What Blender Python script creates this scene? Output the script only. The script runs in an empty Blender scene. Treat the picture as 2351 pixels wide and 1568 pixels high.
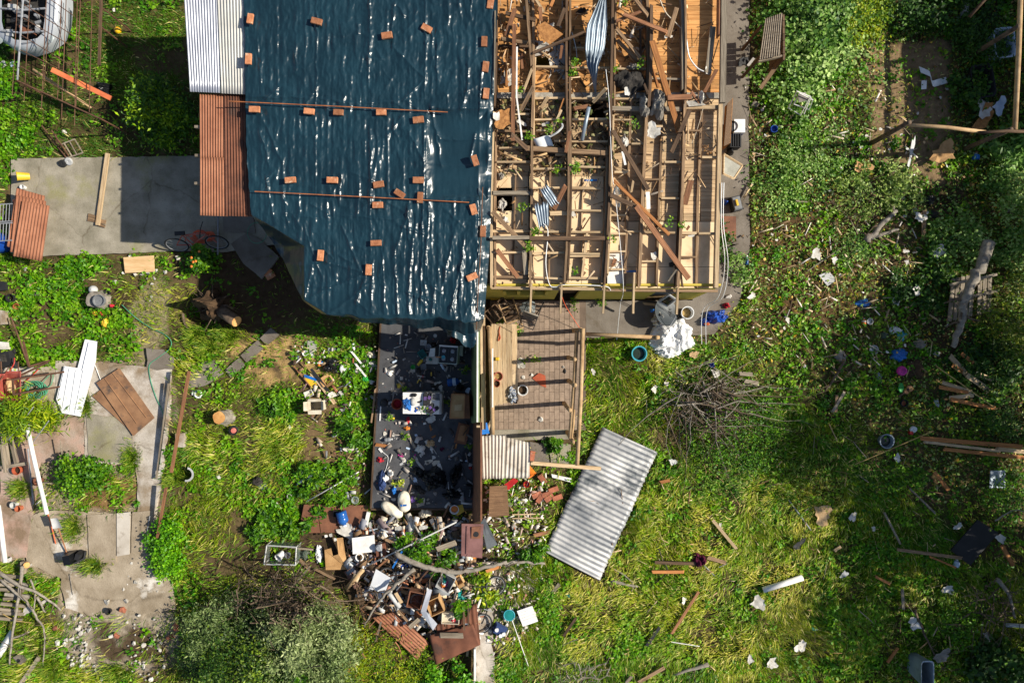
import bpy,math,random
import numpy as np
from mathutils import Vector,Matrix

random.seed(7)
RNG=np.random.default_rng(11)
SC=bpy.context.scene
COL=SC.collection

# ------------------------------------------------------------------ camera, sky, sun, exposure
CAM_H=18.0                       # drone height above the yard, metres
PX=27.0/2351.0                 # metres per sheet unit on the ground
cam_d=bpy.data.cameras.new('camera');cam_d.lens=24.0;cam_d.sensor_width=36.0
cam_d.clip_start=0.1;cam_d.clip_end=500.0
cam=bpy.data.objects.new('camera',cam_d);COL.objects.link(cam)
cam.location=(0,0,CAM_H);cam.rotation_euler=(0,0,0)
SC.camera=cam

SUN_EL,SUN_AZ=math.radians(38.0),math.radians(86.0)      # azimuth clockwise from +Y
world=bpy.data.worlds.new('World');SC.world=world;world.use_nodes=True
wn=world.node_tree;wn.nodes.clear()
sky=wn.nodes.new('ShaderNodeTexSky');sky.sky_type='NISHITA';sky.sun_disc=False
sky.sun_elevation=SUN_EL;sky.sun_rotation=SUN_AZ
sky.air_density=1.0;sky.dust_density=1.0
bg=wn.nodes.new('ShaderNodeBackground');bg.inputs['Strength'].default_value=0.076
wo=wn.nodes.new('ShaderNodeOutputWorld')
wn.links.new(sky.outputs[0],bg.inputs[0]);wn.links.new(bg.outputs[0],wo.inputs[0])
sun_d=bpy.data.lights.new('sun','SUN');sun_d.energy=4.8;sun_d.angle=math.radians(0.55)
sun_d.color=(1.0,0.93,0.80)
sun=bpy.data.objects.new('sun',sun_d);COL.objects.link(sun)
SUN_DIR=Vector((math.sin(SUN_AZ)*math.cos(SUN_EL),math.cos(SUN_AZ)*math.cos(SUN_EL),math.sin(SUN_EL)))
sun.rotation_euler=SUN_DIR.to_track_quat('Z','Y').to_euler();sun.location=SUN_DIR*40
SC.view_settings.view_transform='Standard';SC.view_settings.look='None'
SC.view_settings.exposure=0.60;SC.view_settings.gamma=1.0
SC.render.engine='CYCLES'
SC.cycles.max_bounces=6;SC.cycles.diffuse_bounces=3;SC.cycles.glossy_bounces=3
SC.cycles.transmission_bounces=4;SC.cycles.transparent_max_bounces=6
SC.cycles.use_denoising=True

# ------------------------------------------------------------------ plan helpers
# The yard was surveyed from a plan sheet 2351 x 1568 units; P turns a sheet position at height z into metres.
def P(x,y,z=0.0):
 f=(CAM_H-z)/CAM_H
 return Vector(((x-1175.5)*PX*f,(784.0-y)*PX*f,z))
def S(z=0.0):return PX*(CAM_H-z)/CAM_H

def lin(c):
 return tuple((v/12.92 if v<=0.04045 else ((v+0.055)/1.055)**2.4) for v in c)
def rgb(r,g,b):return lin((r/255,g/255,b/255))

# ------------------------------------------------------------------ materials
MATS={}
def mat(name,col,col2=None,rough=0.75,scale=3.0,detail=5,bump=0.25,bscale=None,metal=0.0,spec=0.4,
  stretch=None,col3=None,t3=(0.62,0.72),s3=1.3,alpha=1.0,sheen=0,trans=0,coord='world',vcol=False,contrast=(0.35,0.65),rvar=0.0,crack=0):
 """Principled surface, two blended tones by noise, a third tone in patches, noise relief."""
 if name in MATS:return MATS[name]
 m=bpy.data.materials.new(name);m.use_nodes=True
 nt=m.node_tree;N,L=nt.nodes,nt.links
 b=N['Principled BSDF']
 b.inputs['Roughness'].default_value=rough;b.inputs['Metallic'].default_value=metal
 b.inputs['Specular IOR Level'].default_value=spec
 if alpha<1:b.inputs['Alpha'].default_value=alpha
 if trans:b.inputs['Transmission Weight'].default_value=trans
 if coord=='world':
  g=N.new('ShaderNodeNewGeometry');vec=g.outputs['Position']
 else:
  g=N.new('ShaderNodeTexCoord');vec=g.outputs['Object']
  oi=N.new('ShaderNodeObjectInfo')
  ad=N.new('ShaderNodeVectorMath');ad.operation='MULTIPLY_ADD'
  cb=N.new('ShaderNodeCombineXYZ');L.new(oi.outputs['Random'],cb.inputs[0]);L.new(oi.outputs['Random'],cb.inputs[2])
  ad.inputs[1].default_value=(37,37,37);L.new(cb.outputs[0],ad.inputs[0]);L.new(vec,ad.inputs[2]);vec=ad.outputs[0]
 if stretch:
  mp=N.new('ShaderNodeMapping');mp.inputs['Scale'].default_value=stretch;L.new(vec,mp.inputs[0]);vec2=mp.outputs[0]
 else:vec2=vec
 n1=N.new('ShaderNodeTexNoise');n1.inputs['Scale'].default_value=scale;n1.inputs['Detail'].default_value=detail
 n1.inputs['Roughness'].default_value=0.62
 L.new(vec2,n1.inputs['Vector'])
 rp=N.new('ShaderNodeMapRange');rp.inputs[1].default_value=contrast[0];rp.inputs[2].default_value=contrast[1]
 L.new(n1.outputs[0],rp.inputs[0])
 mx=N.new('ShaderNodeMix');mx.data_type='RGBA'
 c2=col2 or tuple(v*0.62 for v in col)
 mx.inputs[6].default_value=(*col,1);mx.inputs[7].default_value=(*c2,1)
 L.new(rp.outputs[0],mx.inputs[0]);out=mx.outputs[2]
 if vcol:
  va=N.new('ShaderNodeAttribute');va.attribute_name='Col'
  mv=N.new('ShaderNodeMix');mv.data_type='RGBA';mv.blend_type='MULTIPLY';mv.inputs[0].default_value=1
  L.new(out,mv.inputs[6]);L.new(va.outputs['Color'],mv.inputs[7]);out=mv.outputs[2]
 if col3:
  n3=N.new('ShaderNodeTexNoise');n3.inputs['Scale'].default_value=s3;n3.inputs['Detail'].default_value=6
  n3.inputs['Roughness'].default_value=0.65
  L.new(vec,n3.inputs['Vector'])
  r3=N.new('ShaderNodeMapRange');r3.inputs[1].default_value=t3[0];r3.inputs[2].default_value=t3[1]
  L.new(n3.outputs[0],r3.inputs[0])
  m3=N.new('ShaderNodeMix');m3.data_type='RGBA';m3.inputs[7].default_value=(*col3,1)
  L.new(r3.outputs[0],m3.inputs[0]);L.new(out,m3.inputs[6]);out=m3.outputs[2]
 if rvar:
  oi2=N.new('ShaderNodeObjectInfo');mr=N.new('ShaderNodeMapRange')
  mr.inputs[3].default_value=1-rvar;mr.inputs[4].default_value=1+rvar*0.6
  L.new(oi2.outputs['Random'],mr.inputs[0])
  hs=N.new('ShaderNodeHueSaturation');L.new(mr.outputs[0],hs.inputs['Value']);L.new(out,hs.inputs['Color']);out=hs.outputs[0]
 if crack:
  wv=N.new('ShaderNodeVectorMath');wv.operation='MULTIPLY_ADD';wv.inputs[1].default_value=(0.5,0.5,0);L.new(n1.outputs[1],wv.inputs[0]);L.new(vec,wv.inputs[2])
  vo=N.new('ShaderNodeTexVoronoi');vo.feature='DISTANCE_TO_EDGE';vo.inputs['Scale'].default_value=crack;L.new(wv.outputs[0],vo.inputs['Vector'])
  vr=N.new('ShaderNodeMapRange');vr.inputs[1].default_value=0.002;vr.inputs[2].default_value=0.011;vr.inputs[3].default_value=0.6;vr.inputs[4].default_value=0;L.new(vo.outputs[0],vr.inputs[0])
  gn=N.new('ShaderNodeTexNoise');gn.inputs['Scale'].default_value=38;gn.inputs['Detail'].default_value=3;L.new(vec,gn.inputs['Vector'])
  gr=N.new('ShaderNodeMapRange');gr.inputs[1].default_value=0.58;gr.inputs[2].default_value=0.72;gr.inputs[4].default_value=0.45;L.new(gn.outputs[0],gr.inputs[0])
  br_=N.new('ShaderNodeMath');br_.operation='MULTIPLY';L.new(vr.outputs[0],br_.inputs[0]);L.new(rp.outputs[0],br_.inputs[1])
  mm=N.new('ShaderNodeMath');mm.operation='MAXIMUM';L.new(br_.outputs[0],mm.inputs[0]);L.new(gr.outputs[0],mm.inputs[1])
  mk_=N.new('ShaderNodeMix');mk_.data_type='RGBA';mk_.inputs[7].default_value=(*rgb(86,74,58),1);L.new(mm.outputs[0],mk_.inputs[0]);L.new(out,mk_.inputs[6]);out=mk_.outputs[2]
 L.new(out,b.inputs['Base Color'])
 if bump:
  n2=N.new('ShaderNodeTexNoise');n2.inputs['Scale'].default_value=bscale or scale*4;n2.inputs['Detail'].default_value=4
  L.new(vec2,n2.inputs['Vector'])
  bp=N.new('ShaderNodeBump');bp.inputs['Strength'].default_value=bump;bp.inputs['Distance'].default_value=0.02
  L.new(n2.outputs[0],bp.inputs['Height']);L.new(bp.outputs[0],b.inputs['Normal'])
 MATS[name]=m
 return m

def wood(name,col,col2,rough=0.8,rvar=0.2,col3=None,t3=(0.6,0.7)):
 return mat(name,col,col2,rough=rough,scale=2.2,stretch=(1.0,16,16),coord='obj',bump=0.45,bscale=6,rvar=rvar+0.1,col3=col3,t3=t3,s3=2.0,spec=0.25)

# ------------------------------------------------------------------ mesh collecting
class MB:
 def __init__(s):s.v=[];s.f=[]
 def add(s,vs,fs):
  o=len(s.v);s.v+=[Vector(v) for v in vs];s.f+=[[i+o for i in f] for f in fs];return s
 def box(s,c,size,rz=0.0,M=None,taper=1.0):
  sx,sy,sz=size[0]/2,size[1]/2,size[2]/2
  vs=[(-sx,-sy,-sz),(sx,-sy,-sz),(sx,sy,-sz),(-sx,sy,-sz)]+[(a*taper,b*taper,sz) for a,b in ((-sx,-sy),(sx,-sy),(sx,sy),(-sx,sy))]
  R=M or Matrix.Rotation(rz,4,'Z')
  return s.add([Vector(c)+(R @ Vector(v)).to_3d() for v in vs],[(3,2,1,0),(4,5,6,7),(0,1,5,4),(1,2,6,5),(2,3,7,6),(3,0,4,7)])
 def tube(s,pts,r,n=6,cap=True):
  pts=[Vector(p) for p in pts];m=len(pts)
  rs=r if isinstance(r,(list,tuple)) else [r]*m
  vs,fs=[],[];up=None
  for i,p in enumerate(pts):
   t=(pts[min(i+1,m-1)]-pts[max(i-1,0)])
   t=t.normalized() if t.length>1e-9 else Vector((0,0,1))
   a=(up if up is not None and abs(t.dot(up))<0.98 else (Vector((0,0,1)) if abs(t.z)<0.9 else Vector((1,0,0))))
   u=t.cross(a).normalized();w=u.cross(t).normalized();up=w
   for k in range(n):
    q=2*math.pi*k/n
    vs.append(p+(u*math.cos(q)+w*math.sin(q))*rs[i])
  for i in range(m-1):
   for k in range(n):
    k2=(k+1) % n
    fs.append((i*n+k,i*n+k2,(i+1)*n+k2,(i+1)*n+k))
  if cap:fs+=[tuple(range(n-1,-1,-1)),tuple((m-1)*n+k for k in range(n))]
  return s.add(vs,fs)
 def lathe(s,prof,n=20,M=None,c=(0,0,0),close=False):
  M=M or Matrix.Identity(4);vs,fs=[],[]
  for r,z in prof:
   for k in range(n):
    q=2*math.pi*k/n
    vs.append(Vector(c)+(M @ Vector((r*math.cos(q),r*math.sin(q),z))).to_3d())
  m=len(prof)
  for i in range(m-1):
   for k in range(n):
    k2=(k+1) % n
    fs.append((i*n+k,i*n+k2,(i+1)*n+k2,(i+1)*n+k))
  fs.append(tuple(range(n-1,-1,-1)))
  if close:fs.append(tuple((m-1)*n+k for k in range(n)))
  return s.add(vs,fs)
 def prism(s,pts,th):
  """pts: 3-D outline of the top face; thickness th downwards."""
  n=len(pts);top=[Vector(p) for p in pts];bot=[p-Vector((0,0,th)) for p in top]
  ar=sum(top[i].x*top[(i+1) % n].y-top[(i+1) % n].x*top[i].y for i in range(n))
  if ar<0:top.reverse();bot.reverse()
  return s.add(top+bot,[tuple(range(n)),tuple(range(2*n-1,n-1,-1))]+[(i,n+i,n+(i+1) % n,(i+1) % n) for i in range(n)])
 def grid(s,fn,nu,nv,th=0.0):
  vs=[fn(i/nu,j/nv) for j in range(nv+1) for i in range(nu+1)]
  fs=[(j*(nu+1)+i,j*(nu+1)+i+1,(j+1)*(nu+1)+i+1,(j+1)*(nu+1)+i) for j in range(nv) for i in range(nu)]
  if th:
   o=len(vs);vs2=[Vector(v)-Vector((0,0,th)) for v in vs]
   fs2=[tuple(reversed([q+o for q in f])) for f in fs]
   W=nu+1;rim=[i for i in range(nu+1)]+[j*W+nu for j in range(1,nv+1)]+[nv*W+i for i in range(nu-1,-1,-1)]+[j*W for j in range(nv-1,0,-1)]
   fs=fs+fs2+[(rim[(k+1) % len(rim)],rim[k],rim[k]+o,rim[(k+1) % len(rim)]+o) for k in range(len(rim))]
   vs=[Vector(v) for v in vs]+vs2
  return s.add(vs,fs)
 def build(s,name,m,parent=None,smooth=False,origin=None,M=None,th=0):
  if not s.v:return None
  if M is None:
   if origin is None:
    xs=[v.x for v in s.v];ys=[v.y for v in s.v]
    origin=Vector(((min(xs)+max(xs))/2,(min(ys)+max(ys))/2,min(v.z for v in s.v)))
   M=Matrix.Translation(Vector(origin))
  inv=M.inverted()
  me=bpy.data.meshes.new(name)
  me.from_pydata([(inv @ v)[:] for v in s.v],[],s.f);me.validate(verbose=False);me.update()
  if smooth:me.polygons.foreach_set('use_smooth',[True]*len(me.polygons))
  if m:me.materials.append(MATS[m] if isinstance(m,str) else m)
  o=bpy.data.objects.new(name,me);COL.objects.link(o);o.matrix_basis=M
  if parent:adopt(o,parent)
  return o

def wm(o):
 return (wm(o.parent) @ o.matrix_parent_inverse @ o.matrix_basis) if o.parent else o.matrix_basis.copy()
def adopt(o,parent):
 w=o.matrix_basis.copy();o.parent=parent;o.matrix_parent_inverse=Matrix.Identity(4)
 o.matrix_basis=wm(parent).inverted() @ w
def tag(o,label,cat,group=None,kind=None):
 if label:o['label']=label
 if cat:o['category']=cat
 if group:o['group']=group
 if kind:o['kind']=kind
 return o
def thing(name,label,cat,loc,group=None):
 o=bpy.data.objects.new(name,None);COL.objects.link(o);o.location=loc;o.empty_display_size=0.1
 return tag(o,label,cat,group)
def struct(o,label=None):
 o['kind']='structure'
 if label:o['label']=label
 return o

# ------------------------------------------------------------------ noise fields on the plan sheet
def _vn(x,y,seed):
 t=np.random.default_rng(seed).random((257,257))
 xi=np.floor(x).astype(int);yi=np.floor(y).astype(int);fx=x-xi;fy=y-yi
 fx=fx*fx*(3-2*fx);fy=fy*fy*(3-2*fy)
 a=t[xi % 256,yi % 256];b=t[(xi+1) % 256,yi % 256];c=t[xi % 256,(yi+1) % 256];d=t[(xi+1) % 256,(yi+1) % 256]
 return (a*(1-fx)+b*fx)*(1-fy)+(c*(1-fx)+d*fx)*fy
def fbm(x,y,sc,seed=0,oct=4):
 x=np.asarray(x,float);y=np.asarray(y,float)
 s=0;a=0.5;t=0
 for o in range(oct):
  s=s+a*_vn(x/sc*2**o+31.7*o,y/sc*2**o+17.3*o,seed+o);t+=a;a*=0.5
 return s/t
def ridged(x,y,sc,seed=0,oct=3):
 s=0;a=0.5;t=0
 for o in range(oct):
  s=s+a*(1-np.abs(2*_vn(np.asarray(x)/sc*2**o+11.7*o,np.asarray(y)/sc*2**o+5.3*o,seed+o)-1));t+=a;a*=0.5
 return s/t
def in_poly(px,py,poly):
 r=np.zeros(np.shape(px),bool);n=len(poly);j=n-1
 for i in range(n):
  xi,yi=poly[i];xj,yj=poly[j]
  c=((yi>py) !=(yj>py))
  r ^=c & (px<(xj-xi)*(py-yi)/((yj-yi) if yj !=yi else 1e-9)+xi)
  j=i
 return r
# ------------------------------------------------------------------ ground survey rasters
GX0,GY0,GS=-240,-240,4
gx,gy=np.meshgrid(np.arange(GX0,2600,GS),np.arange(GY0,1820,GS))
gx=gx.astype(float);gy=gy.astype(float)
wx=gx+(fbm(gx,gy,60,3)-0.5)*60;wy=gy+(fbm(gx,gy,60,9)-0.5)*60
def blur(a,n):
 for _ in range(n):
  p=np.pad(a,1,mode='edge')
  a=(p[1:-1,1:-1]*2+p[:-2,1:-1]+p[2:,1:-1]+p[1:-1,:-2]+p[1:-1,2:])/6
 return a
def mask(poly,soft=3,warp=1.0):
 m=in_poly(gx*(1-warp)+wx*warp,gy*(1-warp)+wy*warp,poly).astype(float)
 return blur(m,soft)
def ell(cx,cy,rx,ry,warp=1.0):
 X=gx*(1-warp)+wx*warp;Y=gy*(1-warp)+wy*warp
 d=np.sqrt(((X-cx)/rx)**2+((Y-cy)/ry)**2)
 return np.clip((1.15-d)/0.3,0,1)
def paint(r,m,v):r[:]=r*(1-m)+v*m

DRIVE=[(25,365),(200,362),(640,355),(640,560),(505,580),(420,576),(100,588),(25,582)]
EASTP=[(1590,-220),(1722,-220),(1719,300),(1722,560),(1700,690),(1590,690)]
PORCH=[(1112,676),(1690,676),(1640,765),(1345,775),(1335,1012),(1112,1012)]
KITCH=[(868,730),(1112,730),(1104,1172),(850,1172)]
HOUSE=[(655,-220),(1600,-220),(1600,676),(1105,690),(1100,740),(800,700),(655,560)]
PADS={'white':[(128,828),(232,832),(338,842),(392,836),(388,960),(372,1085),(352,1210),(318,1205),(312,1066),(196,1062),(192,955),(126,950)],
  'stone':[(335,800),(372,802),(398,822),(395,846),(362,850),(338,842)],
  'pink':[(40,955),(190,958),(192,1060),(88,1062),(82,1120),(60,1280),(0,1290),(0,1070),(30,1060)],
  'yard':[(60,1180),(150,1172),(225,1178),(362,1182),(350,1300),(398,1335),(404,1396),(330,1412),(262,1394),(205,1412),(150,1396),(140,1330),(60,1290)],
  'north':[(0,842),(128,842),(126,952),(0,952)]}
HEAP=[(690,1235),(860,1180),(1090,1180),(1115,1290),(1105,1480),(990,1525),(850,1420),(790,1350),(700,1310)]
ZINC=[(1383,980),(1250,1266),(1377,1332),(1510,1038)]
WALK=[(1095,1290),(1140,1290),(1130,1480),(1146,1700),(1094,1700),(1092,1480)]

hard=np.zeros_like(gx)
for p_ in (DRIVE,EASTP,PORCH,KITCH,HOUSE):hard=np.maximum(hard,mask(p_,1,0.15))
soft_hard=np.zeros_like(gx)
for p_ in PADS.values():soft_hard=np.maximum(soft_hard,mask(p_,1,0.35))
soft_hard=np.maximum(soft_hard,mask(WALK,1,0.3));hard=np.maximum(hard,mask(ZINC,0,0));heap=mask(HEAP,2,0.6)
for p_ in ([(195,779),(223,784),(185,956),(129,930),(147,840),(178,845)],[(211,909),(274,845),(355,959),(306,1001)],[(1183+1000,1263),(2245,1193),(2293,1223),(2228,1298)],[(685,1158),(846,1158),(836,1223),(685,1223)],[(283,590),(355,587),(355,626),(286,628)]):hard=np.maximum(hard,mask(p_,0,0))

short=np.full_like(gx,0.25);tall=np.full_like(gx,0.15);weed=np.full_like(gx,0.12);litter=np.zeros_like(gx);straw=np.full_like(gx,0.3)
# lawn north of the drive
nl=mask([(-240,-240),(660,-240),(660,366),(-240,366)],2);paint(short,nl,1.0);paint(tall,nl,0.05);paint(weed,nl,0.10);paint(straw,nl,0.08)
paint(weed,mask([(-240,120),(55,120),(70,420),(-240,420)],4),0.9)
# weedy yard south of the drive
wl=mask([(-240,585),(505,585),(520,680),(440,840),(-240,850)],2);paint(short,wl,0.55);paint(tall,wl,0.06);paint(weed,wl,0.55);paint(straw,wl,0.3)
for c in ((95,690,90,60),(60,800,80,30),(300,770,90,50),(200,800,60,40),(470,620,40,30),(250,610,150,25)):paint(weed,ell(*c),1.0)
for c in ((345,730,40,90),(410,700,40,60),(330,690,60,40),(420,740,30,40)):m_=ell(*c);paint(short,m_,0.4);paint(weed,m_,0.12);paint(straw,m_,0.75)
# middle yard
ml=mask([(380,850),(560,760),(870,760),(850,1300),(600,1330),(330,1700),(-240,1700),(-240,1500),(300,1500),(385,1330)],3);paint(short,ml,0.7);paint(tall,ml,0.10);paint(weed,ml,0.17);paint(straw,ml,0.48)
for c in ((640,820,110,62),(760,1010,60,120),(690,1030,50,50),(560,1200,60,30),(560,1300,110,30),(700,920,60,40)):m_=ell(*c);paint(short,m_,0.12);paint(tall,m_,0.06);paint(weed,m_,0.08)
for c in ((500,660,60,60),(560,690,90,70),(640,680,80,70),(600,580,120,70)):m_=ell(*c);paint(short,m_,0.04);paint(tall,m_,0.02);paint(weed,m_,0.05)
for c in ((480,780,50,22),(445,830,28,50),(640,1010,60,60),(470,1040,60,45),(510,1120,60,40),(450,1180,70,80),(630,1050,50,40)):m_=ell(*c);paint(tall,m_,0.5);paint(short,m_,0.8)
for c in ((400,1240,40,60),(640,1190,70,50),(740,1090,110,60),(820,900,40,90),(620,940,60,40),(380,1340,40,60)):paint(weed,ell(*c),0.9)
# south-west yard edge
sl=mask([(-240,1300),(135,1300),(140,1450),(230,1568),(230,1700),(-240,1700)],3);paint(tall,sl,0.5);paint(short,sl,0.8);paint(straw,sl,0.5);paint(weed,sl,0.12)
m_=ell(280,1460,130,95)
for r_ in (short,tall,weed):paint(r_,m_,0.06)
m_=ell(1660,960,100,80)
# big meadow south east
sm=mask([(1150,790),(1560,790),(1720,900),(2080,1000),(2150,1200),(2600,1500),(2600,1820),(1140,1820),(1140,1270),(1230,1270),(1350,980)],6)
paint(tall,sm,1.0);paint(short,sm,0.7);paint(weed,sm,0.22);paint(straw,sm,0.36)
paint(straw,mask([(1300,1150),(2000,1100),(2000,1500),(1300,1500)],20),0.56)
nm=mask([(1345,780),(1720,800),(1700,1000),(1560,1200),(1350,1000)],6);paint(tall,nm,0.4);paint(short,nm,1.0);paint(straw,nm,0.42);paint(weed,nm,0.2)
for c in ((1300,1440,70,60),(1230,1400,40,70),(1180,1540,70,50),(1450,1500,80,40),(2000,1450,120,60),(2050,1300,90,60),(1950,1500,120,50)):paint(weed,ell(*c),1.0)
# east garden with torn leaves
el_=mask([(1722,-240),(2600,-240),(2600,1100),(2150,1150),(2000,990),(1740,860),(1690,760),(1722,560)],6)
paint(short,el_,0.28);paint(tall,el_,0.05);paint(weed,el_,0.26);paint(litter,el_,1.0);paint(straw,el_,0.45)
for c in ((2030,230,34,150),(1990,470,120,60),(1830,560,60,60),(1900,690,120,60)):m_=ell(*c);paint(weed,m_,0.12);paint(short,m_,0.1)
for c in ((1850,90,110,110),(2250,120,120,80),(1850,300,80,120),(1800,400,60,60)):paint(weed,ell(*c),0.5)
paint(litter,mask([(1500,690),(2100,690),(2100,900),(1560,900)],10),0.7)
path_e=mask([(2060,100),(2180,100),(2170,420),(2060,420)],3);paint(short,path_e,0.03);paint(weed,path_e,0.05);paint(litter,path_e,0.15)
path_w=ell(2030,250,30,150);paint(litter,path_w,0.25);paint(short,path_w,0.05);paint(weed,path_w,0.05)
keep=(1-hard)*(1-soft_hard)*(1-0.92*heap)
patch=np.clip((fbm(gx,gy,70,21)-0.36)*4,0.12,1);patch2=np.clip((fbm(gx,gy,40,41)-0.38)*4,0.15,1)
short*=keep*patch;tall*=keep*patch2;weed*=keep*np.clip((fbm(gx,gy,55,61)-0.44)*7,0.03,1);litter*=keep

# ------------------------------------------------------------------ ground sheet
SOIL=np.array(rgb(96,80,58));DARK=np.array(rgb(62,50,36));TAN=np.array(rgb(176,146,98));DUST=np.array(rgb(168,158,140));MOSS=np.array(rgb(86,92,36))
gc=np.repeat(SOIL[None,None,:],gx.shape[0],0).repeat(gx.shape[1],1)
def pc(m,c):
 gc[:]=gc*(1-m[...,None])+np.asarray(c)*m[...,None]
pc(np.clip((fbm(gx,gy,90,71)-0.45)*3,0,1),DARK)
pc(np.clip((short+tall)*0.8,0,0.85),MOSS)
pc(ell(640,820,120,66)*np.clip((fbm(gx,gy,20,73)-0.3)*3,0,1),TAN)
pc(ell(760,1000,70,130)*0.5,np.array(rgb(140,116,84)))
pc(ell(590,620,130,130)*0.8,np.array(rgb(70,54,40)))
pc(np.clip(ell(2030,230,40,170)+path_e,0,1)*0.9,np.array(rgb(138,116,88)))
pc(ell(350,740,40,100)*0.6,np.array(rgb(160,150,118)))
pc(ell(1850,620,160,130)*0.6,np.array(rgb(98,76,48)))
pc(ell(1160,1380,60,110)*0.6,np.array(rgb(150,142,128)))
pc(mask([(-60,830),(400,830),(362,1190),(410,1340),(400,1500),(140,1500),(140,1320),(-60,1290)],4),np.array(rgb(150,136,116)))
pc(heap*0.85,np.array(rgb(78,64,50)))
pc(ell(235,1130,80,45),np.array(rgb(128,100,66)))
pc(ell(270,1460,140,100),np.array(rgb(158,146,128)));pc(ell(300,1490,90,60)*np.clip((fbm(gx,gy,30,75)-.35)*4,0,1),np.array(rgb(84,70,54)));pc(ell(1650,960,110,90)*.7,np.array(rgb(60,48,34)))  # last patch: shade under the brush pile, painted into the ground colour
gh=(fbm(gx,gy,120,81)-0.5)*0.10+(fbm(gx,gy,14,83)-0.5)*0.05
gh=gh*(1-np.maximum(hard,soft_hard)*0.9)-np.maximum(hard,soft_hard)*0.05
hole=np.exp(-(((gx-452)/34)**2+((gy-722)/36)**2));gh-=hole*0.5
gh+=0.12*np.exp(-(((gx-420)/18)**2+((gy-745)/40)**2))

def mesh_np(name,co,faces_flat,loop_tot,m,col=None,smooth=False):
 me=bpy.data.meshes.new(name);nv=len(co)
 me.vertices.add(nv);me.vertices.foreach_set('co',np.asarray(co,np.float32).ravel())
 me.loops.add(len(faces_flat));me.loops.foreach_set('vertex_index',np.asarray(faces_flat,np.int32))
 nf=len(loop_tot);me.polygons.add(nf)
 st=np.zeros(nf,np.int32);st[1:]=np.cumsum(loop_tot)[:-1]
 me.polygons.foreach_set('loop_start',st)
 try:me.polygons.foreach_set('loop_total',np.asarray(loop_tot,np.int32))
 except Exception:pass
 if smooth:me.polygons.foreach_set('use_smooth',np.ones(nf,bool))
 if col is not None:
  a=me.attributes.new('Col','FLOAT_COLOR','POINT')
  c4=np.ones((nv,4),np.float32);c4[:,:3]=col;a.data.foreach_set('color',c4.ravel())
 me.update(calc_edges=True);me.materials.append(m)
 o=bpy.data.objects.new(name,me);COL.objects.link(o);return o
def grid_np(name,X,Y,Z,m,col=None,smooth=True):
 h,w=X.shape;idx=np.arange(h*w).reshape(h,w)
 f=np.stack([idx[1:,:-1],idx[1:,1:],idx[:-1,1:],idx[:-1,:-1]],-1).reshape(-1,4)
 return mesh_np(name,np.stack([X,Y,Z],-1).reshape(-1,3),f.ravel(),np.full(len(f),4),m,None if col is None else col.reshape(-1,3),smooth)

white3=(1,1,1)
mat('ground',white3,(0.62,0.60,0.56),rough=0.95,scale=7,detail=8,bump=0.7,bscale=22,vcol=True,spec=0.1)
# stretch the rim of the sheet far out so the yard runs on past the frame
def far(a,lo,hi,reach):
 b=a.copy();d0=a.min();d1=a.max()
 b=np.where(a<=d0+1,d0-reach,b);b=np.where(a>=d1-1,d1+reach,b);return b
Xg=(far(gx,0,0,6000)-1175.5)*PX;Yg=(784-far(gy,0,0,6000))*PX
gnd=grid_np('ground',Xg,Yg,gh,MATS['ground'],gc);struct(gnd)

def gz(x,y):
 ix=np.clip(((np.asarray(x)-GX0)/GS).astype(int),0,gx.shape[1]-1);iy=np.clip(((np.asarray(y)-GY0)/GS).astype(int),0,gx.shape[0]-1)
 return gh[iy,ix]

# ------------------------------------------------------------------ paved places
mat('concrete_grey',rgb(158,150,134),rgb(120,114,98),rough=0.9,scale=1.6,detail=9,col3=rgb(134,130,92),t3=(0.55,0.72),s3=0.9,bump=0.3,bscale=30,spec=0.2,crack=0.42)
mat('concrete_pale',rgb(196,188,178),rgb(152,142,128),rough=0.9,scale=2.0,detail=9,col3=rgb(132,114,92),t3=(0.48,0.64),s3=1.1,bump=0.3,bscale=26,spec=0.2,crack=0.42)
mat('concrete_pink',rgb(176,142,126),rgb(158,146,132),rough=0.9,scale=1.3,detail=9,col3=rgb(124,104,84),t3=(0.48,0.64),s3=1.1,bump=0.3,bscale=26,spec=0.2,crack=0.42)
mat('concrete_dusty',rgb(168,154,134),rgb(128,114,94),rough=0.95,scale=1.4,detail=9,col3=rgb(206,200,190),t3=(0.58,0.68),s3=0.9,bump=0.4,bscale=24,spec=0.15,crack=0.42)
mat('concrete_path',rgb(126,118,108),rgb(102,94,84),rough=0.9,scale=1.5,detail=8,col3=rgb(92,84,74),t3=(0.58,0.7),s3=1.6,bump=0.3,bscale=28,spec=0.2,crack=0.42)
def slab(name,poly,m,z=0.05,th=0.15,jitter=2.0):
 pts=[]
 n=len(poly)
 for i in range(n):
  a=Vector(poly[i]);b=Vector(poly[(i+1) % n]);k=max(1,int((b-a).length/14))
  nrm=Vector((-(b-a).y,(b-a).x)).normalized()
  for j in range(k):
   q=a.lerp(b,j/k)+nrm*random.uniform(-jitter,jitter);pts.append(P(q.x,q.y,z))
 return struct(MB().prism(pts,th).build(name,m))
slab('driveway',DRIVE,'concrete_grey',0.05,jitter=1.0)
slab('path',EASTP,'concrete_path',0.05,jitter=1.2)
slab('pavement',PADS['white'],'concrete_pale',0.060)
slab('pavement',PADS['stone'],'concrete_path',0.075)
slab('pavement',PADS['pink'],'concrete_pink',0.055)
slab('pavement',PADS['yard'],'concrete_dusty',0.050,jitter=4)
slab('pavement',PADS['north'],'concrete_dusty',0.048)
slab('path',WALK,'concrete_pale',0.06,jitter=3)
slab('pavement',[(200,1182),(268,1178),(266,1290),(205,1282)],'concrete_dusty',0.085,jitter=0.6)
slab('pavement',[(304,1174),(352,1172),(340,1262),(300,1270)],'concrete_dusty',0.080,jitter=1.5)
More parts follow.
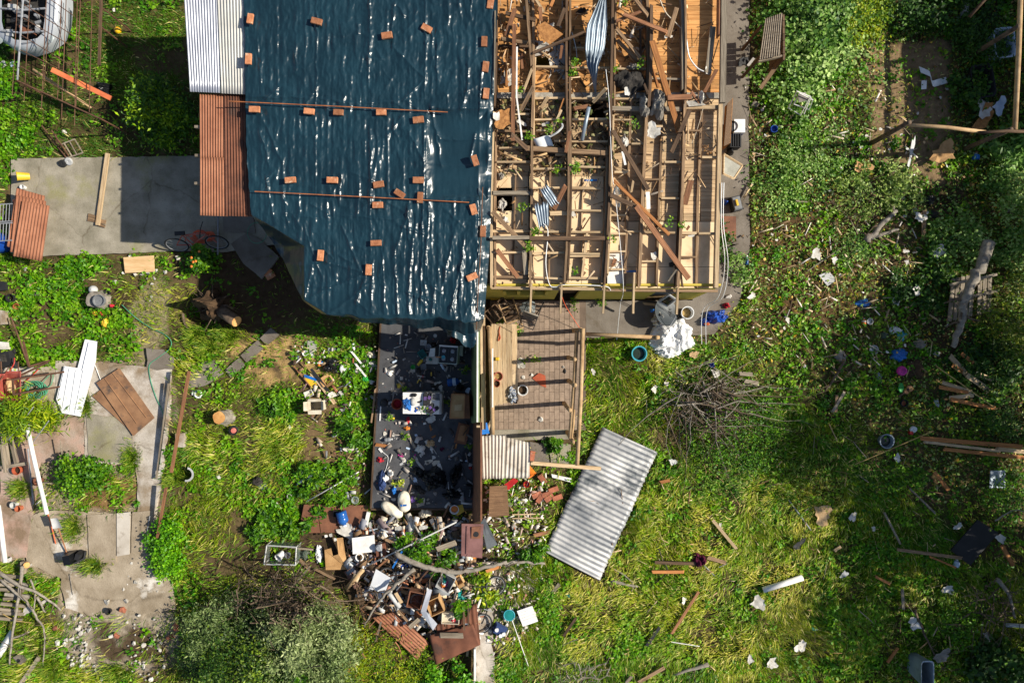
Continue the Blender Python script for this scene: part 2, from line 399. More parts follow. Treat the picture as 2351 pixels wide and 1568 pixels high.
slab('pavement',[(196,950),(300,962),(308,1058),(205,1062)],'concrete_grey',0.078,jitter=1.5)
for i,q in enumerate([[(425,892),(438,835),(492,826),(512,858),(470,886)],[(516,850),(548,822),(562,838),(530,866)],[(552,816),(590,782),(604,798),(566,832)],[(596,776),(622,752),(640,768),(612,792)],
     [(512,496),(582,498),(586,535),(513,532)],[(530,560),(566,535),(600,552),(640,590),(600,640),(560,606)]]):
 slab('path_stone',q,'concrete_path',0.06+i*0.004,jitter=1)
slab('path_stone',[(800,935),(845,938),(842,965),(806,960)],'concrete_path',0.05)
slab('path_stone',[(1258,1020),(1312,1020),(1312,1070),(1266,1074)],'concrete_grey',0.05)
slab('path_stone',[(1216,1016),(1254,1018),(1262,1066),(1218,1064)],'concrete_path',0.055)

# ------------------------------------------------------------------ grass, weeds, torn leaves
def leaf_material(name,rough=0.5,tr=0.35):
 m=bpy.data.materials.new(name);m.use_nodes=True;N,L=m.node_tree.nodes,m.node_tree.links
 b=N['Principled BSDF'];b.inputs['Roughness'].default_value=rough;b.inputs['Specular IOR Level'].default_value=0.35
 a=N.new('ShaderNodeAttribute');a.attribute_name='Col'
 L.new(a.outputs['Color'],b.inputs['Base Color'])
 t=N.new('ShaderNodeBsdfTranslucent');L.new(a.outputs['Color'],t.inputs['Color'])
 mx=N.new('ShaderNodeMixShader');mx.inputs[0].default_value=tr
 o=N['Material Output'];L.new(b.outputs[0],mx.inputs[1]);L.new(t.outputs[0],mx.inputs[2]);L.new(mx.outputs[0],o.inputs['Surface'])
 MATS[name]=m;return m
leaf_material('leaf');leaf_material('blade',0.55,0.3)

def sample(r,n):
 p=r.ravel()/r.sum();i=RNG.choice(p.size,n,p=p)
 iy,ix=np.unravel_index(i,r.shape)
 return GX0+(ix+RNG.random(n)-0.5)*GS,GY0+(iy+RNG.random(n)-0.5)*GS
def pal(cols,n,t=None,jit=0.25):
 c=np.array([rgb(*q) for q in cols]);k=len(c)-1
 t=np.clip((RNG.random(n) if t is None else t)*k,0,k-1e-6);i=t.astype(int);f=(t-i)[:,None]
 q=(c[i]*(1-f)+c[i+1]*f)*(1+(RNG.random((n,1))-0.5)*2*jit)*1.1;l=q.mean(1,keepdims=True)
 return np.clip(l+(q-l)*1.12,0.002,1)
def blades(name,x,y,L,W,ang,lean,col,z0=None):
 """tapering bent blades: 5 vertices, a quad and a triangle."""
 n=len(x);X=(x-1175.5)*PX;Y=(784-y)*PX;Z=gz(x,y) if z0 is None else z0
 dx,dy=np.cos(ang),np.sin(ang);sx,sy=-dy*W/2,dx*W/2
 h1=L*0.5;e1=h1*np.sin(lean*0.75);z1=h1*np.cos(lean*0.75)
 e2=e1+h1*np.sin(np.minimum(lean*1.35,1.75));z2=z1+h1*np.cos(np.minimum(lean*1.35,1.75))
 co=np.empty((n,5,3))
 co[:,0]=np.stack([X-sx*0.7,Y-sy*0.7,Z-0.01],-1);co[:,1]=np.stack([X+sx*0.7,Y+sy*0.7,Z-0.01],-1)
 co[:,2]=np.stack([X+dx*e1+sx,Y+dy*e1+sy,Z+z1],-1);co[:,3]=np.stack([X+dx*e1-sx,Y+dy*e1-sy,Z+z1],-1)
 co[:,4]=np.stack([X+dx*e2,Y+dy*e2,np.maximum(Z+z2,Z+0.005)],-1)
 b=np.arange(n)[:,None]*5
 fl=(b+np.array([[0,1,2,3,3,2,4]])).ravel();lt=np.tile([4,3],n)
 return mesh_np(name,co.reshape(-1,3),fl,lt,MATS['blade'],np.repeat(col,5,0))
def leaves(name,p,size,asp,yaw,tilt,col,parent=None,m='leaf',fold=0.25):
 """pointed leaves folded along the midrib: 4 vertices, 2 triangles, around points p (n,3)."""
 n=len(p);ca,sa=np.cos(yaw),np.sin(yaw);ct,st=np.cos(tilt),np.sin(tilt)
 d=np.stack([ca*ct,sa*ct,st],-1);s=np.stack([-sa,ca,np.zeros(n)],-1)
 roll=(RNG.random(n)-0.5)*1.4;up=np.cross(d,s)
 s=s*np.cos(roll)[:,None]+up*np.sin(roll)[:,None];up=np.cross(d,s)
 Lh=size[:,None]/2;w=(size*asp)[:,None]/2
 co=np.empty((n,4,3))
 co[:,0]=p-d*Lh;co[:,2]=p+d*Lh
 co[:,1]=p-d*Lh*0.15+s*w+up*w*fold;co[:,3]=p-d*Lh*0.15-s*w+up*w*fold
 b=np.arange(n)[:,None]*4
 fl=(b+np.array([[0,2,1,0,3,2]])).ravel()
 o=mesh_np(name,co.reshape(-1,3),fl,np.full(2*n,3),MATS[m],np.repeat(col,4,0))
 if parent:adopt(o,parent)
 return o

# short lawn
n=190000
x,y=sample(short,n);st=np.clip(straw[((y-GY0)/GS).astype(int).clip(0,gx.shape[0]-1),((x-GX0)/GS).astype(int).clip(0,gx.shape[1]-1)]+(fbm(x,y,40,91)-0.5)*0.9,0,1)
col=pal([(52,92,18),(92,128,26),(122,140,40),(158,148,70)],n,st,0.35)
hi=RNG.random(n)<.06;col[hi]=pal([(170,160,96),(200,190,130)],hi.sum(),None,.2)
g=blades('grass',x,y,0.045+0.085*RNG.random(n),0.009+0.012*RNG.random(n),RNG.random(n)*6.283,0.5+0.8*RNG.random(n),col)
tag(g,'short lawn grass covering the yards','grass',kind='stuff')
# long lying grass, combed by the wind in swirls
n=165000
x,y=sample(tall,n);st=np.clip(straw[((y-GY0)/GS).astype(int).clip(0,gx.shape[0]-1),((x-GX0)/GS).astype(int).clip(0,gx.shape[1]-1)]+(fbm(x,y,70,95)-0.5)*1.3+RNG.normal(0,.16,n),0,1)
col=pal([(56,98,16),(98,134,24),(136,150,40),(188,178,92)],n,st,0.35)
hi=RNG.random(n)<.13;col[hi]=pal([(190,178,104),(214,204,140)],hi.sum(),None,.2)
ang=-2.3+(fbm(x,y,110,97)-0.5)*7+(fbm(x,y,20,99)-0.5)*3.0+RNG.normal(0,0.5,n)
g=blades('tall_grass',x,y,0.11+0.20*RNG.random(n)**1.4,0.008+0.016*RNG.random(n)**2,ang,0.6+0.7*RNG.random(n),col)
tag(g,'long flattened grass lying in swirls on the meadow','grass',kind='stuff')
# broad leaved weeds in tufts
nc=5200;per=16
cx,cy=sample(weed,nc);x=np.repeat(cx,per)+RNG.normal(0,7,nc*per);y=np.repeat(cy,per)+RNG.normal(0,7,nc*per);n=nc*per
z=gz(x,y)+0.02+0.10*RNG.random(n)*np.repeat(0.5+RNG.random(nc),per)
tone=np.repeat(np.clip(RNG.random(nc)*0.6+fbm(cx,cy,120,111)*0.5,0,1),per)
col=pal([(40,84,20),(70,122,26),(104,150,34),(140,160,60)],n,tone,0.3)
p=np.stack([(x-1175.5)*PX,(784-y)*PX,z],-1)
g=leaves('weeds',p,0.05+0.07*RNG.random(n),0.55+0.3*RNG.random(n),RNG.random(n)*6.283,(RNG.random(n)-0.35)*1.0,col)
tag(g,'broad leaved green weeds sprouting all over the yards','weeds',kind='stuff')
# torn leaves strewn over the east garden
n=34000
x,y=sample(litter,n);z=gz(x,y)+0.02+0.10*RNG.random(n)**2
col=pal([(36,70,22),(66,108,32),(112,146,60),(186,196,130)],n,None,0.35)
k=RNG.random(n);yl=k<0.06;col[yl]=pal([(196,158,50),(214,190,110)],yl.sum(),None,0.2);br=k>0.86;col[br]=pal([(110,84,50),(160,128,84)],br.sum(),None,0.25)
g=leaves('fallen_leaves',np.stack([(x-1175.5)*PX,(784-y)*PX,z],-1),0.035+0.085*RNG.random(n)**1.7,0.45+0.4*RNG.random(n),RNG.random(n)*6.283,(RNG.random(n)-0.5)*0.8,col)
tag(g,'torn green and yellow leaves strewn over the east garden','fallen leaves',kind='stuff')
# ------------------------------------------------------------------ common building materials
wood('timber_old',rgb(156,128,98),rgb(100,78,58),col3=rgb(124,112,96))
wood('timber_pale',rgb(202,178,142),rgb(164,136,102),col3=rgb(140,122,100))
wood('timber_grey',rgb(156,144,126),rgb(112,100,84))
wood('timber_dark',rgb(104,82,62),rgb(66,50,38))
wood('timber_red',rgb(156,110,78),rgb(108,72,50))
wood('timber_orange',rgb(190,130,76),rgb(146,92,52))
wood('board_orange',rgb(210,158,98),rgb(180,124,70),rvar=0.2,col3=rgb(112,88,64),t3=(0.60,0.76))
wood('board_pale',rgb(204,176,138),rgb(174,144,108),rvar=0.16,col3=rgb(130,104,78),t3=(0.64,0.78))
mat('ceiling_panel',rgb(230,206,168),rgb(212,184,144),rough=0.85,scale=1.2,col3=rgb(164,134,100),t3=(0.58,0.76),s3=1.3,bump=0.05)
mat('ceiling_white',rgb(228,226,218),rgb(210,206,196),rough=0.7,bump=0.05)
mat('ply',rgb(218,184,138),rgb(196,158,110),rough=0.8,scale=2,stretch=(1,7,7),bump=0.1)
mat('osb',rgb(176,124,70),rgb(136,90,48),rough=0.85,scale=14,detail=3,bump=0.3)
mat('yellow_wall',rgb(196,178,74),rgb(170,150,58),rough=0.8,scale=2,stretch=(0.6,0.6,22),bump=0.1)
mat('rust',rgb(164,112,84),rgb(134,84,60),rough=0.8,scale=1.4,detail=8,col3=rgb(110,66,46),t3=(0.58,0.7),s3=1.7,bump=0.15,bscale=30,metal=0.15)
mat('rust_dark',rgb(120,76,56),rgb(88,54,40),rough=0.85,scale=2,detail=8,col3=rgb(70,52,44),t3=(0.56,0.7),s3=2,bump=0.15,bscale=30,metal=0.1)
mat('zinc',rgb(208,208,214),rgb(176,178,186),rough=0.42,scale=1.2,col3=rgb(150,150,156),t3=(0.66,0.8),bump=0.04,metal=0.55)
mat('zinc_old',rgb(190,188,182),rgb(160,158,152),rough=0.6,scale=1.0,detail=8,col3=rgb(108,108,106),t3=(0.56,0.72),s3=1.2,bump=0.06,metal=0.3)
mat('zinc_blue',rgb(168,180,190),rgb(130,142,152),rough=0.45,scale=1.5,col3=rgb(110,120,130),t3=(0.6,0.75),bump=0.05,metal=0.5)
mat('roofing_beige',rgb(196,188,176),rgb(170,160,146),rough=0.65,scale=1.6,detail=8,col3=rgb(138,126,110),t3=(0.54,0.7),s3=3,bump=0.08)
mat('white_sheet',rgb(232,232,232),rgb(216,218,222),rough=0.5,scale=1.5,bump=0.03,col3=rgb(180,182,188),t3=(0.68,0.8))
mat('brick',rgb(188,126,88),rgb(156,98,64),rough=0.9,scale=11,coord='obj',bump=0.4,rvar=0.4,col3=rgb(206,178,150),t3=(0.58,0.7),s3=7)
mat('brick_old',rgb(166,100,74),rgb(130,78,58),rough=0.9,scale=7,coord='obj',bump=0.4,rvar=0.25,col3=rgb(196,184,170),t3=(0.6,0.7),s3=6)
mat('steel_rust',rgb(116,84,64),rgb(84,58,44),rough=0.75,scale=6,bump=0.1,metal=0.3)
mat('rod_rust',rgb(170,104,60),rgb(128,74,44),rough=0.8,scale=6,bump=0.1)

def beam(x0,y0,x1,y1,w,th,z0,z1,m,name='beam',label=None,cat=None,parent=None,group=None,ends=0.0,twist=0.0,bend=0.0):
 """A sawn board between two sheet positions (heights are of its top face): own frame along its length, ends cut or splintered."""
 a=P(x0,y0,z0);b=P(x1,y1,z1);d=b-a;L=d.length;wl=w*S((z0+z1)/2)
 xa=d.normalized();ya=Vector((0,0,1)).cross(xa).normalized();za=xa.cross(ya).normalized()
 if twist:R=Matrix.Rotation(twist,3,xa);ya=R @ ya;za=R @ za
 M=Matrix(((xa.x,ya.x,za.x,0),(xa.y,ya.y,za.y,0),(xa.z,ya.z,za.z,0),(0,0,0,1)));M.translation=(a+b)/2
 if abs(twist)<0.01:M.translation=M.translation-za*th/2
 mb=MB();n=4 if bend else 2
 vs,fs=[],[]
 for i in range(n+1):
  t=i/n;xx=(t-0.5)*L;o=bend*math.sin(t*math.pi)
  for (yy,zz) in ((-wl/2,-th/2),(wl/2,-th/2),(wl/2,th/2),(-wl/2,th/2)):
   e=0
   if ends and i in (0,n):e=random.uniform(0,ends)*(1 if i==0 else -1)
   vs.append(M @ Vector((xx+e,yy+o,zz)))
 for i in range(n):
  for k in range(4):fs.append((i*4+k,i*4+(k+1) % 4,i*4+4+(k+1) % 4,i*4+4+k))
 fs+=[(3,2,1,0),(n*4,n*4+1,n*4+2,n*4+3)]
 mb.add(vs,fs)
 o=mb.build(name,m,parent,M=M)
 if label:tag(o,label,cat or 'plank',group)
 return o

def corrugated(c,n,amp,m,name='corrugated_sheet',along='v',parent=None,nu=None,nv=10,bendf=None,th=0.004,jag=0.0):
 """c: four corners (x, y, z) in order; ridges run from side 0-1 to side 3-2, n waves counted from corner 0 to corner 1."""
 q=[P(*k) for k in c];nu=nu or n*6
 nr=(q[1]-q[0]).cross(q[3]-q[0]).normalized()
 if nr.z<0:nr=-nr
 rj=[random.uniform(-jag,jag) for _ in range(nu+1)]
 def fn(u,v):
  p=q[0].lerp(q[1],u).lerp(q[3].lerp(q[2],u),v)
  if jag and (v<0.01 or v>0.99):p=p+(q[3]-q[0]).normalized()*rj[int(round(u*nu))]
  h=amp*math.sin(u*n*2*math.pi)
  if bendf:h+=bendf(u,v)
  return p+nr*h
 return MB().grid(fn,nu,nv,th).build(name,m,parent,smooth=True)

# ------------------------------------------------------------------ the house: one building, roof torn off its east half
house=thing('damaged_house','wooden house, half under a tarp and half stripped to its roof timbers','house',P(1130,330,0))
ZC=2.5                      # ceiling level
ZR=2.85                     # top of the tarp roof
mb=MB()
def wall(x0,y0,x1,y1,z0,z1,th,m,name='wall',label=None):
 """x, y are ground sheet positions."""
 a=P(x0,y0);b=P(x1,y1);d=b-a;c=(a+b)/2
 o=MB().box((c.x,c.y,(z0+z1)/2),(d.length,th,z1-z0),math.atan2(d.y,d.x)).build(name,m,house)
 if label:o['label']=label
 return o
mat('wall_board',rgb(150,120,80),rgb(120,92,60),rough=0.85,scale=2,stretch=(1,1,8),bump=0.2)
mat('floor_dim',rgb(110,90,66),rgb(90,72,52),rough=0.9)
wall(720,-200,720,450,0,2.55,0.12,'wall_board')
wall(800,690,1108,712,0,2.4,0.12,'wall_board')
wall(1128,-200,1128,668,0,2.45,0.12,'wall_board')
wall(1580,-200,1580,668,0,2.42,0.12,'wall_board')
wall(1128,210,1580,210,0,2.42,0.12,'yellow_wall',label='yellow inner wall seen through a ceiling hole')
slab_f=MB().prism([P(725,-200,0.12),P(1580,-200,0.12),P(1580,672,0.12),P(850,672,0.12),P(725,500,0.12)],0.2).build('floor','floor_dim',house)

# south wall: yellow clapboards, each a board of its own, with a window and a door opening
WALL_Y0,WALL_Y1=686.0,674.0        # foot and head of the leaning south wall
def wy(z):return P(0,WALL_Y0+(WALL_Y1-WALL_Y0)*z/2.6).y
def south_board(x0,x1,z,hgt,lean0,m='yellow_wall'):
 a=P(x0,668);b=P(x1,668);y0=wy(z);y1=wy(z+hgt)
 vs=[]
 for X in (a.x,b.x):
  vs+=[(X,y1,z+hgt),(X,y0-0.022,z),(X,y0+0.05,z),(X,y1+0.05,z+hgt)]
 return MB().add(vs,[(0,1,5,4),(1,2,6,5),(2,3,7,6),(3,0,4,7),(0,3,2,1),(4,5,6,7)]).build('clapboard',m,house)
for i in range(15):
 z=0.05+i*0.165
 for (x0,x1,zlo,zhi) in ((1116,1160,0,9),(1248,1272,0,9),(1318,1478,0,9),(1536,1588,0,9),(1160,1248,0,1.15),(1160,1248,2.2,9),(1272,1318,2.3,9),(1478,1536,2.0,9)):
  if zlo<=z<zhi:south_board(x0,x1,z,0.17,0)
win=MB();a=P(1160,668);b=P(1248,668)
for X in np.linspace(a.x,b.x,4):win.box((X,wy(1.7)-0.01,1.7),(0.07,0.12,1.1))
for Z in (1.17,2.2):win.box(((a.x+b.x)/2,wy(Z)-0.012,Z),(b.x-a.x,0.10,0.07))
wo_=win.build('window','yellow_wall',house)
mat('glass_dark',rgb(30,32,34),rgb(22,24,26),rough=0.12,bump=0,spec=0.6)
for i in range(3):
 X=a.x+(b.x-a.x)*(i+0.5)/3
 MB().box((X,wy(1.7)+0.05,1.7),((b.x-a.x)/3-0.07,0.02,1.0)).build('pane','glass_dark',wo_)
mat('grey_panel',rgb(96,100,104),rgb(78,82,86),rough=0.7)
d=P(1507,668);MB().box((d.x,wy(1.0)+0.06,1.0),(1.0*0.62,0.04,1.95)).build('door','grey_panel',house)
d=P(1295,668);MB().box((d.x,wy(1.15)+0.10,1.15),(0.5,0.04,2.25)).build('door','timber_dark',house)

# ceiling: orange boards in the north rooms, pale boards in the middle, smooth panels in the south
bays=[(1140,1216),(1216,1303),(1303,1402),(1402,1486),(1486,1572),(1572,1660)]
def board_run(x0,x1,y0,y1,m,step,z=ZC,skip=()):
 k=0;y=y0
 while y<y1-2:
  h=step*random.uniform(0.94,1.06);yy=min(y+h,y1)
  if not any(sx0<(x0+x1)/2<sx1 and sy0<y<sy1 for sx0,sy0,sx1,sy1 in skip):
   beam(x0,(y+yy)/2,x1,(y+yy)/2,(yy-y)-0.5,0.02,z+random.uniform(-0.003,0.003),z+random.uniform(-0.003,0.003),m,'ceiling_board',parent=house)
  y=yy
for (x0,x1) in bays:board_run(x0+0.6,x1-0.6,-60,213,'board_orange',10.6,skip=[(1216,120,1303,150)])
for (x0,x1) in ((1136,1216),(1216,1303),(1303,1398),(1398,1444),(1444,1480),(1480,1518),(1518,1569),(1569,1608),(1608,1650)):
 skip=[(1303,228,1398,272)]
 y1=405 if x0<1390 else 508
 board_run(x0+0.6,x1-0.6,226,y1,'board_pale',9.4,z=ZC-0.02,skip=skip)
mat('mortar',rgb(168,162,150),rgb(130,122,108),rough=0.95,scale=12,bump=0.5)
for (x0,x1) in bays:
 MB().prism([P(x0+1,213,ZC+0.05),P(x1-1,213,ZC+0.05),P(x1-1,226,ZC+0.05),P(x0+1,226,ZC+0.05)],0.2).build('wall_head','mortar',house)
def cpanel(x0,y0,x1,y1,m='ceiling_panel',z=ZC-0.03,tilt=0.0):
 MB().prism([P(x0+.5,y0+.5,z),P(x1-.5,y0+.5,z+tilt),P(x1-.5,y1-.5,z),P(x0+.5,y1-.5,z-tilt)],0.015).build('ceiling_panel',m,house)
for (x0,x1) in ((1132,1176),(1176,1217),(1217,1262),(1262,1300),(1300,1335),(1335,1386)):
 for (y0,y1) in ((405,432),(432,484),(484,533),(533,580),(580,640),(640,660)):
  if not (x0==1132 and y0==432):cpanel(x0,y0,x1,y1,tilt=random.uniform(-0.01,0.01))
for (x0,x1) in ((1391,1436),(1436,1468),(1468,1510),(1510,1557),(1557,1600),(1600,1648)):
 for (y0,y1) in ((509,536),(536,613),(613,662)):
  if x0==1391 and y0>530:continue
  cpanel(x0,y0,x1,y1)
cpanel(1391,536,1436,578);cpanel(1394,579,1434,618,'ceiling_white',ZC-0.02);cpanel(1394,620,1432,654,'ceiling_white',ZC-0.02)
mat('blue_foil',rgb(40,120,190),rgb(30,96,160),rough=0.4,bump=0.1)
MB().prism([P(1338,412,ZC),P(1371,412,ZC),P(1371,416,ZC),P(1338,416,ZC)],0.01).build('foil_strip','blue_foil',house)
MB().prism([P(1438,621,ZC),P(1460,621,ZC),P(1460,625,ZC),P(1438,625,ZC)],0.01).build('foil_strip','blue_foil',house)

# roof timbers: long rafters on edge, running north to south
H_=house
def rafter(x0,y0,x1,y1,w,m,z=2.78,dz=0.0,th=0.2):beam(x0,y0,x1,y1,w*random.uniform(.85,1.15),th,z,z+random.uniform(-.06,.06),m,'rafter',parent=H_,ends=0.12,bend=random.uniform(-.04,.04))
for a_ in [(1141,-60,1136,250,5,'timber_dark',2.74),(1133,245,1129,664,6,'timber_pale',2.72),(1141,250,1137,660,4.5,'timber_old',2.66),
  (1222,-60,1222,300,5,'timber_old',2.80),(1222,280,1217,662,5.5,'timber_old',2.80),(1229,130,1226,330,4,'timber_pale',2.70),(1214,390,1211,655,3.5,'timber_dark',2.70),
  (1302,-60,1304,330,5,'timber_dark',2.86),(1310,-60,1311,400,5,'timber_old',2.80),(1306,320,1296,660,6,'timber_old',2.84),(1312,390,1303,650,4,'timber_dark',2.76),
  (1408,-60,1402,300,6,'timber_dark',2.86),(1416,-60,1411,260,4,'timber_old',2.74),(1402,290,1388,662,5,'timber_dark',2.84),(1394,330,1381,655,5,'timber_old',2.78),(1409,260,1395,640,4,'timber_pale',2.70),
  (1484,-60,1486,250,6,'timber_old',2.80),(1496,8,1490,250,6,'timber_dark',2.92),(1486,245,1468,662,6.5,'timber_old',2.80),
  (1565,-60,1568,215,5,'timber_grey',2.80),(1572,-60,1574,240,5,'timber_old',2.86),(1574,205,1557,664,6,'timber_old',2.84),(1566,380,1553,660,4,'timber_dark',2.74),
  (1449,222,1434,660,5,'timber_old',2.62),(1523,258,1508,660,5,'timber_old',2.62),(1612,245,1599,662,5.5,'timber_old',2.64),(1271,212,1261,655,4.5,'timber_old',2.62),
  (1340,405,1336,640,3,'timber_pale',2.56),(1184,400,1176,650,3.5,'timber_old',2.60),(1356,225,1352,272,3,'timber_dark',2.56)]:
 rafter(*a_[:6],z=a_[6]-.07+random.uniform(-.04,.04))
def noggin(x0,y0,x1,y1,w=4.5,m='timber_pale',z=2.64,th=0.12):beam(x0,y0,x1,y1,w,th,z,z+random.uniform(-0.02,0.02),m,'crosspiece',parent=H_,ends=0.01)
for a_ in [(1223,153,1302,154),(1312,155,1405,156),(1412,158,1484,158),(1228,226,1300,225),(1312,226,1400,226),(1410,227,1450,227,4),
  (1405,249,1566,251,10,'timber_grey',2.66),(1575,246,1656,246,9,'timber_pale',2.66),(1228,275,1303,273),(1313,274,1396,273),(1408,275,1448,275,3.5),
  (1272,324,1306,324),(1312,325,1396,325,4),(1205,340,1396,352,11,'timber_old',2.70),(1222,388,1300,387),(1312,383,1390,384),(1140,372,1218,372),
  (1132,443,1218,443,9,'timber_grey',2.70),(1218,432,1300,431),(1312,431,1380,433,6),(1262,490,1312,489,10,'timber_pale',2.68),(1312,483,1384,484),
  (1130,531,1216,531,6),(1220,532,1384,533),(1216,547,1390,547,9,'timber_dark',2.88),(1130,546,1216,545,8,'timber_grey',2.86),(1222,582,1296,580),(1305,582,1378,583),(1225,586,1262,579,4),
  (1304,588,1378,588,4),(1132,580,1216,579),(1222,637,1294,640),(1302,638,1378,639,5),(1132,636,1214,637,6,'timber_old'),
  (1398,494,1438,494,4),(1396,536,1438,537,4),(1440,532,1468,532,3.5),(1474,533,1510,533,5),(1512,534,1553,534,5),(1562,535,1600,535,6),(1604,536,1646,536,5),
  (1396,578,1437,577,4),(1394,619,1434,618,4.5),(1612,361,1650,361,5),(1342,590,1336,638,5,'timber_pale'),(1500,290,1522,290),(1450,330,1482,330),(1526,372,1568,372),(1410,395,1442,395),(1578,300,1608,300,4,'timber_old'),(1140,262,1216,262),(1140,300,1216,302,5,'timber_old'),(1145,340,1205,338,4),(1232,300,1268,300,4),(1275,355,1300,355,4),(1476,412,1514,412,4,'timber_old'),(1518,455,1560,455,4),(1470,600,1506,600,4),(1560,590,1598,590,4,'timber_old'),(1145,105,1214,107,5,'timber_dark'),(1315,110,1342,110,4),(1490,180,1565,182,4,'timber_grey'),(1348,535,1342,582,5,'timber_pale')]:
 noggin(*a_)
beam(1664,-60,1660,236,13,0.10,2.80,2.80,'timber_grey','wall_plate',parent=H_,ends=0.03)
beam(1654,-60,1652,80,4,0.2,2.78,2.78,'timber_red','wall_plate',parent=H_)
beam(1655,238,1645,662,9,0.14,2.72,2.72,'timber_pale','wall_plate',parent=H_,ends=0.02)
beam(1128,661,1390,664,6,0.12,2.62,2.62,'timber_pale','wall_plate',parent=H_)
beam(1392,666,1648,668,6,0.12,2.60,2.60,'timber_old','wall_plate',parent=H_)
for x,y0,y1 in ((1219.5,652,718),(1289,655,720),(1387,655,720),(1456,626,720),(1556,662,722)):
 beam(x+1,y0,x-2,y1,4.2,0.10,2.78,2.62,'timber_pale','rafter_tail',parent=H_)

# west roof: corrugated sheets past the tarp's edge
def roof_sheet(c,n,m,amp=0.012):return corrugated(c,n,amp,m,'roof_sheet',parent=H_)
roof_sheet([(419,-60,2.62),(500,-60,2.68),(506,214,2.70),(436,211,2.64)],12,'zinc')['label']='bright zinc roof sheet with a rusty corner'
roof_sheet([(496,-60,2.695),(578,-60,2.76),(578,218,2.78),(508,215,2.715)],11,'zinc_old')
roof_sheet([(458,216,2.56),(520,216,2.60),(519,368,2.62),(459,366,2.58)],10,'rust')
roof_sheet([(459,362,2.59),(522,362,2.63),(523,497,2.65),(459,495,2.60)],10,'rust')
roof_sheet([(515,216,2.62),(578,216,2.68),(586,498,2.70),(518,496,2.66)],10,'rust_dark')
mat('rust_patch',rgb(150,84,50),rgb(190,150,120),rough=0.9,scale=12,bump=0.2,contrast=(0.42,0.58))
for x,y in ((452,291),(453,357),(452,421)):
 beam(x-6,y,x+30,y,6,0.09,2.52,2.54,'timber_grey','rafter_end',parent=H_)
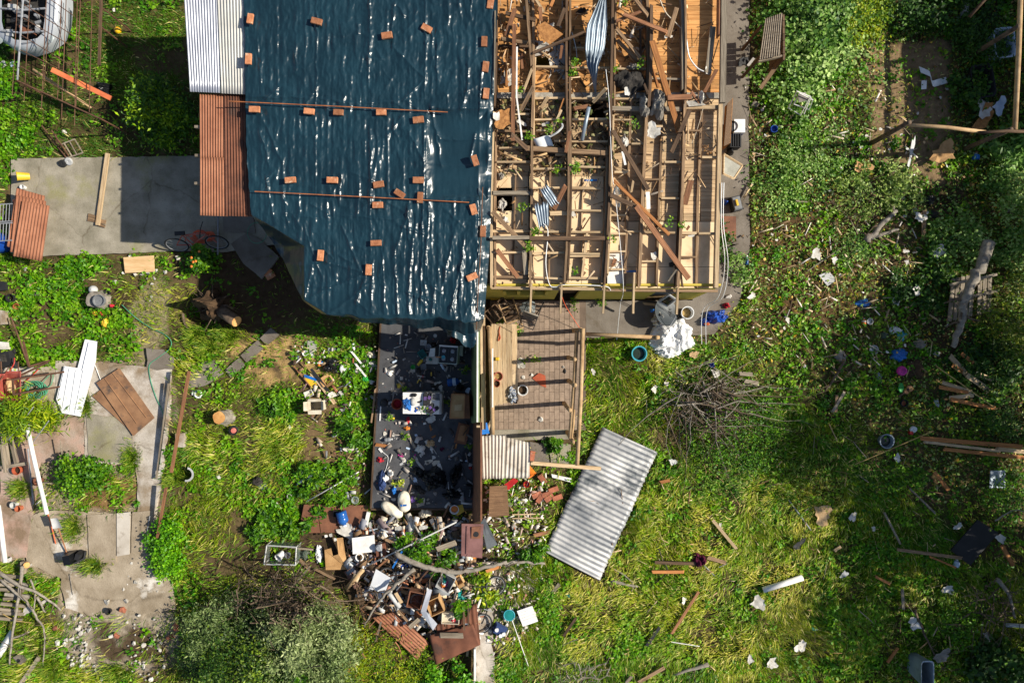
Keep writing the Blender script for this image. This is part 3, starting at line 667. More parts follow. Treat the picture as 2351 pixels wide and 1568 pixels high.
# ------------------------------------------------------------------ the blue-black tarp over the west half of the roof
mat('tarp',rgb(25,52,63),rgb(19,42,52),rough=0.29,scale=1.0,bump=0.05,bscale=60,spec=0.5)
mat('tarp_black',rgb(22,24,27),rgb(16,18,20),rough=0.32,scale=3,bump=0.15,bscale=40,spec=0.5)
def tarp():
 ys=np.arange(-70,797,1.9);us=np.linspace(0,1,300)
 Ly=[-70,0,217,350,430,495,512,560,600,650,690,722,732,742,752,765,785,797]
 Lx=[558,560,563,566,572,577,592,628,652,676,696,738,800,880,960,1020,1060,1080]
 Ry=[-70,0,250,560,700,745,780,797];Rx=[1146,1143,1132,1125,1114,1110,1098,1086]
 L=np.interp(ys,Ly,Lx)[:,None];R=np.interp(ys,Ry,Rx)[:,None]
 Y=np.repeat(ys[:,None],len(us),1);X=L+(R-L)*us[None,:]
 # scalloped loose hem
 X=X+(fbm(Y,Y*0,25,301)-0.5)*6*np.exp(-((X-L)/14)**2);Yw=Y+(fbm(X,X*0,40,303)-0.5)*34*np.clip((Y-700)/60,0,1)
 Z=2.80+0.10*(X-560)/580
 def crease(x0,y0,x1,y1,amp,w,wob=5,seed=0,taper=True):
  """a sharp tent-shaped fold along a wandering line"""
  dx,dy=x1-x0,y1-y0;ll=math.hypot(dx,dy);tx,ty=dx/ll,dy/ll
  t=(X-x0)*tx+(Y-y0)*ty;d=-(X-x0)*ty+(Y-y0)*tx
  near=(np.abs(d)<w*6+wob+6) & (t>0) & (t<ll)
  if not near.any():return 0.0
  out=np.zeros_like(X);t=t[near];d=d[near]
  tt=np.linspace(0,ll,int(ll)+8)
  d=d+np.interp(t,tt,(fbm(tt,tt*0+seed*7.1,22,400+seed)-0.5)*2*wob+(fbm(tt,tt*0+seed*3.1,9,440+seed,2)-0.5)*1.6)
  k=np.clip(t/(ll*0.12),0,1)*np.clip((ll-t)/(ll*0.12),0,1)
  m=np.interp(t,tt,0.55+0.9*fbm(tt,tt*0+seed,30,480+seed))
  out[near]=amp*m*k*np.exp(-np.abs(d)/w)
  return out
 # sheet crinkle that follows the corrugated roof underneath
 wxx=X+(fbm(X,Y,30,305)-0.5)*8
 cr=(ridged(wxx*1.9,Y*0.5,24,311,3)-0.5)*0.040+(ridged(X*0.9,Y*0.8,12,317,3)-0.5)*0.020+(ridged(X,Y,60,319,2)-0.5)*0.04
 smooth_zone=np.clip(1-(np.maximum(np.abs(X-1050)/70,np.abs(Y-355)/105))**6,0,1)
 smooth2=np.clip(1.2-np.hypot((X-790)/80,(Y-690)/36),0,1)
 Z=Z+cr*(1-0.85*smooth_zone)*(1-0.8*smooth2)+0.004*np.sin(wxx*2*math.pi/17)*(1-smooth_zone)
 Z=Z-0.14*smooth_zone*(0.7+0.3*np.cos((Y-355)/52*math.pi))
 for i,(x0,y0,x1,y1,a,w) in enumerate([(727,-70,724,470,0.05,2.2),(676,20,680,180,0.05,4),(849,-70,847,225,0.085,4.2),(849,280,851,490,0.08,4.2),(977,-70,975,250,0.05,2.4),(975,250,966,740,0.05,2.6),
   (906,0,898,80,0.06,4),(1001,60,1004,200,0.05,3),(1030,-20,1030,60,0.045,3),(1082,-60,1080,60,0.05,3),(1078,100,1072,230,0.05,4),(1106,150,1100,280,0.05,3),
   (590,80,598,200,0.05,4),(592,290,622,390,0.06,4),(610,400,626,500,0.06,4),(648,430,660,520,0.06,4),(782,390,780,480,0.07,5),(825,410,820,500,0.05,4),(847,430,852,560,0.05,3),
   (934,470,938,560,0.06,4),(945,465,900,600,0.06,4),(950,520,935,740,0.06,4),(985,440,975,640,0.06,4),(905,600,915,740,0.06,4),(880,570,882,720,0.06,4),(858,590,850,720,0.05,4),
   (1042,530,1015,660,0.06,4),(1000,640,992,735,0.06,4),(1066,530,1052,700,0.06,4),(1060,600,1030,735,0.06,4),(1035,700,1050,740,0.05,4),(970,640,985,700,0.06,4),(1100,450,1096,640,0.05,3),
   (700,525,740,640,0.06,4),(780,510,838,640,0.06,4),(720,600,700,690,0.06,4),(740,600,835,625,0.06,4),(705,685,840,628,0.07,4),(755,722,860,640,0.06,4),(838,640,815,700,0.06,4),
   (563,222,720,225,0.05,3),(720,226,830,240,0.05,3),(830,238,985,228,0.05,3),(660,498,770,500,0.05,4),(770,495,930,505,0.05,4),(590,240,650,380,0.05,4),
   (895,100,975,180,0.05,5),(930,290,975,370,0.05,5),(880,320,930,260,0.05,5),(985,230,1010,330,0.07,5),(1000,300,1015,390,0.05,5),(1095,300,1080,370,0.06,4),(1075,180,1060,260,0.05,5),
   (1003,320,1120,322,0.04,3),(1000,380,1100,381,0.04,3),(1010,455,1110,452,0.05,3),(1020,505,1120,500,0.04,3)]):
  Z=Z+crease(x0,y0,x1,y1,a*.6,w*.85,4,i)
 rr=random.Random(5)
 for i in range(70):
  x0=rr.uniform(575,1110);y0=rr.uniform(-20,700);an=rr.choice([1.57,1.57,1.57,0.7,2.3,0.1])+rr.uniform(-0.3,0.3);l=rr.uniform(25,90)
  if 985<x0<1115 and 250<y0<460:continue
  Z=Z+crease(x0,y0,x0+l*math.cos(an),y0+l*math.sin(an),rr.uniform(0.012,0.032),rr.uniform(2.5,5),4,60+i)
 # hanging flaps: west corner and south hem
 E=np.interp(Y,[480,500,565,687,700],[560,590,698,698,698]);f1=np.clip((E-X)/46,0,1)*(Y>485)*np.clip((Y-485)/40,0,1)
 Eb=np.interp(X,[690,698,753,1083,1130],[680,688,724,738,738]);f2=np.clip((Y-Eb)/26,0,1)
 f3=np.clip((X-(R-30))/34,0,1)*np.clip((Y-150)/200,0,1)
 drop=np.maximum(f1*0.7+f1*0.08*np.sin(Y/9.0)+f1*.06*np.sin(X/11),f2*0.85+f2*0.10*np.sin(X/8.0));Z=Z-drop-f3*0.25*(0.8+0.2*np.sin(Y/12))
 F=(CAM_H-Z)/CAM_H
 o=grid_np('roof_tarp',(X-1175.5)*PX*F,(784-Yw)*PX*F,Z,MATS['tarp'])
 return tag(o,'huge wrinkled dark blue plastic tarp spread over the west roof','tarp')
tarp()
TZ=2.95   # just above the tarp

# ------------------------------------------------------------------ small builders
def scrap(x,y,w,h,rot,m,label,z=0.04,name='paper_sheet',cat='paper',n=8,tilt=0.25,parent=None,ragged=0.25,th=0.004,group=None):
 """thin torn piece, slightly curled; w, h in sheet units"""
 s=S(z);c=P(x,y,z);mb=MB();a0=math.radians(rot);rnd=random.Random(int(x*13+y*7))
 N=max(n,4);ring=[];
 ph=[rnd.uniform(0,6.28) for _ in range(3)];tx,ty=rnd.uniform(-tilt,tilt),rnd.uniform(-tilt,tilt)
 for ring_k in (0.55,1.0):
  for k in range(N*2):
   q=2*math.pi*k/(N*2)+0.4
   sq=1/max(abs(math.cos(q)),abs(math.sin(q)))
   r=ring_k*min(sq*.5,.62)*(1+(ragged*(.5*math.sin(2*q+ph[0])+.45*math.sin(3*q+ph[1])+.35*math.sin(7*q+ph[2]))-.1*ragged+rnd.uniform(-.12,.12)*ragged if ring_k==1 else 0))
   u,v=r*math.cos(q)*w,r*math.sin(q)*h
   X=(u*math.cos(a0)-v*math.sin(a0))*s;Y=(u*math.sin(a0)+v*math.cos(a0))*s
   zz=X*tx+Y*ty+(0.10*min(w,h)*s*rnd.uniform(-0.2,1) if ring_k==1 else 0)
   ring.append((c.x+X,c.y+Y,zz))
 mn=min(p[2] for p in ring);top=[Vector((p[0],p[1],z+p[2]-mn+th)) for p in ring];K=N*2
 ctr=sum(top,Vector())/len(top);vs=[ctr]+top;vs2=[v-Vector((0,0,th)) for v in vs];o=len(vs)
 fs=[(0,1+k,1+(k+1) % K) for k in range(K)]+[(1+k,1+K+k,1+K+(k+1) % K,1+(k+1) % K) for k in range(K)]
 fb=[tuple(reversed([i+o for i in f])) for f in fs]
 rim=[(1+K+(k+1) % K,1+K+k,1+K+k+o,1+K+(k+1) % K+o) for k in range(K)]
 ob=mb.add(vs+vs2,fs+fb+rim).build(name,m,parent)
 if label:tag(ob,label,cat,group)
 return ob
def panel(poly,z,th,m,name,label,cat,parent=None,zs=None,group=None):
 pts=[P(p[0],p[1],(zs[i] if zs else z)) for i,p in enumerate(poly)]
 o=MB().prism(pts,th).build(name,m,parent)
 if label:tag(o,label,cat,group)
 return o
def chunk(x,y,r,m,label=None,z=0.0,name='rubble_chunk',cat='rubble',h=0.6,parent=None,group=None):
 s=S(z);c=P(x,y,z);rnd=random.Random(int(x*31+y*17));mb=MB();n=7;R=r*s
 prof=[(0.85,0.0),(1.0,0.3),(0.9,0.75),(0.6,1.0)];vs=[];sh_=[rnd.uniform(.55,1.3) for _ in range(7)]
 for (pr,pz) in prof:
  for k in range(n):
   q=2*math.pi*k/n
   rr_=R*pr*rnd.uniform(0.75,1.1)*sh_[k];vs.append((c.x+rr_*math.cos(q),c.y+rr_*math.sin(q),z+R*h*1.2*pz*(1+.35*math.cos(q+sh_[0]*9))))
 fs=[(i*n+k,i*n+(k+1) % n,(i+1)*n+(k+1) % n,(i+1)*n+k) for i in range(3) for k in range(n)]+[tuple(range(n-1,-1,-1)),tuple(3*n+k for k in range(n))]
 o=mb.add(vs,fs).build(name,m,parent)
 if label:tag(o,label,cat,group)
 return o
def rot2(ax,ay):return Matrix.Rotation(ax,4,'X') @ Matrix.Rotation(ay,4,'Y')
def bucket(x,y,r,h,m,label,z=0.0,tilt=(0,0),name='bucket',cat='bucket',fill=None,taper=0.78,handle=None):
 """open pail with wall thickness; r in sheet units at the rim height, h in metres"""
 zt=z+h;R=r*S(zt);c=P(x,y,zt);M=rot2(*tilt);t=thing(name,label,cat,(c.x,c.y,z))
 b=Vector((c.x,c.y,zt))-(M @ Vector((0,0,h))).to_3d()
 MB().lathe([(R*taper,0),(R*0.99,h*0.96),(R*1.06,h*0.96),(R*1.06,h),(R*0.93,h),(R*taper*0.93,0.03)],22,M,b,close=True).build('body',m,t,smooth=False)
 if fill:MB().lathe([(R*(taper+0.1),h*0.45),(R*(taper+0.12)*0.6,h*0.52),(0.01,h*0.55)],14,M,b).build('contents',fill,t)
 if handle:
  MB().tube([b+(M @ Vector((R*1.05*math.cos(q),R*1.05*math.sin(q),h+0.01+0.02*math.sin(q)))).to_3d() for q in np.linspace(0,math.pi,9)],0.005,5).build('handle',handle,t)
 return t
def crumple(x,y,rx,ry,h,m,label,z=0.0,rot=0,name='crumpled_cloth',cat='cloth',seed=None,n=22,rough=1.0,parent=None,group=None):
 """soft heap of folded sheet: irregular outline, sharp folds; rx, ry in sheet units"""
 s=S(z);c=P(x,y,z);seed=seed if seed is not None else int(x*7+y*3) % 9000;a0=math.radians(rot)
 u,v=np.meshgrid(np.linspace(-1,1,n),np.linspace(-1,1,n))
 X=u*np.sqrt(1-v*v/2);Yv=v*np.sqrt(1-u*u/2)          # square to disc
 rad=np.hypot(X,Yv);th_=np.arctan2(Yv,X)
 k=0.80+0.40*(fbm(np.cos(th_)*2+5,np.sin(th_)*2+5,1.0,seed,3)-0.5)*2
 px=X*k*rx;py=Yv*k*ry
 f=ridged(px+50+6*fbm(px+9,py,9,seed),py+50,max(min(rx,ry)*.9,4),seed+11,4)
 Zh=h*(np.clip(1-rad**2.2,0,1)**0.6)*(0.35+0.9*np.clip((f-0.35)*1.8,0,1.2)*rough)+0.006
 wx_=(px*math.cos(a0)-py*math.sin(a0))*s+c.x;wy_=(px*math.sin(a0)+py*math.cos(a0))*s+c.y
 vs=[Vector((wx_[j,i],wy_[j,i],z+Zh[j,i])) for j in range(n) for i in range(n)]
 fs=[(j*n+i,j*n+i+1,(j+1)*n+i+1,(j+1)*n+i) for j in range(n-1) for i in range(n-1)]
 rim=[i for i in range(n)]+[j*n+n-1 for j in range(1,n)]+[(n-1)*n+i for i in range(n-2,-1,-1)]+[j*n for j in range(n-2,0,-1)]
 o=len(vs);vs+=[Vector((vs[i].x,vs[i].y,z-0.003)) for i in rim];K=len(rim)
 fs+=[(rim[(q+1) % K],rim[q],o+q,o+(q+1) % K) for q in range(K)]+[tuple(range(o+K-1,o-1,-1))]
 ob=MB().add(vs,fs).build(name,m,parent)
 ob.data.polygons.foreach_set('use_smooth',[n<12]*len(ob.data.polygons))
 if label:tag(ob,label,cat,group)
 return ob
def rod(pts,r,m,label,name='rod',cat='rod',n=6,parent=None,group=None):
 """pts (x, y, z) sheet positions; r metres or list"""
 o=MB().tube([P(*p) for p in pts],r,n).build(name,m,parent,smooth=n>6)
 if label:tag(o,label,cat,group)
 return o
def curve_pts(pts,k=6):
 """smooth a polyline of (x, y, z) by Catmull-Rom"""
 out=[];p=[pts[0]]+list(pts)+[pts[-1]]
 for i in range(1,len(p)-2):
  for j in range(k):
   t=j/k;q=[]
   for d in range(3):
    a,b,c,e=p[i-1][d],p[i][d],p[i+1][d],p[i+2][d]
    q.append(0.5*(2*b+(c-a)*t+(2*a-5*b+4*c-e)*t*t+(3*b-a-3*c+e)*t**3))
   out.append(tuple(q))
 return out+[pts[-1]]
def cord(pts,r,m,label,name='cable',cat='cable',k=6,parent=None):
 return rod(curve_pts(pts,k),r,m,label,name,cat,5,parent)
def carton(x,y,w,d,h,rot,m,label,z=0.0,name='cardboard_box',cat='box',flaps=True,fill=None,wall=0.012):
 """open-topped box: four sides, bottom, bent flaps; w, d in sheet units at the rim"""
 s=S(z+h);c=P(x,y,z+h);W,D=w*s,d*s;t=thing(name,label,cat,(c.x,c.y,z));a=math.radians(rot)
 R=Matrix.Rotation(a,4,'Z')
 def at(lx,ly,lz):return Vector((c.x,c.y,z))+(R @ Vector((lx,ly,lz))).to_3d()
 mb=MB();mb.box(at(0,0,0.006),(W,D,0.012),a)
 for sx,sy,bw,bd in ((0,-1,W,wall),(0,1,W,wall),(-1,0,wall,D-2*wall),(1,0,wall,D-2*wall)):
  mb.box(at(sx*(W-wall)/2,sy*(D-wall)/2,h/2+0.007),(bw,bd,h-0.014),a)
 mb.build('body',m,t)
 if flaps:
  for sx,sy in ((0,-1),(0,1),(-1,0),(1,0)):
   ang=random.uniform(0.2,1.2);ln=min(W,D)*0.38
   e=Vector((sx*W/2,sy*D/2,h));dirv=Vector((sx*math.cos(ang),sy*math.cos(ang),math.sin(ang)*random.choice((-0.6,1))))*ln
   hw=(W if sx==0 else D)*0.48;tv=Vector((1,0,0)) if sx==0 else Vector((0,1,0))
   q=[e-tv*hw,e+tv*hw,e+tv*hw*0.95+dirv,e-tv*hw*0.95+dirv]
   q=[at(*p) for p in q];q2=[p+Vector((0,0,0.006)) for p in q]
   MB().add(q+q2,[(0,1,2,3),(7,6,5,4),(0,4,5,1),(1,5,6,2),(2,6,7,3),(3,7,4,0)]).build('flap',m,t)
 if fill:
  for i,fm in enumerate(fill):
   crumple(x+random.uniform(-0.22,0.22)*w,y+random.uniform(-0.22,0.22)*d,w*0.22,d*0.22,h*0.6,fm,None,z=z+0.02,name='contents',parent=t,n=9,seed=i*37+int(x))
 return t
def bottle(x,y,r,L,rot,m,label,z=0.0,cap='white_plastic',name='bottle',cat='bottle',up=False,band=None):
 """r sheet units, L metres; lying along rot, or standing"""
 R=r*S(z);c=P(x,y,z);t=thing(name,label,cat,c)
 M=Matrix.Translation(c) @ (Matrix.Identity(4) if up else (Matrix.Rotation(math.radians(rot),4,'Z') @ Matrix.Translation((-L/2,0,R)) @ Matrix.Rotation(math.pi/2,4,'Y')))
 MB().lathe([(R*0.9,0),(R,0.03*L),(R,0.30*L),(R*0.94,0.33*L),(R,0.36*L),(R,0.66*L),(R*0.8,0.76*L),(R*0.36,0.84*L),(R*0.34,0.92*L)],16,M,close=True).build('body',m,t,smooth=True)
 MB().lathe([(R*0.42,0.905*L),(R*0.42,L),(0.001,L)],12,M).build('cap',cap,t)
 if band:MB().lathe([(R*1.02,0.38*L),(R*1.02,0.62*L)],16,M).build('paper_band',band,t)
 return t

for nm,c1,c2,r in (('white_plastic',(230,230,228),(206,206,204),.45),('white_cloth',(226,222,212),(196,190,178),.85),('cream_cloth',(214,204,184),(180,168,146),.9),('paper_white',(214,210,202),(172,166,154),.85),('paper_blue',(196,208,220),(160,180,204),.8),('cardboard',(188,150,104),(160,122,80),.9),
  ('cardboard_pale',(206,176,134),(184,150,108),.9),('grey_cloth',(150,144,134),(108,102,94),.9),('dark_cloth',(66,62,58),(34,32,30),.9),('black_plastic',(24,25,28),(16,17,19),.35),('black_matte',(34,34,36),(24,24,26),.7),('denim',(58,76,120),(42,56,92),.9),('blue_plastic',(28,76,168),(20,58,132),.35),
  ('blue_bright',(36,112,190),(24,84,150),.45),('teal',(20,128,124),(14,100,98),.45),('cyan',(70,170,186),(52,140,156),.45),('red_plastic',(190,36,34),(150,26,26),.45),('red_cloth',(196,50,62),(150,36,48),.9),('maroon',(92,26,56),(66,16,40),.9),('orange_plastic',(226,128,40),(196,100,28),.45),('terracotta',(178,88,56),(148,68,42),.8),
  ('yellow_plastic',(222,186,52),(196,156,36),.45),('yellow_ball',(232,190,20),(210,160,14),.5),('green_plastic',(46,158,62),(30,126,48),.45),('purple',(140,104,180),(110,78,150),.8),('pink',(206,52,150),(172,38,122),.45),('grey_plastic',(126,128,130),(98,100,102),.5),('light_grey',(184,184,182),(158,158,156),.6),
  ('steel',(150,152,156),(118,120,124),.35),('rubber',(36,36,36),(26,26,26),.8),('red_paint',(176,92,80),(140,62,52),.6),('orange_paint',(204,110,64),(170,84,46),.6),('mauve_door',(126,88,84),(104,70,66),.7),('brown_board',(128,84,60),(100,64,46),.8),('cabinet_brown',(176,124,76),(150,100,58),.6),
  ('door_brown',(140,86,46),(112,66,34),.5),('mortar_white',(196,192,184),(146,140,130),.95),('orange_cushion',(206,128,54),(178,104,40),.9),('sack',(222,214,196),(192,182,160),.85),('olive_cloth',(88,100,88),(66,76,66),.85),('bark',(112,96,80),(74,62,52),.95),('bark_grey',(150,142,130),(112,104,94),.95),('log_end',(214,168,106),(178,126,72),.9),
  ('twig',(104,90,74),(74,62,50),.95),('hose_green',(74,150,116),(54,122,92),.5),('hose_red',(196,64,50),(160,48,38),.5),('orange_cord',(214,86,40),(180,66,30),.6),('paint_white',(232,230,226),(208,204,198),.5),('soil',(84,66,48),(58,44,32),.98),('hay',(186,160,104),(150,122,74),.95),('clay_pot',(172,100,70),(140,78,54),.85)):
 soft=r>0.8
 mat(nm,rgb(*c1),rgb(*c2),rough=r,scale=4 if not nm.startswith(('bark','twig')) else 9,detail=6,bump=0.25 if soft else 0.06,bscale=30,spec=0.2 if soft else 0.45)
mat('clear_plastic',rgb(190,200,200),rgb(160,172,174),rough=0.2,alpha=0.45,bump=0.2,bscale=20)
mat('glass',rgb(150,160,156),rgb(130,140,138),rough=0.08,alpha=0.35,bump=0)
mat('jug_blue',rgb(44,104,176),rgb(28,80,150),rough=0.2,alpha=0.85,bump=0.05)
mat('water',rgb(48,58,48),rgb(38,46,38),rough=0.06,bump=0.02)
mat('pattern_cloth',rgb(50,76,116),rgb(206,206,200),rough=0.9,scale=34,detail=2,contrast=(0.45,0.55),bump=0.2,col3=rgb(30,32,44),t3=(0.52,0.56),s3=26)
mat('stripe_cloth',rgb(40,52,96),rgb(216,216,220),rough=0.9,scale=8,stretch=(1,6,1),detail=0,contrast=(0.48,0.52),bump=0.2)

# ------------------------------------------------------------------ bricks weighing the tarp down
BR=[(576,46,82,'brick standing lengthwise at the tarp\'s west edge beside the zinc roof, upper one'),(572,138,88,'brick at the tarp\'s west edge beside the zinc roof, lower one'),
 (728,52,-14,'brick at the top of the tarp, nearest the white sheets'),(889,84,8,'pale brick lying alone below the tarp\'s top edge'),(980,68,-28,'slanted brick at the top of the tarp near its thin long fold'),
 (1126,11,82,'brick cut by the top of the photo at the tarp\'s east edge'),(1112,98,88,'second brick from the top along the tarp\'s east edge'),(1115,156,83,'third brick from the top along the tarp\'s east edge'),(1116,217,84,'fourth brick from the top along the tarp\'s east edge'),
 (586,253,-2,'brick under the west end of the upper rusty rod'),(711,258,-6,'second brick from the west below the upper rusty rod'),(778,260,-3,'third brick from the west below the upper rusty rod'),(876,260,0,'fourth brick from the west below the upper rusty rod'),(961,277,6,'brownish brick below the east end of the upper rusty rod'),
 (1091,370,-72,'tilted brick on the smooth sagging part of the tarp'),(668,415,5,'westmost brick above the lower rusty rod'),(764,415,-2,'second brick from the west above the lower rusty rod'),(870,425,9,'third brick from the west above the lower rusty rod, slightly turned'),(961,415,0,'eastmost brick above the lower rusty rod'),
 (918,446,-33,'slanted brick touching the lower rusty rod'),(965,455,86,'upright brick lying across the lower rusty rod'),(868,472,1,'pale pinkish brick just below the lower rusty rod'),(1087,482,-74,'tilted brick past the east end of the lower rusty rod'),(1109,532,88,'brick on the east hem of the tarp beside the dark rod'),
 (864,559,2,'single flat brick in the middle of the tarp\'s south part'),(737,587,84,'upright brick near the tarp\'s hanging west corner'),(847,620,86,'upright brick where folds fan out near the tarp\'s south edge'),(1084,636,24,'slanted brick low on the tarp near the yellow wall')]
bme=None
for x,y,a,lb in BR:
 s=S(TZ);c=P(x,y,TZ-0.06);L_,W_=25*s,14*s
 if bme is None:
  o=MB().box((0,0,0.03),(L_,W_,0.06)).build('brick','brick',origin=(0,0,0));bme=o.data
  import bmesh
  bm=bmesh.new();bm.from_mesh(bme);bmesh.ops.bevel(bm,geom=list(bm.edges),offset=0.006,segments=1,affect='EDGES');bm.to_mesh(bme);bm.free()
 else:o=bpy.data.objects.new('brick',bme);COL.objects.link(o)
 o.location=c+Vector((0,0,0.01));o.rotation_euler=(random.uniform(-.04,.04),random.uniform(-.04,.04),math.radians(a));o.scale=(random.choice((1,1,.97,.92,1.03)),random.uniform(.93,1.05),1)
 tag(o,lb,'brick','bricks holding the tarp')
for x,y,a,lb in ((615,625,40,'brick on the shaded ground west of the tarp corner, upper of two'),(622,634,30,'brick on the shaded ground west of the tarp corner, lower of two')):
 o=bpy.data.objects.new('brick',bme);COL.objects.link(o);o.location=P(x,y,0.0);o.rotation_euler[2]=math.radians(a);tag(o,lb,'brick')
rod([(527,233,TZ-.02),(780,245,TZ+.02),(1028,258,TZ)],0.012,'rod_rust','upper rusty rod lying across the tarp')
rod([(585,440,TZ-.02),(830,452,TZ+.02),(1077,465,TZ)],0.012,'rod_rust','lower rusty rod lying across the tarp')
rod([(1108,430,TZ-.05),(1104,560,TZ),(1096,700,TZ-.05),(1094,757,TZ-.2)],0.012,'steel_rust','dark rusty rod along the tarp\'s east hem')
beam(1137,25,1135,215,3,0.02,TZ,TZ,'timber_grey','lath','thin grey lath pinning the tarp\'s upper east edge','lath')
# ------------------------------------------------------------------ loose timbers and rubbish on the open ceiling
def B(x0,y0,x1,y1,w,z0,z1,m,label,th=0.05,name='broken_plank',cat='plank',**k):return beam(x0,y0,x1,y1,w,th,z0,z1,m,name,label,cat,ends=0.06,**k)
panel([(1231,62),(1251,50),(1293,79),(1262,103),(1242,86)],2.9,0.012,'osb','chipboard_panel','five-sided chipboard piece lying on plaster in the upper ceiling','board')
panel([(1148,26),(1176,28),(1172,53),(1150,51)],2.7,0.012,'osb','chipboard_panel','small square chipboard piece near the tarp\'s upper edge','board')
scrap(1157,273,44,42,10,'osb','ragged round chipboard piece beside the tarp\'s east edge',z=2.82,name='chipboard_panel',cat='board',n=10,th=0.012,tilt=0.05)
scrap(1140,268,14,20,0,'paper_white','white paper wad on the ragged chipboard piece',z=2.86,name='paper_wad',n=6)
for a in [(1181,55,1177,327,9,2.92,2.86,'timber_red','long red-brown beam standing parallel to the tarp\'s east edge'),
  (1183,18,1161,85,10,2.95,2.8,'timber_red','short red plank leaning beside the small chipboard piece'),
  (1148,88,1213,99,8,2.80,2.82,'timber_old','level board crossing the first roof bay near the top'),
  (1157,29,1231,46,8,2.9,2.86,'timber_dark','dark charred board at the top of the first roof bay'),
  (1225,198,1194,257,8,2.95,2.75,'timber_old','slanting brown plank left of the first rafter'),
  (1222,156,1198,220,5,2.9,2.7,'timber_pale','thin pale plank slanting beside the first rafter'),
  (1208,-10,1221,154,6,2.95,2.9,'timber_old','loose rafter leaning against the first rafter at the top'),
  (1222,123,1345,72,5,2.95,3.0,'timber_dark','long thin dark batten slanting across two roof bays'),
  (1297,18,1279,66,8,2.85,2.8,'timber_dark','short dark plank above the plaster rubble'),
  (1240,13,1242,51,8,2.9,2.75,'timber_red','short red stub above the five-sided chipboard'),
  (1228,-5,1250,30,6,2.85,2.75,'timber_pale','splintered pale stub at the very top of the second bay'),
  (1262,20,1275,-10,6,2.8,2.85,'timber_orange','orange splinter at the top of the second bay'),
  (1291,100,1286,140,6,2.75,2.7,'timber_red','narrow red plank lying in the plaster'),
  (1394,200,1360,237,7,2.95,2.7,'timber_pale','pale splintered plank beside the dark ceiling hole'),
  (1314,251,1353,243,9,2.75,2.75,'timber_red','short brown board next to the ceiling hole'),
  (1261,218,1240,252,7,2.7,2.6,'timber_pale','pale split board in the second bay below the mortar strip'),
  (1297,222,1284,258,4,2.75,2.65,'timber_orange','thin orange splinter right of the second bay\'s middle joist'),
  (1290,250,1262,310,5,2.8,2.6,'timber_pale','forked pale stick above the white fender'),
  (1309,300,1298,355,7,2.9,2.8,'timber_red','broken red stub nailed beside the double rafter'),
  (1172,306,1214,345,10,2.9,2.72,'timber_dark','dark plank ending beside the white fender'),
  (1170,240,1190,300,6,2.7,2.7,'timber_dark','dark lath behind the long red-brown beam'),
  (1497,92,1561,305,13,3.05,2.75,'timber_orange','thick orange beam slanting over the open ceiling'),
  (1456,-5,1490,38,7,3.0,2.95,'timber_old','short strut slanting at the top beside the tall rafter'),
  (1427,31,1535,75,8,3.0,2.95,'timber_red','red-brown batten crossing the tall rafter near the top'),
  (1412,49,1484,22,6,2.9,2.95,'timber_red','mottled batten rising to the right near the top'),
  (1414,64,1482,147,7,2.85,2.75,'timber_old','upper of two parallel slanting planks'),
  (1416,90,1468,143,7,2.7,2.65,'timber_old','lower of two parallel slanting planks'),
  (1470,66,1471,132,5,2.62,2.62,'timber_dark','dark lath lying flat beside two slanting planks'),
  (1555,15,1533,90,10,2.72,2.62,'timber_old','weathered plank lying on orange boards with paper at its end'),
  (1638,57,1625,172,13,2.66,2.62,'timber_grey','wide grey plank lying alone on the orange boards'),
  (1647,158,1616,215,8,2.85,2.65,'timber_red','reddish plank leaning from the grey wall plate'),
  (1531,224,1590,222,12,2.95,2.95,'timber_red','level brown board resting on the thick orange beam'),
  (1586,209,1610,241,6,2.85,2.7,'timber_red','short red lath beside the white bag'),
  (1494,148,1513,205,6,2.8,2.7,'timber_orange','orange board lying under the thick orange beam'),
  (1488,215,1478,190,5,2.9,2.85,'timber_dark','short dark stub above the grey sheet'),
  (1585,250,1561,306,10,2.95,2.85,'timber_dark','dark banded plank at the foot of the thick orange beam'),
  (1563,304,1541,352,9,2.85,2.7,'timber_dark','charred plank end below the banded plank'),
  (1581,255,1580,330,3,2.9,2.7,'timber_pale','pale splinter beside the banded plank'),
  (1405,296,1490,438,9,2.95,2.75,'timber_dark','mottled dark beam slanting over the middle joists'),
  (1408,413,1540,542,7,2.98,2.72,'timber_orange','splintered orange-brown batten slanting to lower right'),
  (1460,472,1584,643,12,2.95,2.7,'timber_red','thick red-brown beam pointing to the lower right wall plate'),
  (1398,446,1459,474,10,2.9,2.88,'timber_dark','short mottled beam meeting the two slanting timbers'),
  (1588,410,1571,474,13,2.75,2.66,'timber_red','wide reddish plank in the sixth bay'),
  (1300,424,1270,485,10,2.9,2.7,'timber_red','reddish plank crossing the bent zinc pieces'),
  (1130,485,1211,570,10,2.85,2.75,'timber_old','grey-brown plank slanting from the tarp over lower bays'),
  (1140,572,1190,638,10,2.75,2.65,'timber_red','reddish plank in the lowest corner bay by the tarp'),
  (1203,570,1208,632,10,2.72,2.68,'timber_grey','short slate-grey board beside the second rafter'),
  (1216,610,1228,652,4,2.72,2.65,'timber_dark','thin dark lath right of the slate-grey board'),
  (1556,616,1534,648,5,2.72,2.6,'timber_grey','thin grey lath below the thick red-brown beam'),
  (1562,620,1568,662,4,2.7,2.6,'timber_dark','dark splinter under the end of the red-brown beam'),
  (1455,412,1449,444,5,2.75,2.65,'timber_pale','pale splinter beside the white board'),
  (1160,140,1164,200,6,2.7,2.62,'timber_orange','small orange board in the first roof bay'),
  (1196,120,1200,160,6,2.7,2.62,'timber_red','small rusty red board right of the white strip'),
  (1586,515,1574,532,5,2.62,2.6,'timber_red','tiny red offcut on the smooth ceiling panel')]:
 B(*a)
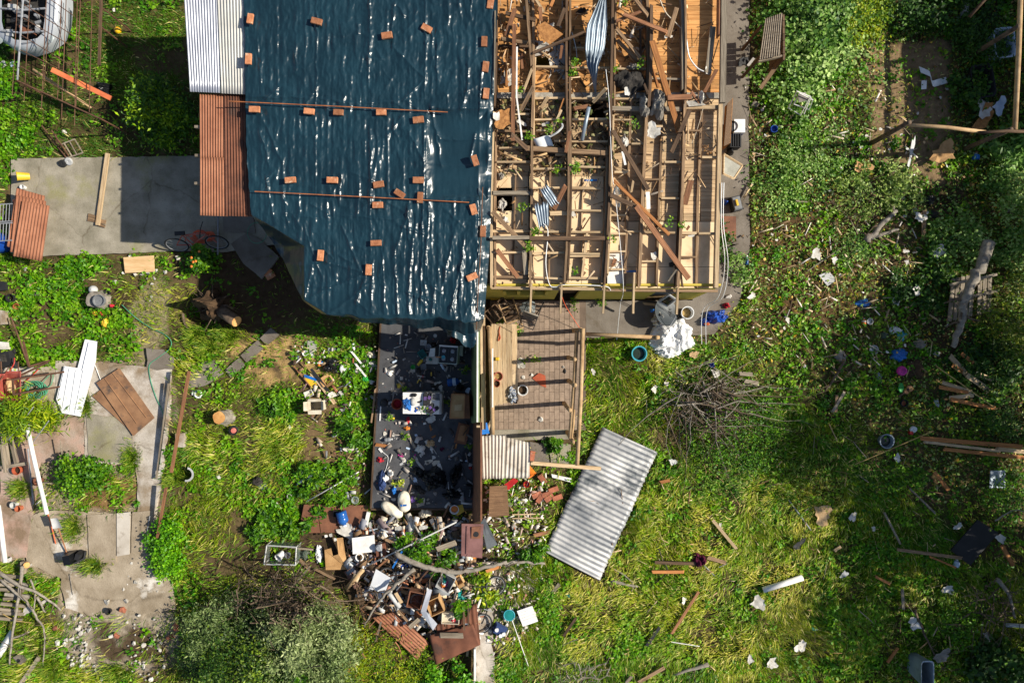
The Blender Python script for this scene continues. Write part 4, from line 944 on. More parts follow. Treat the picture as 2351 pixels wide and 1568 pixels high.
beam(1187,108,1186,222,3.6,0.02,2.9,2.85,'paint_white','painted_lath','upper white painted lath beside the long red-brown beam','lath');beam(1186,222,1199,322,3.6,0.02,2.85,2.75,'paint_white','painted_lath','lower white painted lath reaching the leafy debris','lath')
beam(1487,441,1489,480,9,0.02,2.68,2.66,'paint_white','painted_board','short white board on the pale ceiling boards','board')
beam(1429,348,1436,379,5,0.03,2.68,2.62,'paint_white','painted_lath','short white stick between the middle joists','lath')
scrap(1285,128,40,70,8,'mortar_white','patch of fallen grey-white plaster under the five-sided chipboard',z=2.54,name='plaster_patch',cat='plaster',n=12,ragged=0.5,tilt=0.02)
scrap(1246,112,36,26,12,'mortar_white','plaster lumps at the foot of the five-sided chipboard',z=2.54,name='plaster_patch',cat='plaster',n=10,ragged=0.5,tilt=0.02)
scrap(1166,180,34,30,0,'mortar_white','white plaster heap in the first bay by the tarp',z=2.54,name='plaster_patch',cat='plaster',n=10,ragged=0.5,tilt=0.02)
scrap(1290,168,18,24,30,'mortar_white','small plaster flake below the crosspiece in the second bay',z=2.54,name='plaster_patch',cat='plaster',n=8,ragged=0.5)
for x,y,w,h,r,lb in ((1266,59,13,9,15,'white paper scrap beside the five-sided chipboard'),(1501,588,12,19,10,'white paper alone on a smooth ceiling panel'),(1587,542,15,5,0,'white paper slip near the right ceiling panels'),(1439,211,12,18,5,'white sheet on the dark cloth heap'),(1529,86,7,7,0,'white paper twist, left of two at the weathered plank'),(1541,85,6,6,0,'white paper twist, right of two at the weathered plank'),
      (1316,492,10,11,20,'curled white paper at the third rafter'),(1490,296,14,12,20,'small white board flake above the torn white board'),(1626,163,14,16,4,'white painted end of paper on the wide grey plank'),(1252,286,16,8,8,'small white shard in the second bay'),(1198,283,22,9,-28,'white shard beside the lower white lath')):
 if lb:scrap(x,y,w,h,r,'paper_white',lb,z=2.60 if 'cloth' not in lb else 2.95,tilt=0.15)
scrap(1499,302,28,34,-30,'paper_white','torn white board below the grey sheet',z=2.64,name='board_piece',cat='board',ragged=0.4)
panel([(1575,233),(1604,230),(1621,242),(1582,245)],2.72,0.01,'mortar_white','plaster_board','flat grey plasterboard beside the white bag','board')
crumple(1610,224,7,16,0.15,'white_cloth','narrow white bag on the plasterboard',z=2.72,name='bag',cat='bag',rot=10)
crumple(1337,27,15,7,0.10,'dark_cloth','small black rag on orange boards near the top',z=2.54,name='rag',cat='rag',rot=12)
crumple(1446,190,42,36,0.16,'dark_cloth','dark plastic sheet bunched between two rafters',z=2.62,name='plastic_sheet',cat='sheet')
crumple(1510,240,24,42,0.26,'grey_cloth','large crumpled grey building sheet hanging over the crosspiece',z=2.66,name='building_sheet',cat='sheet')
crumple(1478,246,13,34,0.2,'grey_cloth','narrow grey sheet end left of the large grey sheet',z=2.64,name='building_sheet',cat='sheet',rot=10)
crumple(1457,155,20,8,0.10,'grey_cloth','grey cloth strip above the dark sheet',z=2.64,name='cloth_strip',cat='cloth')
crumple(1433,325,11,17,0.10,'mortar_white','crumpled grey paper between the middle joists',z=2.56,name='paper_wad',cat='paper')
crumple(1415,440,10,14,0.2,'clear_plastic','clear plastic bag caught at the middle rafter',z=2.7,name='plastic_bag',cat='bag')
crumple(1419,466,7,12,0.15,'clear_plastic','small clear plastic wad below the caught plastic bag',z=2.7,name='plastic_bag',cat='bag')
crumple(1542,608,8,7,0.12,'black_matte','black heap standing in for a dark hole beside the thick red-brown beam',z=2.55,name='rag',cat='rag')  # black heap added in place of a dark sooty hole; no rag lies here
crumple(1153,470,12,16,0.12,'mortar_white','grey plaster rubble in the left lower bay',z=2.5,name='plaster_heap',cat='plaster')
crumple(1150,405,10,10,0.12,'grey_cloth','grey debris wad in the leftmost bay beside the tarp',z=2.5,name='debris_wad',cat='rubble')
crumple(1160,505,11,12,0.1,'paper_white','white paper wad in the leftmost lower bay',z=2.5,name='paper_wad',cat='paper')
beam(1413,594,1408,611,8,0.05,2.56,2.56,'timber_red','brick_offcut','small brown offcut lying on the white ceiling panel','offcut')
# bent zinc sheet standing on edge between the rafters
def zinc_strip():
 ys=[-6,20,60,110,150,180,215];xl=[1378,1366,1347,1343,1347,1358,1366];xr=[1392,1393,1394,1388,1374,1370,1369]
 def fn(u,v):
  y=-6+221*v;a=np.interp(y,ys,xl);b=np.interp(y,ys,xr)
  z=3.0-0.25*v+0.03*math.sin(u*4*2*math.pi)+0.10*math.sin(v*9)*(u-0.5)-0.2*(u-0.5)*(1 if v<0.6 else -1)
  return P(a+(b-a)*u,y,z)
 return tag(MB().grid(fn,32,24,0.004).build('zinc_strip','zinc_blue',smooth=True),'long bent strip of corrugated zinc standing among the roof timbers','metal sheet')
zinc_strip()
def zinc_patch(c,n,lb,k):
 o=corrugated(c,n,0.018,'zinc_blue','zinc_piece',bendf=lambda u,v:k*math.sin(v*5+u),jag=0.05,nv=14);tag(o,lb,'metal sheet')
zinc_patch([(1240,436,2.9),(1258,424,2.95),(1284,466,2.8),(1266,478,2.75)],4,'small bent zinc piece, upper of two on the left joists',0.05)
zinc_patch([(1226,472,2.8),(1259,466,2.82),(1261,516,2.75),(1238,526,2.72)],5,'ragged corrugated zinc piece, lower of two on the left joists',0.03)
rod([(1352,246,2.9),(1336,323,2.65)],0.045,'zinc_blue','rolled zinc tube leaning into the third bay','metal_tube','tube',12)
o=corrugated([(1221,318,2.7),(1262,312,2.85),(1271,336,2.75),(1232,340,2.6)],1,0.05,'white_plastic','white_fender');tag(o,'curved white fender-like sheet on the left joists','panel')
cord([(1263,314,2.8),(1280,304,2.85),(1291,292,2.8),(1290,284,2.8)],0.022,'light_grey','short torn grey strap above the white fender','strap','strap')
# cables
cord([(1513,-5,2.8),(1528,29,2.7),(1548,50,2.65),(1564,66,2.65)],0.012,'cream_cloth','thick pale rope hanging on the orange boards near the top','rope','rope')
cord([(1575,81,2.75),(1577,100,2.7),(1583,132,2.62),(1600,156,2.6),(1616,165,2.6)],0.016,'white_plastic','thick white cable curving beside the wide grey plank')
cord([(1391,160,2.9),(1399,240,2.9),(1405,392,2.85),(1416,480,2.8),(1431,652,2.75),(1424,700,1.6),(1416,780,0.4)],0.007,'white_plastic','thin white wire running down the middle rafter past the eave')
cord([(1248,514,2.75),(1258,532,2.72),(1253,604,2.7),(1261,652,2.7),(1276,659,2.7),(1296,654,2.72),(1386,657,2.72),(1402,667,2.6)],0.010,'white_plastic','white cable looping down to the eave of the left bays')
for dx,lb in ((0,'white cable hanging down the house\'s east wall, inner one'),(5,'white cable hanging down the house\'s east wall, outer one')):
 cord([(1657+dx,420,2.75),(1656+dx,517,2.7),(1664+dx*1.5,604,2.4),(1650+dx*2,680,1.6),(1614+dx*2,712,0.9),(1611+dx*2,790,0.1)],0.008,'white_plastic',lb)
cord([(1313,75,2.7),(1322,110,2.65),(1325,140,2.6)],0.008,'white_plastic','short white wire beside the long bent zinc strip')
cord([(1614,250,2.7),(1600,300,2.6),(1588,330,2.55)],0.006,'cream_cloth','thin pale cord over the right ceiling bay')
cord([(1289,678,2.6),(1300,705,2.3),(1330,752,1.95)],0.008,'orange_cord','thin orange cord stretched from a rafter tail to the porch post')

# leafy twigs blown onto the house
def twig(x,y,n,z,label,rad=10,parent=None,c0=((48,92,22),(96,138,36),(150,170,60)),size=0.06):
 c=P(x,y,z);t=thing('leafy_twig',label,'twig',c)
 st=MB();ends=[]
 for i in range(4):
  a=random.uniform(0,6.28);l=rad*S(z)*random.uniform(0.7,1.3);e=c+Vector((math.cos(a)*l,math.sin(a)*l,random.uniform(0.0,0.1)));ends.append(e)
  st.tube([c,c.lerp(e,0.5)+Vector((0,0,0.03)),e],[0.006,0.004,0.002],4)
 st.build('stem','twig',t)
 q=np.array([ends[i % 4].lerp(c,random.random()*0.8)+Vector((random.gauss(0,.035),random.gauss(0,.035),random.uniform(0,.06))) for i in range(n)])
 leaves('leaves',q,size*(0.6+0.7*RNG.random(n)),0.5+0.2*RNG.random(n),RNG.random(n)*6.28,(RNG.random(n)-0.4),pal(c0,n,None,0.25),t)
 return t
for x,y,n,lb in ((1318,148,60,'on the double rafter beside the bent zinc strip, upper'),(1315,175,50,'on the double rafter beside the bent zinc strip, lower'),(1190,212,40,'across the lower white lath'),(1258,296,45,'beside the white fender'),(1285,285,20,'right of the white fender'),(1320,392,60,'on the third rafter above the bent zinc'),
     (1322,378,40,'lower on the third rafter'),(1200,475,40,'left of the ragged zinc piece'),(1230,535,45,'below the ragged zinc piece'),(1216,555,40,'on the second rafter near the dark crossbeam'),(1218,572,40,'under the dark crossbeam'),(1410,158,25,'on the middle rafter above the dark sheet'),(1468,145,35,'where two slanting planks end'),
     (1410,552,20,'on the panel right of the middle rafter'),(1403,230,20,'at the middle rafter near the ceiling hole'),(1320,625,22,'in the lowest bay of the third rafter'),(1275,392,30,'in the narrow bay left of the third rafter'),(1215,312,40,'left of the white fender'),(1535,512,25,'on the right ceiling panels by the joist'),(1570,520,20,'on the right ceiling panels near the edge'),(1430,12,30,'at the very top beside the bent zinc strip'),(1452,285,24,'beside the middle joist'),(1625,346,24,'of dry brown leaves in the last right bay')):
 dry='dry' in lb
 twig(x,y,n,2.72,'leafy twig '+lb if not dry else 'twig '+lb,c0=((110,80,50),(150,110,70),(130,100,60)) if dry else ((48,92,22),(96,138,36),(150,170,60)))
# ------------------------------------------------------------------ porch south of the house
mat('paver',rgb(152,132,114),rgb(128,110,94),rough=0.85,scale=6,coord='obj',bump=0.25,rvar=0.16,col3=rgb(120,98,82),t3=(0.6,0.75),s3=3)
mat('grout',rgb(116,100,86),rgb(96,82,70),rough=0.95,bump=0.3)
porch=slab('porch_floor',[(1125,690),(1345,690),(1345,988),(1125,988)],'grout',0.050,jitter=0);cols=np.linspace(1133,1331,18)
pme={}
for i in range(len(cols)-1):
 y=692+(i % 2)*6
 j=0
 while y<984:
  h=23.0 if j else 18.0;y1=min(y+h,986)
  beam(cols[i]+5.8,y+0.5,cols[i]+5.8,y1-0.5,11.0,0.03,0.068+random.uniform(-.003,.003),0.068,'paver','paver',parent=porch);y=y1;j+=1
slab('porch_step',[(1125,987),(1312,985),(1310,1008),(1125,1012)],'concrete_grey',0.06,jitter=0.6)
slab('pavement',[(1345,690),(1700,690),(1640,768),(1345,775)],'concrete_path',0.048,jitter=1)

# pergola of round poles
mat('pole_wood',rgb(188,158,118),rgb(150,120,84),rough=0.85,scale=3,bump=0.3,bscale=30,col3=rgb(120,98,74),t3=(0.62,0.75),s3=3)
perg=thing('pergola_frame','round pole frame standing around the brick porch','pergola',P(1311,870))
ZP=1.85
for a,b,r in (((1124,750,ZP),(1131,997,ZP),0.052),((1325,760,ZP-.1),(1308,1006,ZP-.1),0.045),((1338,754,ZP),(1325,1068,ZP),0.05),((1345,767,ZP-.1),(1514,775,ZP-.1),0.045),((1318,940,ZP-.22),(1312,1006,ZP-.2),0.03)):
 MB().tube([P(*a),(P(*a)+P(*b))/2+Vector((0.015,0,0.01)),P(*b)],[r,r*1.05,r*0.95],10).build('rail','pole_wood',perg,smooth=True)
for x,y in ((1333,757),(1320,884),(1308,941),(1316,1014),(1319,825),(1508,775),(1121,752),(1130,870)):
 t_=P(x,y,ZP-0.05);MB().tube([(t_.x,t_.y,0),(t_.x,t_.y,ZP+0.0)],[0.06,0.05],10).build('post','pole_wood',perg,smooth=True)
beam(1219,1063,1380,1076,8,0.08,1.0,0.75,'timber_pale','plank','long pale plank from the white roofing to the big zinc sheet','plank')
# plank table
tb=thing('plank_table','low table of pale weathered boards on the brick porch','table',P(1156,838));xs=[1128,1141,1152,1162,1174,1187]
for i in range(5):beam((xs[i]+xs[i+1])/2,744,(xs[i]+xs[i+1])/2+3,930-i*2,xs[i+1]-xs[i]-0.8,0.035,0.72+random.uniform(-.005,.005),0.72,'timber_pale','tabletop_board',parent=tb)
for x,y in ((1136,752),(1182,752),(1138,920),(1184,918)):
 c=P(x,y);MB().box((c.x,c.y,0.33),(0.08,0.08,0.66)).build('leg','timber_old',tb)
bucket(1144,864,10,0.14,'red_paint','shallow red bowl on the plank table',z=0.725,name='bowl',cat='bowl',fill='hay')
bucket(1140,881,8,0.12,'clay_pot','small brown pot beside the red bowl',z=0.725,name='plant_pot',cat='pot',fill='soil')
bottle(1143,824,4,0.12,0,'yellow_plastic','small yellow jar on the plank table',z=0.725,name='jar',cat='jar')
crumple(1176,908,14,24,0.12,'pattern_cloth','speckled blue and white cloth hanging off the plank table',z=0.70,rot=8,name='patterned_cloth')
cord([(1148,750,.73),(1146,762,.74),(1149,776,.74),(1144,782,.74),(1147,766,.75)],0.012,'terracotta','coiled brown rope on the plank table','rope','rope')
beam(1131,800,1131,935,3,0.02,1.98,1.95,'paint_white','painted_lath','white lath lying along the west pergola rail','lath')
bucket(1200,896,12,0.22,'white_plastic','white rimmed black pot on the brick porch',name='plant_pot',cat='pot',fill='soil',z=0.07)
panel([(1222,868),(1238,856),(1252,862),(1254,890),(1240,884)],0.10,0.012,'terracotta','tile_shard','broken terracotta-coloured sheet on the brick porch','shard',zs=[.09,.12,.12,.08,.08])
scrap(1196,834,20,22,5,'paper_white','white paper on the bricks beside the plank table',z=0.08)
for x,y,r in ((1202,866,4),(1221,861,4),(1293,842,4),(1242,961,7)):chunk(x,y,r,'paper_white',{1202:'white stone by the white paper on the porch',1221:'white stone touching the terracotta-coloured sheet',1293:'small pale stone at the porch\'s east side',1242:'white stone on the southern part of the porch'}[x],z=0.07,name='stone',cat='stone')
crumple(1297,852,4,7,0.03,'black_matte','small black pouch on the porch bricks',z=0.07,name='pouch',cat='pouch',n=10)
twig(1207,690+135,20,0.12,'green sprig on the porch bricks by the white paper');twig(1232,828,30,0.12,'larger green sprig in the middle of the porch');twig(1195,757,110,0.2,'leafy branch at the end of the plank table',rad=16);twig(1315,697,70,0.15,'green branch on the porch near the yellow wall',rad=14);twig(1378,694,60,0.15,'green weeds at the foot of the clapboard wall',rad=12);twig(1153,734,40,0.15,'weeds beside the overturned chairs')
# chairs by the yellow wall
def chair(x,y,a,label,seatm,frm,lying=True,r=0.016,sc=1.0,seat=True):
 t=thing('chair',label,'chair',P(x,y,0.06));c=P(x,y,0.06)
 M=Matrix.Translation(c) @ Matrix.Rotation(math.radians(a),4,'Z') @ (Matrix.Translation((0,0,0.25)) @ Matrix.Rotation(math.radians(78),4,'X') @ Matrix.Translation((0,0,-0.3)) if lying else Matrix.Identity(4)) @ Matrix.Scale(sc,4)
 for sx in (-1,1):
  MB().tube([M @ Vector((sx*.2,-.2,0)),M @ Vector((sx*.19,-.2,.44))],r,6).build('leg',frm,t)
  MB().tube([M @ Vector((sx*.2,.22,0)),M @ Vector((sx*.19,.2,.45)),M @ Vector((sx*.18,.26,.88))],r,6).build('leg',frm,t)
 for zz,yy in ((.2,-.2),(.2,.21)):MB().tube([M @ Vector((-.2,yy,zz)),M @ Vector((.2,yy,zz))],r*.8,6).build('stretcher',frm,t)
 for sx in (-1,1):MB().tube([M @ Vector((sx*.2,-.2,.25)),M @ Vector((sx*.2,.21,.25))],r*.8,6).build('stretcher',frm,t)
 for zz in (.62,.74,.86):MB().tube([M @ Vector((-.18,.22+(zz-.45)*.1,zz)),M @ Vector((.18,.22+(zz-.45)*.1,zz))],r*1.1,6).build('back_slat',frm,t)
 if seat:MB().add([M @ Vector(v) for v in ((-.21,-.22,.44),(.21,-.22,.44),(.2,.21,.45),(-.2,.21,.45),(-.21,-.22,.47),(.21,-.22,.47),(.2,.21,.48),(-.2,.21,.48))],[(3,2,1,0),(4,5,6,7),(0,1,5,4),(1,2,6,5),(2,3,7,6),(3,0,4,7)]).build('seat',seatm,t)
 return t
chair(1170,718,20,'overturned wooden chair lying by the yellow wall','timber_dark','pole_wood',r=0.02)
chair(1156,706,-50,'dark round-backed chair behind the overturned wooden chair','timber_dark','timber_dark',r=0.018)
chair(1222,712,-20,'thin metal chair wrapped in clear plastic on the porch','grey_cloth','black_matte',r=0.010)
crumple(1214,706,22,17,0.35,'clear_plastic','cloudy clear plastic sheet covering the metal chair',z=0.25,name='plastic_sheet',cat='sheet')
bottle(1141,683,6,0.34,0,'yellow_plastic','pale yellow canister lying at the foot of the yellow wall',z=0.06,name='canister',cat='canister')

# things by the south-east corner of the house
d=thing('satellite_dish','dark grey satellite dish with brand lettering beside a white sack','satellite dish',P(1533,719,0.05))
c=P(1530,716,0.42);R_=0.36;Md=Matrix.Translation(c) @ Matrix.Rotation(math.radians(-12),4,'X') @ Matrix.Rotation(math.radians(28),4,'Y')
mat('dish_grey',rgb(62,68,72),rgb(52,58,62),rough=0.5,bump=0.03)
MB().lathe([(0.001,-0.075),(R_*.3,-.068),(R_*.6,-.048),(R_*.85,-.02),(R_,0),(R_*1.03,0.0),(R_*1.03,-.012),(R_*.6,-.06),(0.001,-.09)],30,Md).build('reflector','dish_grey',d,smooth=True)
MB().tube([Md @ Vector((0,0,-.09)),P(1533,719,0.05)],0.025,8).build('mast','steel',d)
MB().tube([Md @ Vector((0,-R_,-.02)),Md @ Vector((0,-R_*1.05,.12)),Md @ Vector((0,-R_*.55,.34))],0.014,6).build('feed_arm','steel',d)
fc=bpy.data.curves.new('lettering','FONT');fc.body='DIRECTV';fc.size=0.135;fc.align_x='CENTER';fc.align_y='CENTER';fc.extrude=0.001
fo=bpy.data.objects.new('tmp',fc);COL.objects.link(fo);bpy.context.view_layer.update();lme=bpy.data.meshes.new_from_object(fo);bpy.data.objects.remove(fo)
fo=bpy.data.objects.new('lettering',lme);COL.objects.link(fo);lme.materials.clear();lme.materials.append(MATS['black_matte'])
fo.matrix_basis=Md @ Matrix.Translation((R_*0.50,0.0,-0.042)) @ Matrix.Rotation(math.radians(-78),4,'Z') @ Matrix.Rotation(math.radians(0),4,'X');adopt(fo,d)
fr=thing('framed_window','grey framed picture window leaning on the house corner','window frame',P(1533,690,0.9));q=[P(1536,677,1.3),P(1552,688,1.3),P(1533,703,1.0),P(1513,692,1.0)]
for i in range(4):MB().tube([q[i],q[(i+1) % 4]],0.03,4).build('frame','light_grey',fr)
MB().prism([p+Vector((0,0,-.01)) for p in q],0.01).build('pane','glass_dark',fr)
panel([(1475,694),(1508,697),(1507,703),(1480,700)],0.2,0.02,'cardboard_pale','board_strip','pale board strip on the ground below the clapboards','board',zs=[.12,.12,.1,.1])
crumple(1510,733,17,24,0.5,'white_cloth','white sack slumped against the satellite dish',z=0.05,name='sack',cat='sack',rot=10)
crumple(1497,713,6,6,0.2,'blue_bright','bit of blue rope on the white sack',z=0.4,name='rope_knot',cat='rope',n=10)
crumple(1548,772,58,50,0.34,'white_plastic','big white plastic sheet heaped over the east pole rail',z=0.05,name='plastic_sheet',cat='sheet',n=40)
crumple(1530,806,44,18,0.2,'white_plastic','pale bluish tail of plastic sheet on the grass',z=0.02,name='plastic_sheet',cat='sheet',n=24)
bucket(1579,718,14,0.32,'white_plastic','large white bucket full of brown leaves',z=0.05,fill='hay')
crumple(1642,728,34,22,0.22,'blue_plastic','blue jacket with red trim lying on the path',z=0.05,rot=12,name='jacket',cat='jacket',n=28)
crumple(1616,738,10,12,0.16,'blue_plastic','sleeve end of blue cloth beside the blue jacket',z=0.05,name='cloth_sleeve',n=14)
crumple(1622,744,8,5,0.18,'orange_paint','orange cuff on the blue jacket',z=0.08,name='cuff',n=10)
crumple(1668,701,10,8,0.12,'red_cloth','red rag above the blue jacket',z=0.05,name='rag',cat='rag',n=12)
chunk(1672,681,7,'paper_white','white round stone at the house corner path',z=0.05,name='stone',cat='stone')
tb_=thing('power_tool_case','black tool case with grey lid and yellow handle on the path','tool case',P(1685,471,0.05));c=P(1685,471,0.05);Rz=math.radians(14)
MB().box(c+Vector((0,0,.12)),(.24,.38,.24),Rz).build('body','black_matte',tb_);MB().box(c+Vector((0,0,.262)),(.22,.36,.04),Rz,taper=.85).build('lid','grey_plastic',tb_)
MB().box(c+Vector((-.02,0,.31)),(.05,.16,.05),Rz).build('handle','yellow_plastic',tb_)
crumple(1663,466,9,8,0.2,'blue_plastic','small blue bundle beside the tool case',z=0.05,name='bundle',cat='bundle',n=10)
panel([(1656,496),(1690,497),(1690,555),(1657,556)],0.075,0.02,'brown_board','door_mat','flat reddish brown mat on the path','mat')
panel([(1661,562),(1697,560),(1686,556),(1668,570)],0.07,0.01,'concrete_path','stone_slab','thin stone slab below the brown mat','slab')
ws=thing('window_sash','fallen wooden window sash with dusty pane on the path','window',P(1680,385,0.3));q=[P(1661,354,.95),P(1704,380,.55),P(1684,410,.45),P(1660,399,.75)]
for i in range(4):MB().tube([q[i],q[(i+1) % 4]],0.032,4).build('frame','timber_pale',ws)
mat('dusty_glass',rgb(170,168,156),rgb(140,138,128),rough=0.35,alpha=0.8,bump=0.05);MB().prism(q,0.006).build('pane','dusty_glass',ws)
panel([(1682,226),(1670,238),(1662,336),(1676,329)],2.0,0.03,'timber_dark','wall_panel','dark brown board standing against the house\'s east wall','board',zs=[1.9,2.4,2.4,1.9])
panel([(1683,226),(1682,226),(1676,329),(1677,329)],1.9,0.6,'osb','board_edge','rough brown board edge beside the white cooler','board')
ck=thing('cooler_box','white and blue cooler box on the path beside the house','cooler',P(1687,298,.05));c=P(1687,300,.05);MB().box(c+Vector((0,0,.16)),(.28,.34,.30)).build('body','blue_plastic',ck);MB().box(c+Vector((0,0,.35)),(.30,.36,.08),taper=.94).build('lid','white_plastic',ck)
fn_=thing('desk_fan','dark round fan lying against the cooler box','fan',P(1680,291,.1));MB().lathe([(.13,0),(.14,.03),(.13,.06)],18,Matrix.Translation(P(1681,291,.42))).build('guard','black_matte',fn_);MB().tube([P(1681,291,.42),P(1680,291,.05)],.02,6).build('stand','black_matte',fn_)
cr=thing('plastic_crate','black slatted crate on the path below the cooler box','crate',P(1681,328,.05));c=P(1681,328,.05)
for i in range(5):MB().box(c+Vector((-.12+i*.06,0,.28)),(.025,.36,.02)).build('slat','black_matte',cr)
for sx in (-1,1):MB().box(c+Vector((sx*.14,0,.14)),(.015,.37,.28)).build('side','black_matte',cr);MB().box(c+Vector((0,sx*.19,.14)),(.27,.015,.28)).build('side','black_matte',cr)
crumple(1675,351,12,10,0.2,'black_plastic','shiny black bag below the slatted crate',z=0.05,name='plastic_bag',cat='bag')
bottle(1713,598,4.5,.24,88,'blue_bright','blue bottle lying at the edge of the east path',name='bottle')
scrap(1717,92,5,9,-20,'paper_white','tiny white slip on the east path, upper',z=0.055);scrap(1711,200,4,7,10,'paper_white','tiny white slip on the east path, lower',z=0.055)
scrap(1706,143,26,18,10,'black_matte','black rubber scrap on the east path',z=0.055,name='rubber_scrap',cat='scrap');beam(1731,134,1717,152,6,.02,.2,.08,'paint_white','painted_stick','white stick on the black rubber scrap','stick')
chunk(1730,240,10,'concrete_path','grey stone by the east path beside the shed',z=0.0,name='stone',cat='stone')

# ------------------------------------------------------------------ wall between porch and wrecked kitchen
mat('green_wall',rgb(122,138,92),rgb(104,120,78),rough=0.8,bump=0.1)
kw=thing('kitchen_wall','leaning remains of the wall between kitchen and porch','wall',P(1095,960))
def lean_panel(yA,yB,xb,xt,z0,z1,th,m,name):
 pts=[]
 b0,b1=P(xb,yA),P(xb-1,yB);t0,t1=P(xt,yA,z1),P(xt,yB,z1)
 vs=[(b0.x,b0.y,z0),(b1.x,b1.y,z0),(t1.x,t1.y,z1),(t0.x,t0.y,z1)]
 vs+=[(v[0]+th,v[1],v[2]) for v in vs]
 return MB().add(vs,[(0,1,2,3),(7,6,5,4),(0,4,5,1),(1,5,6,2),(2,6,7,3),(3,7,4,0)]).build(name,m,kw)
lean_panel(752,969,1084,1096,0.25,1.95,0.05,'green_wall','wall_panel');lean_panel(969,1196,1086,1103,0.2,1.75,0.04,'brown_board','wall_panel')
beam(1096.5,752,1096,969,3.5,0.06,2.0,2.0,'paint_white','wall_cap',parent=kw)
beam(1108,655,1110,990,10,0.10,1.75,1.75,'timber_pale','top_rail',parent=kw,ends=.05)
beam(1104,690,1106,860,5,0.10,1.9,1.9,'timber_pale','top_rail',parent=kw,ends=.05)
for y in (770,830,900,960):
 c=P(1103,y);MB().box((c.x+.03,c.y,.95),(.08,.05,1.6)).build('stud','timber_pale',kw)
panel([(1118,970),(1124,995),(1104,998),(1105,972)],1.2,0.02,'blue_bright','tarp_scrap','blue cloth scrap hanging between wall and porch','cloth',zs=[1.2,1.0,1.3,1.5])
for i,(x0,y0,x1,y1) in enumerate(((1122,985,1107,965),(1125,970,1108,992),(1128,962,1118,1000))):B(x0,y0,x1,y1,4,1.0,.8,'timber_pale',('first','second','third')[i]+' pale lath crossed behind the corrugated roofing, from the top',th=.03)

# white corrugated pieces and rubble south of the porch
o=corrugated([(1155,1002,1.05),(1217,1016,1.0),(1216,1098,.95),(1150,1098,1.0)],7,.02,'roofing_beige','roofing_sheet',bendf=lambda u,v:.04*math.sin(v*4));tag(o,'right piece of bent white corrugated roofing south of the porch','roofing sheet')
o=corrugated([(1097,1000,1.15),(1162,999,1.1),(1158,1099,1.05),(1102,1099,1.1)],8,.02,'roofing_beige','roofing_sheet',jag=.02);tag(o,'left piece of bent white corrugated roofing beside the kitchen wall','roofing sheet')
mat('zinc_stain',rgb(196,194,190),rgb(128,130,132),rough=0.5,scale=1.2,detail=9,stretch=(1,1,1),col3=rgb(72,78,82),t3=(0.55,0.66),s3=0.7,bump=0.05,metal=0.25)
o=corrugated([(1383,980,.16),(1250,1266,.14),(1377,1332,.14),(1510,1038,.18)],27,.016,'zinc_stain','zinc_roof_sheet',nv=14,jag=.02,bendf=lambda u,v:.05*math.sin(u*5+1)*math.sin(v*4+u*3));tag(o,'large stained corrugated zinc roof sheet lying on the grass','roofing sheet')
mat('blind',rgb(120,92,66),rgb(88,64,44),rough=0.9,scale=3,stretch=(1,22,1),bump=0.4)
panel([(1124,1116),(1164,1114),(1169,1184),(1122,1186)],0.5,0.02,'blind','woven_mat','woven brown mat lying beside the brown kitchen wall','mat',zs=[.6,.45,.4,.5])
bucket(1222,1092,11,0.28,'orange_plastic','orange bucket tipped over under the corrugated roofing',z=0.1,tilt=(1.2,.6))
bucket(1209,1112,7,0.12,'red_plastic','small red bowl below the orange bucket',z=0.05,name='bowl',cat='bowl')
for x,y,a,lb in ((1245,1098,-55,'old brick beside the orange bucket'),(1232,1134,25,'old brick with mortar, leftmost of the brick pile'),(1239,1142,60,'half hidden old brick in the brick pile'),(1254,1133,15,'old brick in the middle of the brick pile'),(1260,1141,35,'lowest old brick of the brick pile'),(1279,1140,20,'dark old brick at the right of the brick pile'),(1270,1122,20,'flat old brick above the brick pile'),(1221,1046,80,'old brick beside the right corrugated roofing piece')):
 c=P(x,y,.03);o=MB().box((0,0,.045),(.26,.13,.09)).build('old_brick','brick_old',origin=(0,0,0));o.location=c;o.rotation_euler=(.1,.05,math.radians(a));tag(o,lb,'brick')
panel([(1266,1088),(1312,1098),(1311,1107),(1268,1096)],0.09,0.03,'paint_white','white_board','white board strip between the bucket and the big zinc sheet','board')
lt=thing('wooden_lattice','small pale wooden lattice lying in the rubble','lattice',P(1218,1180,.1))
for i in range(4):beam(1190+i*14,1176,1191+i*14,1192,2.4,.02,.12,.12,'timber_pale','lattice_bar',parent=lt)
for i in range(2):beam(1176,1190-i*9,1240,1189-i*9,2.4,.02,.145,.145,'timber_pale','lattice_bar',parent=lt)
panel([(1180,1096),(1148,1120),(1168,1124),(1190,1104)],0.4,0.01,'red_plastic','red_packet','red and white packet under the corrugated roofing','packet')
B(1223,1230,1265,1220,8,.15,.1,'timber_red','dark red plank in the rubble beside the big zinc sheet');B(1188,1247,1183,1270,5,.2,.1,'timber_dark','short dark stick in the south rubble');B(1286,1338,1266,1364,8,.14,.1,'timber_grey','short grey post end below the big zinc sheet',th=.08)
# ------------------------------------------------------------------ wrecked kitchen: only its dark floor is left
mat('dark_floor',rgb(84,84,86),rgb(62,62,64),rough=0.7,scale=3.0,detail=9,col3=rgb(96,92,88),t3=(0.58,0.72),s3=1.6,bump=0.25,bscale=40,spec=0.3)
FZ=0.25
o=MB().prism([P(876,735,FZ),P(1104,735,FZ),P(1088,1166,FZ),P(853,1166,FZ)],0.12).build('kitchen_floor','dark_floor');struct(o)
for (x0,y0,x1,y1) in ((874,740,851,1168),(851,1169,1090,1169)):beam(x0,y0,x1,y1,4,0.2,FZ+.01,FZ+.01,'timber_dark','floor_edge',parent=o)
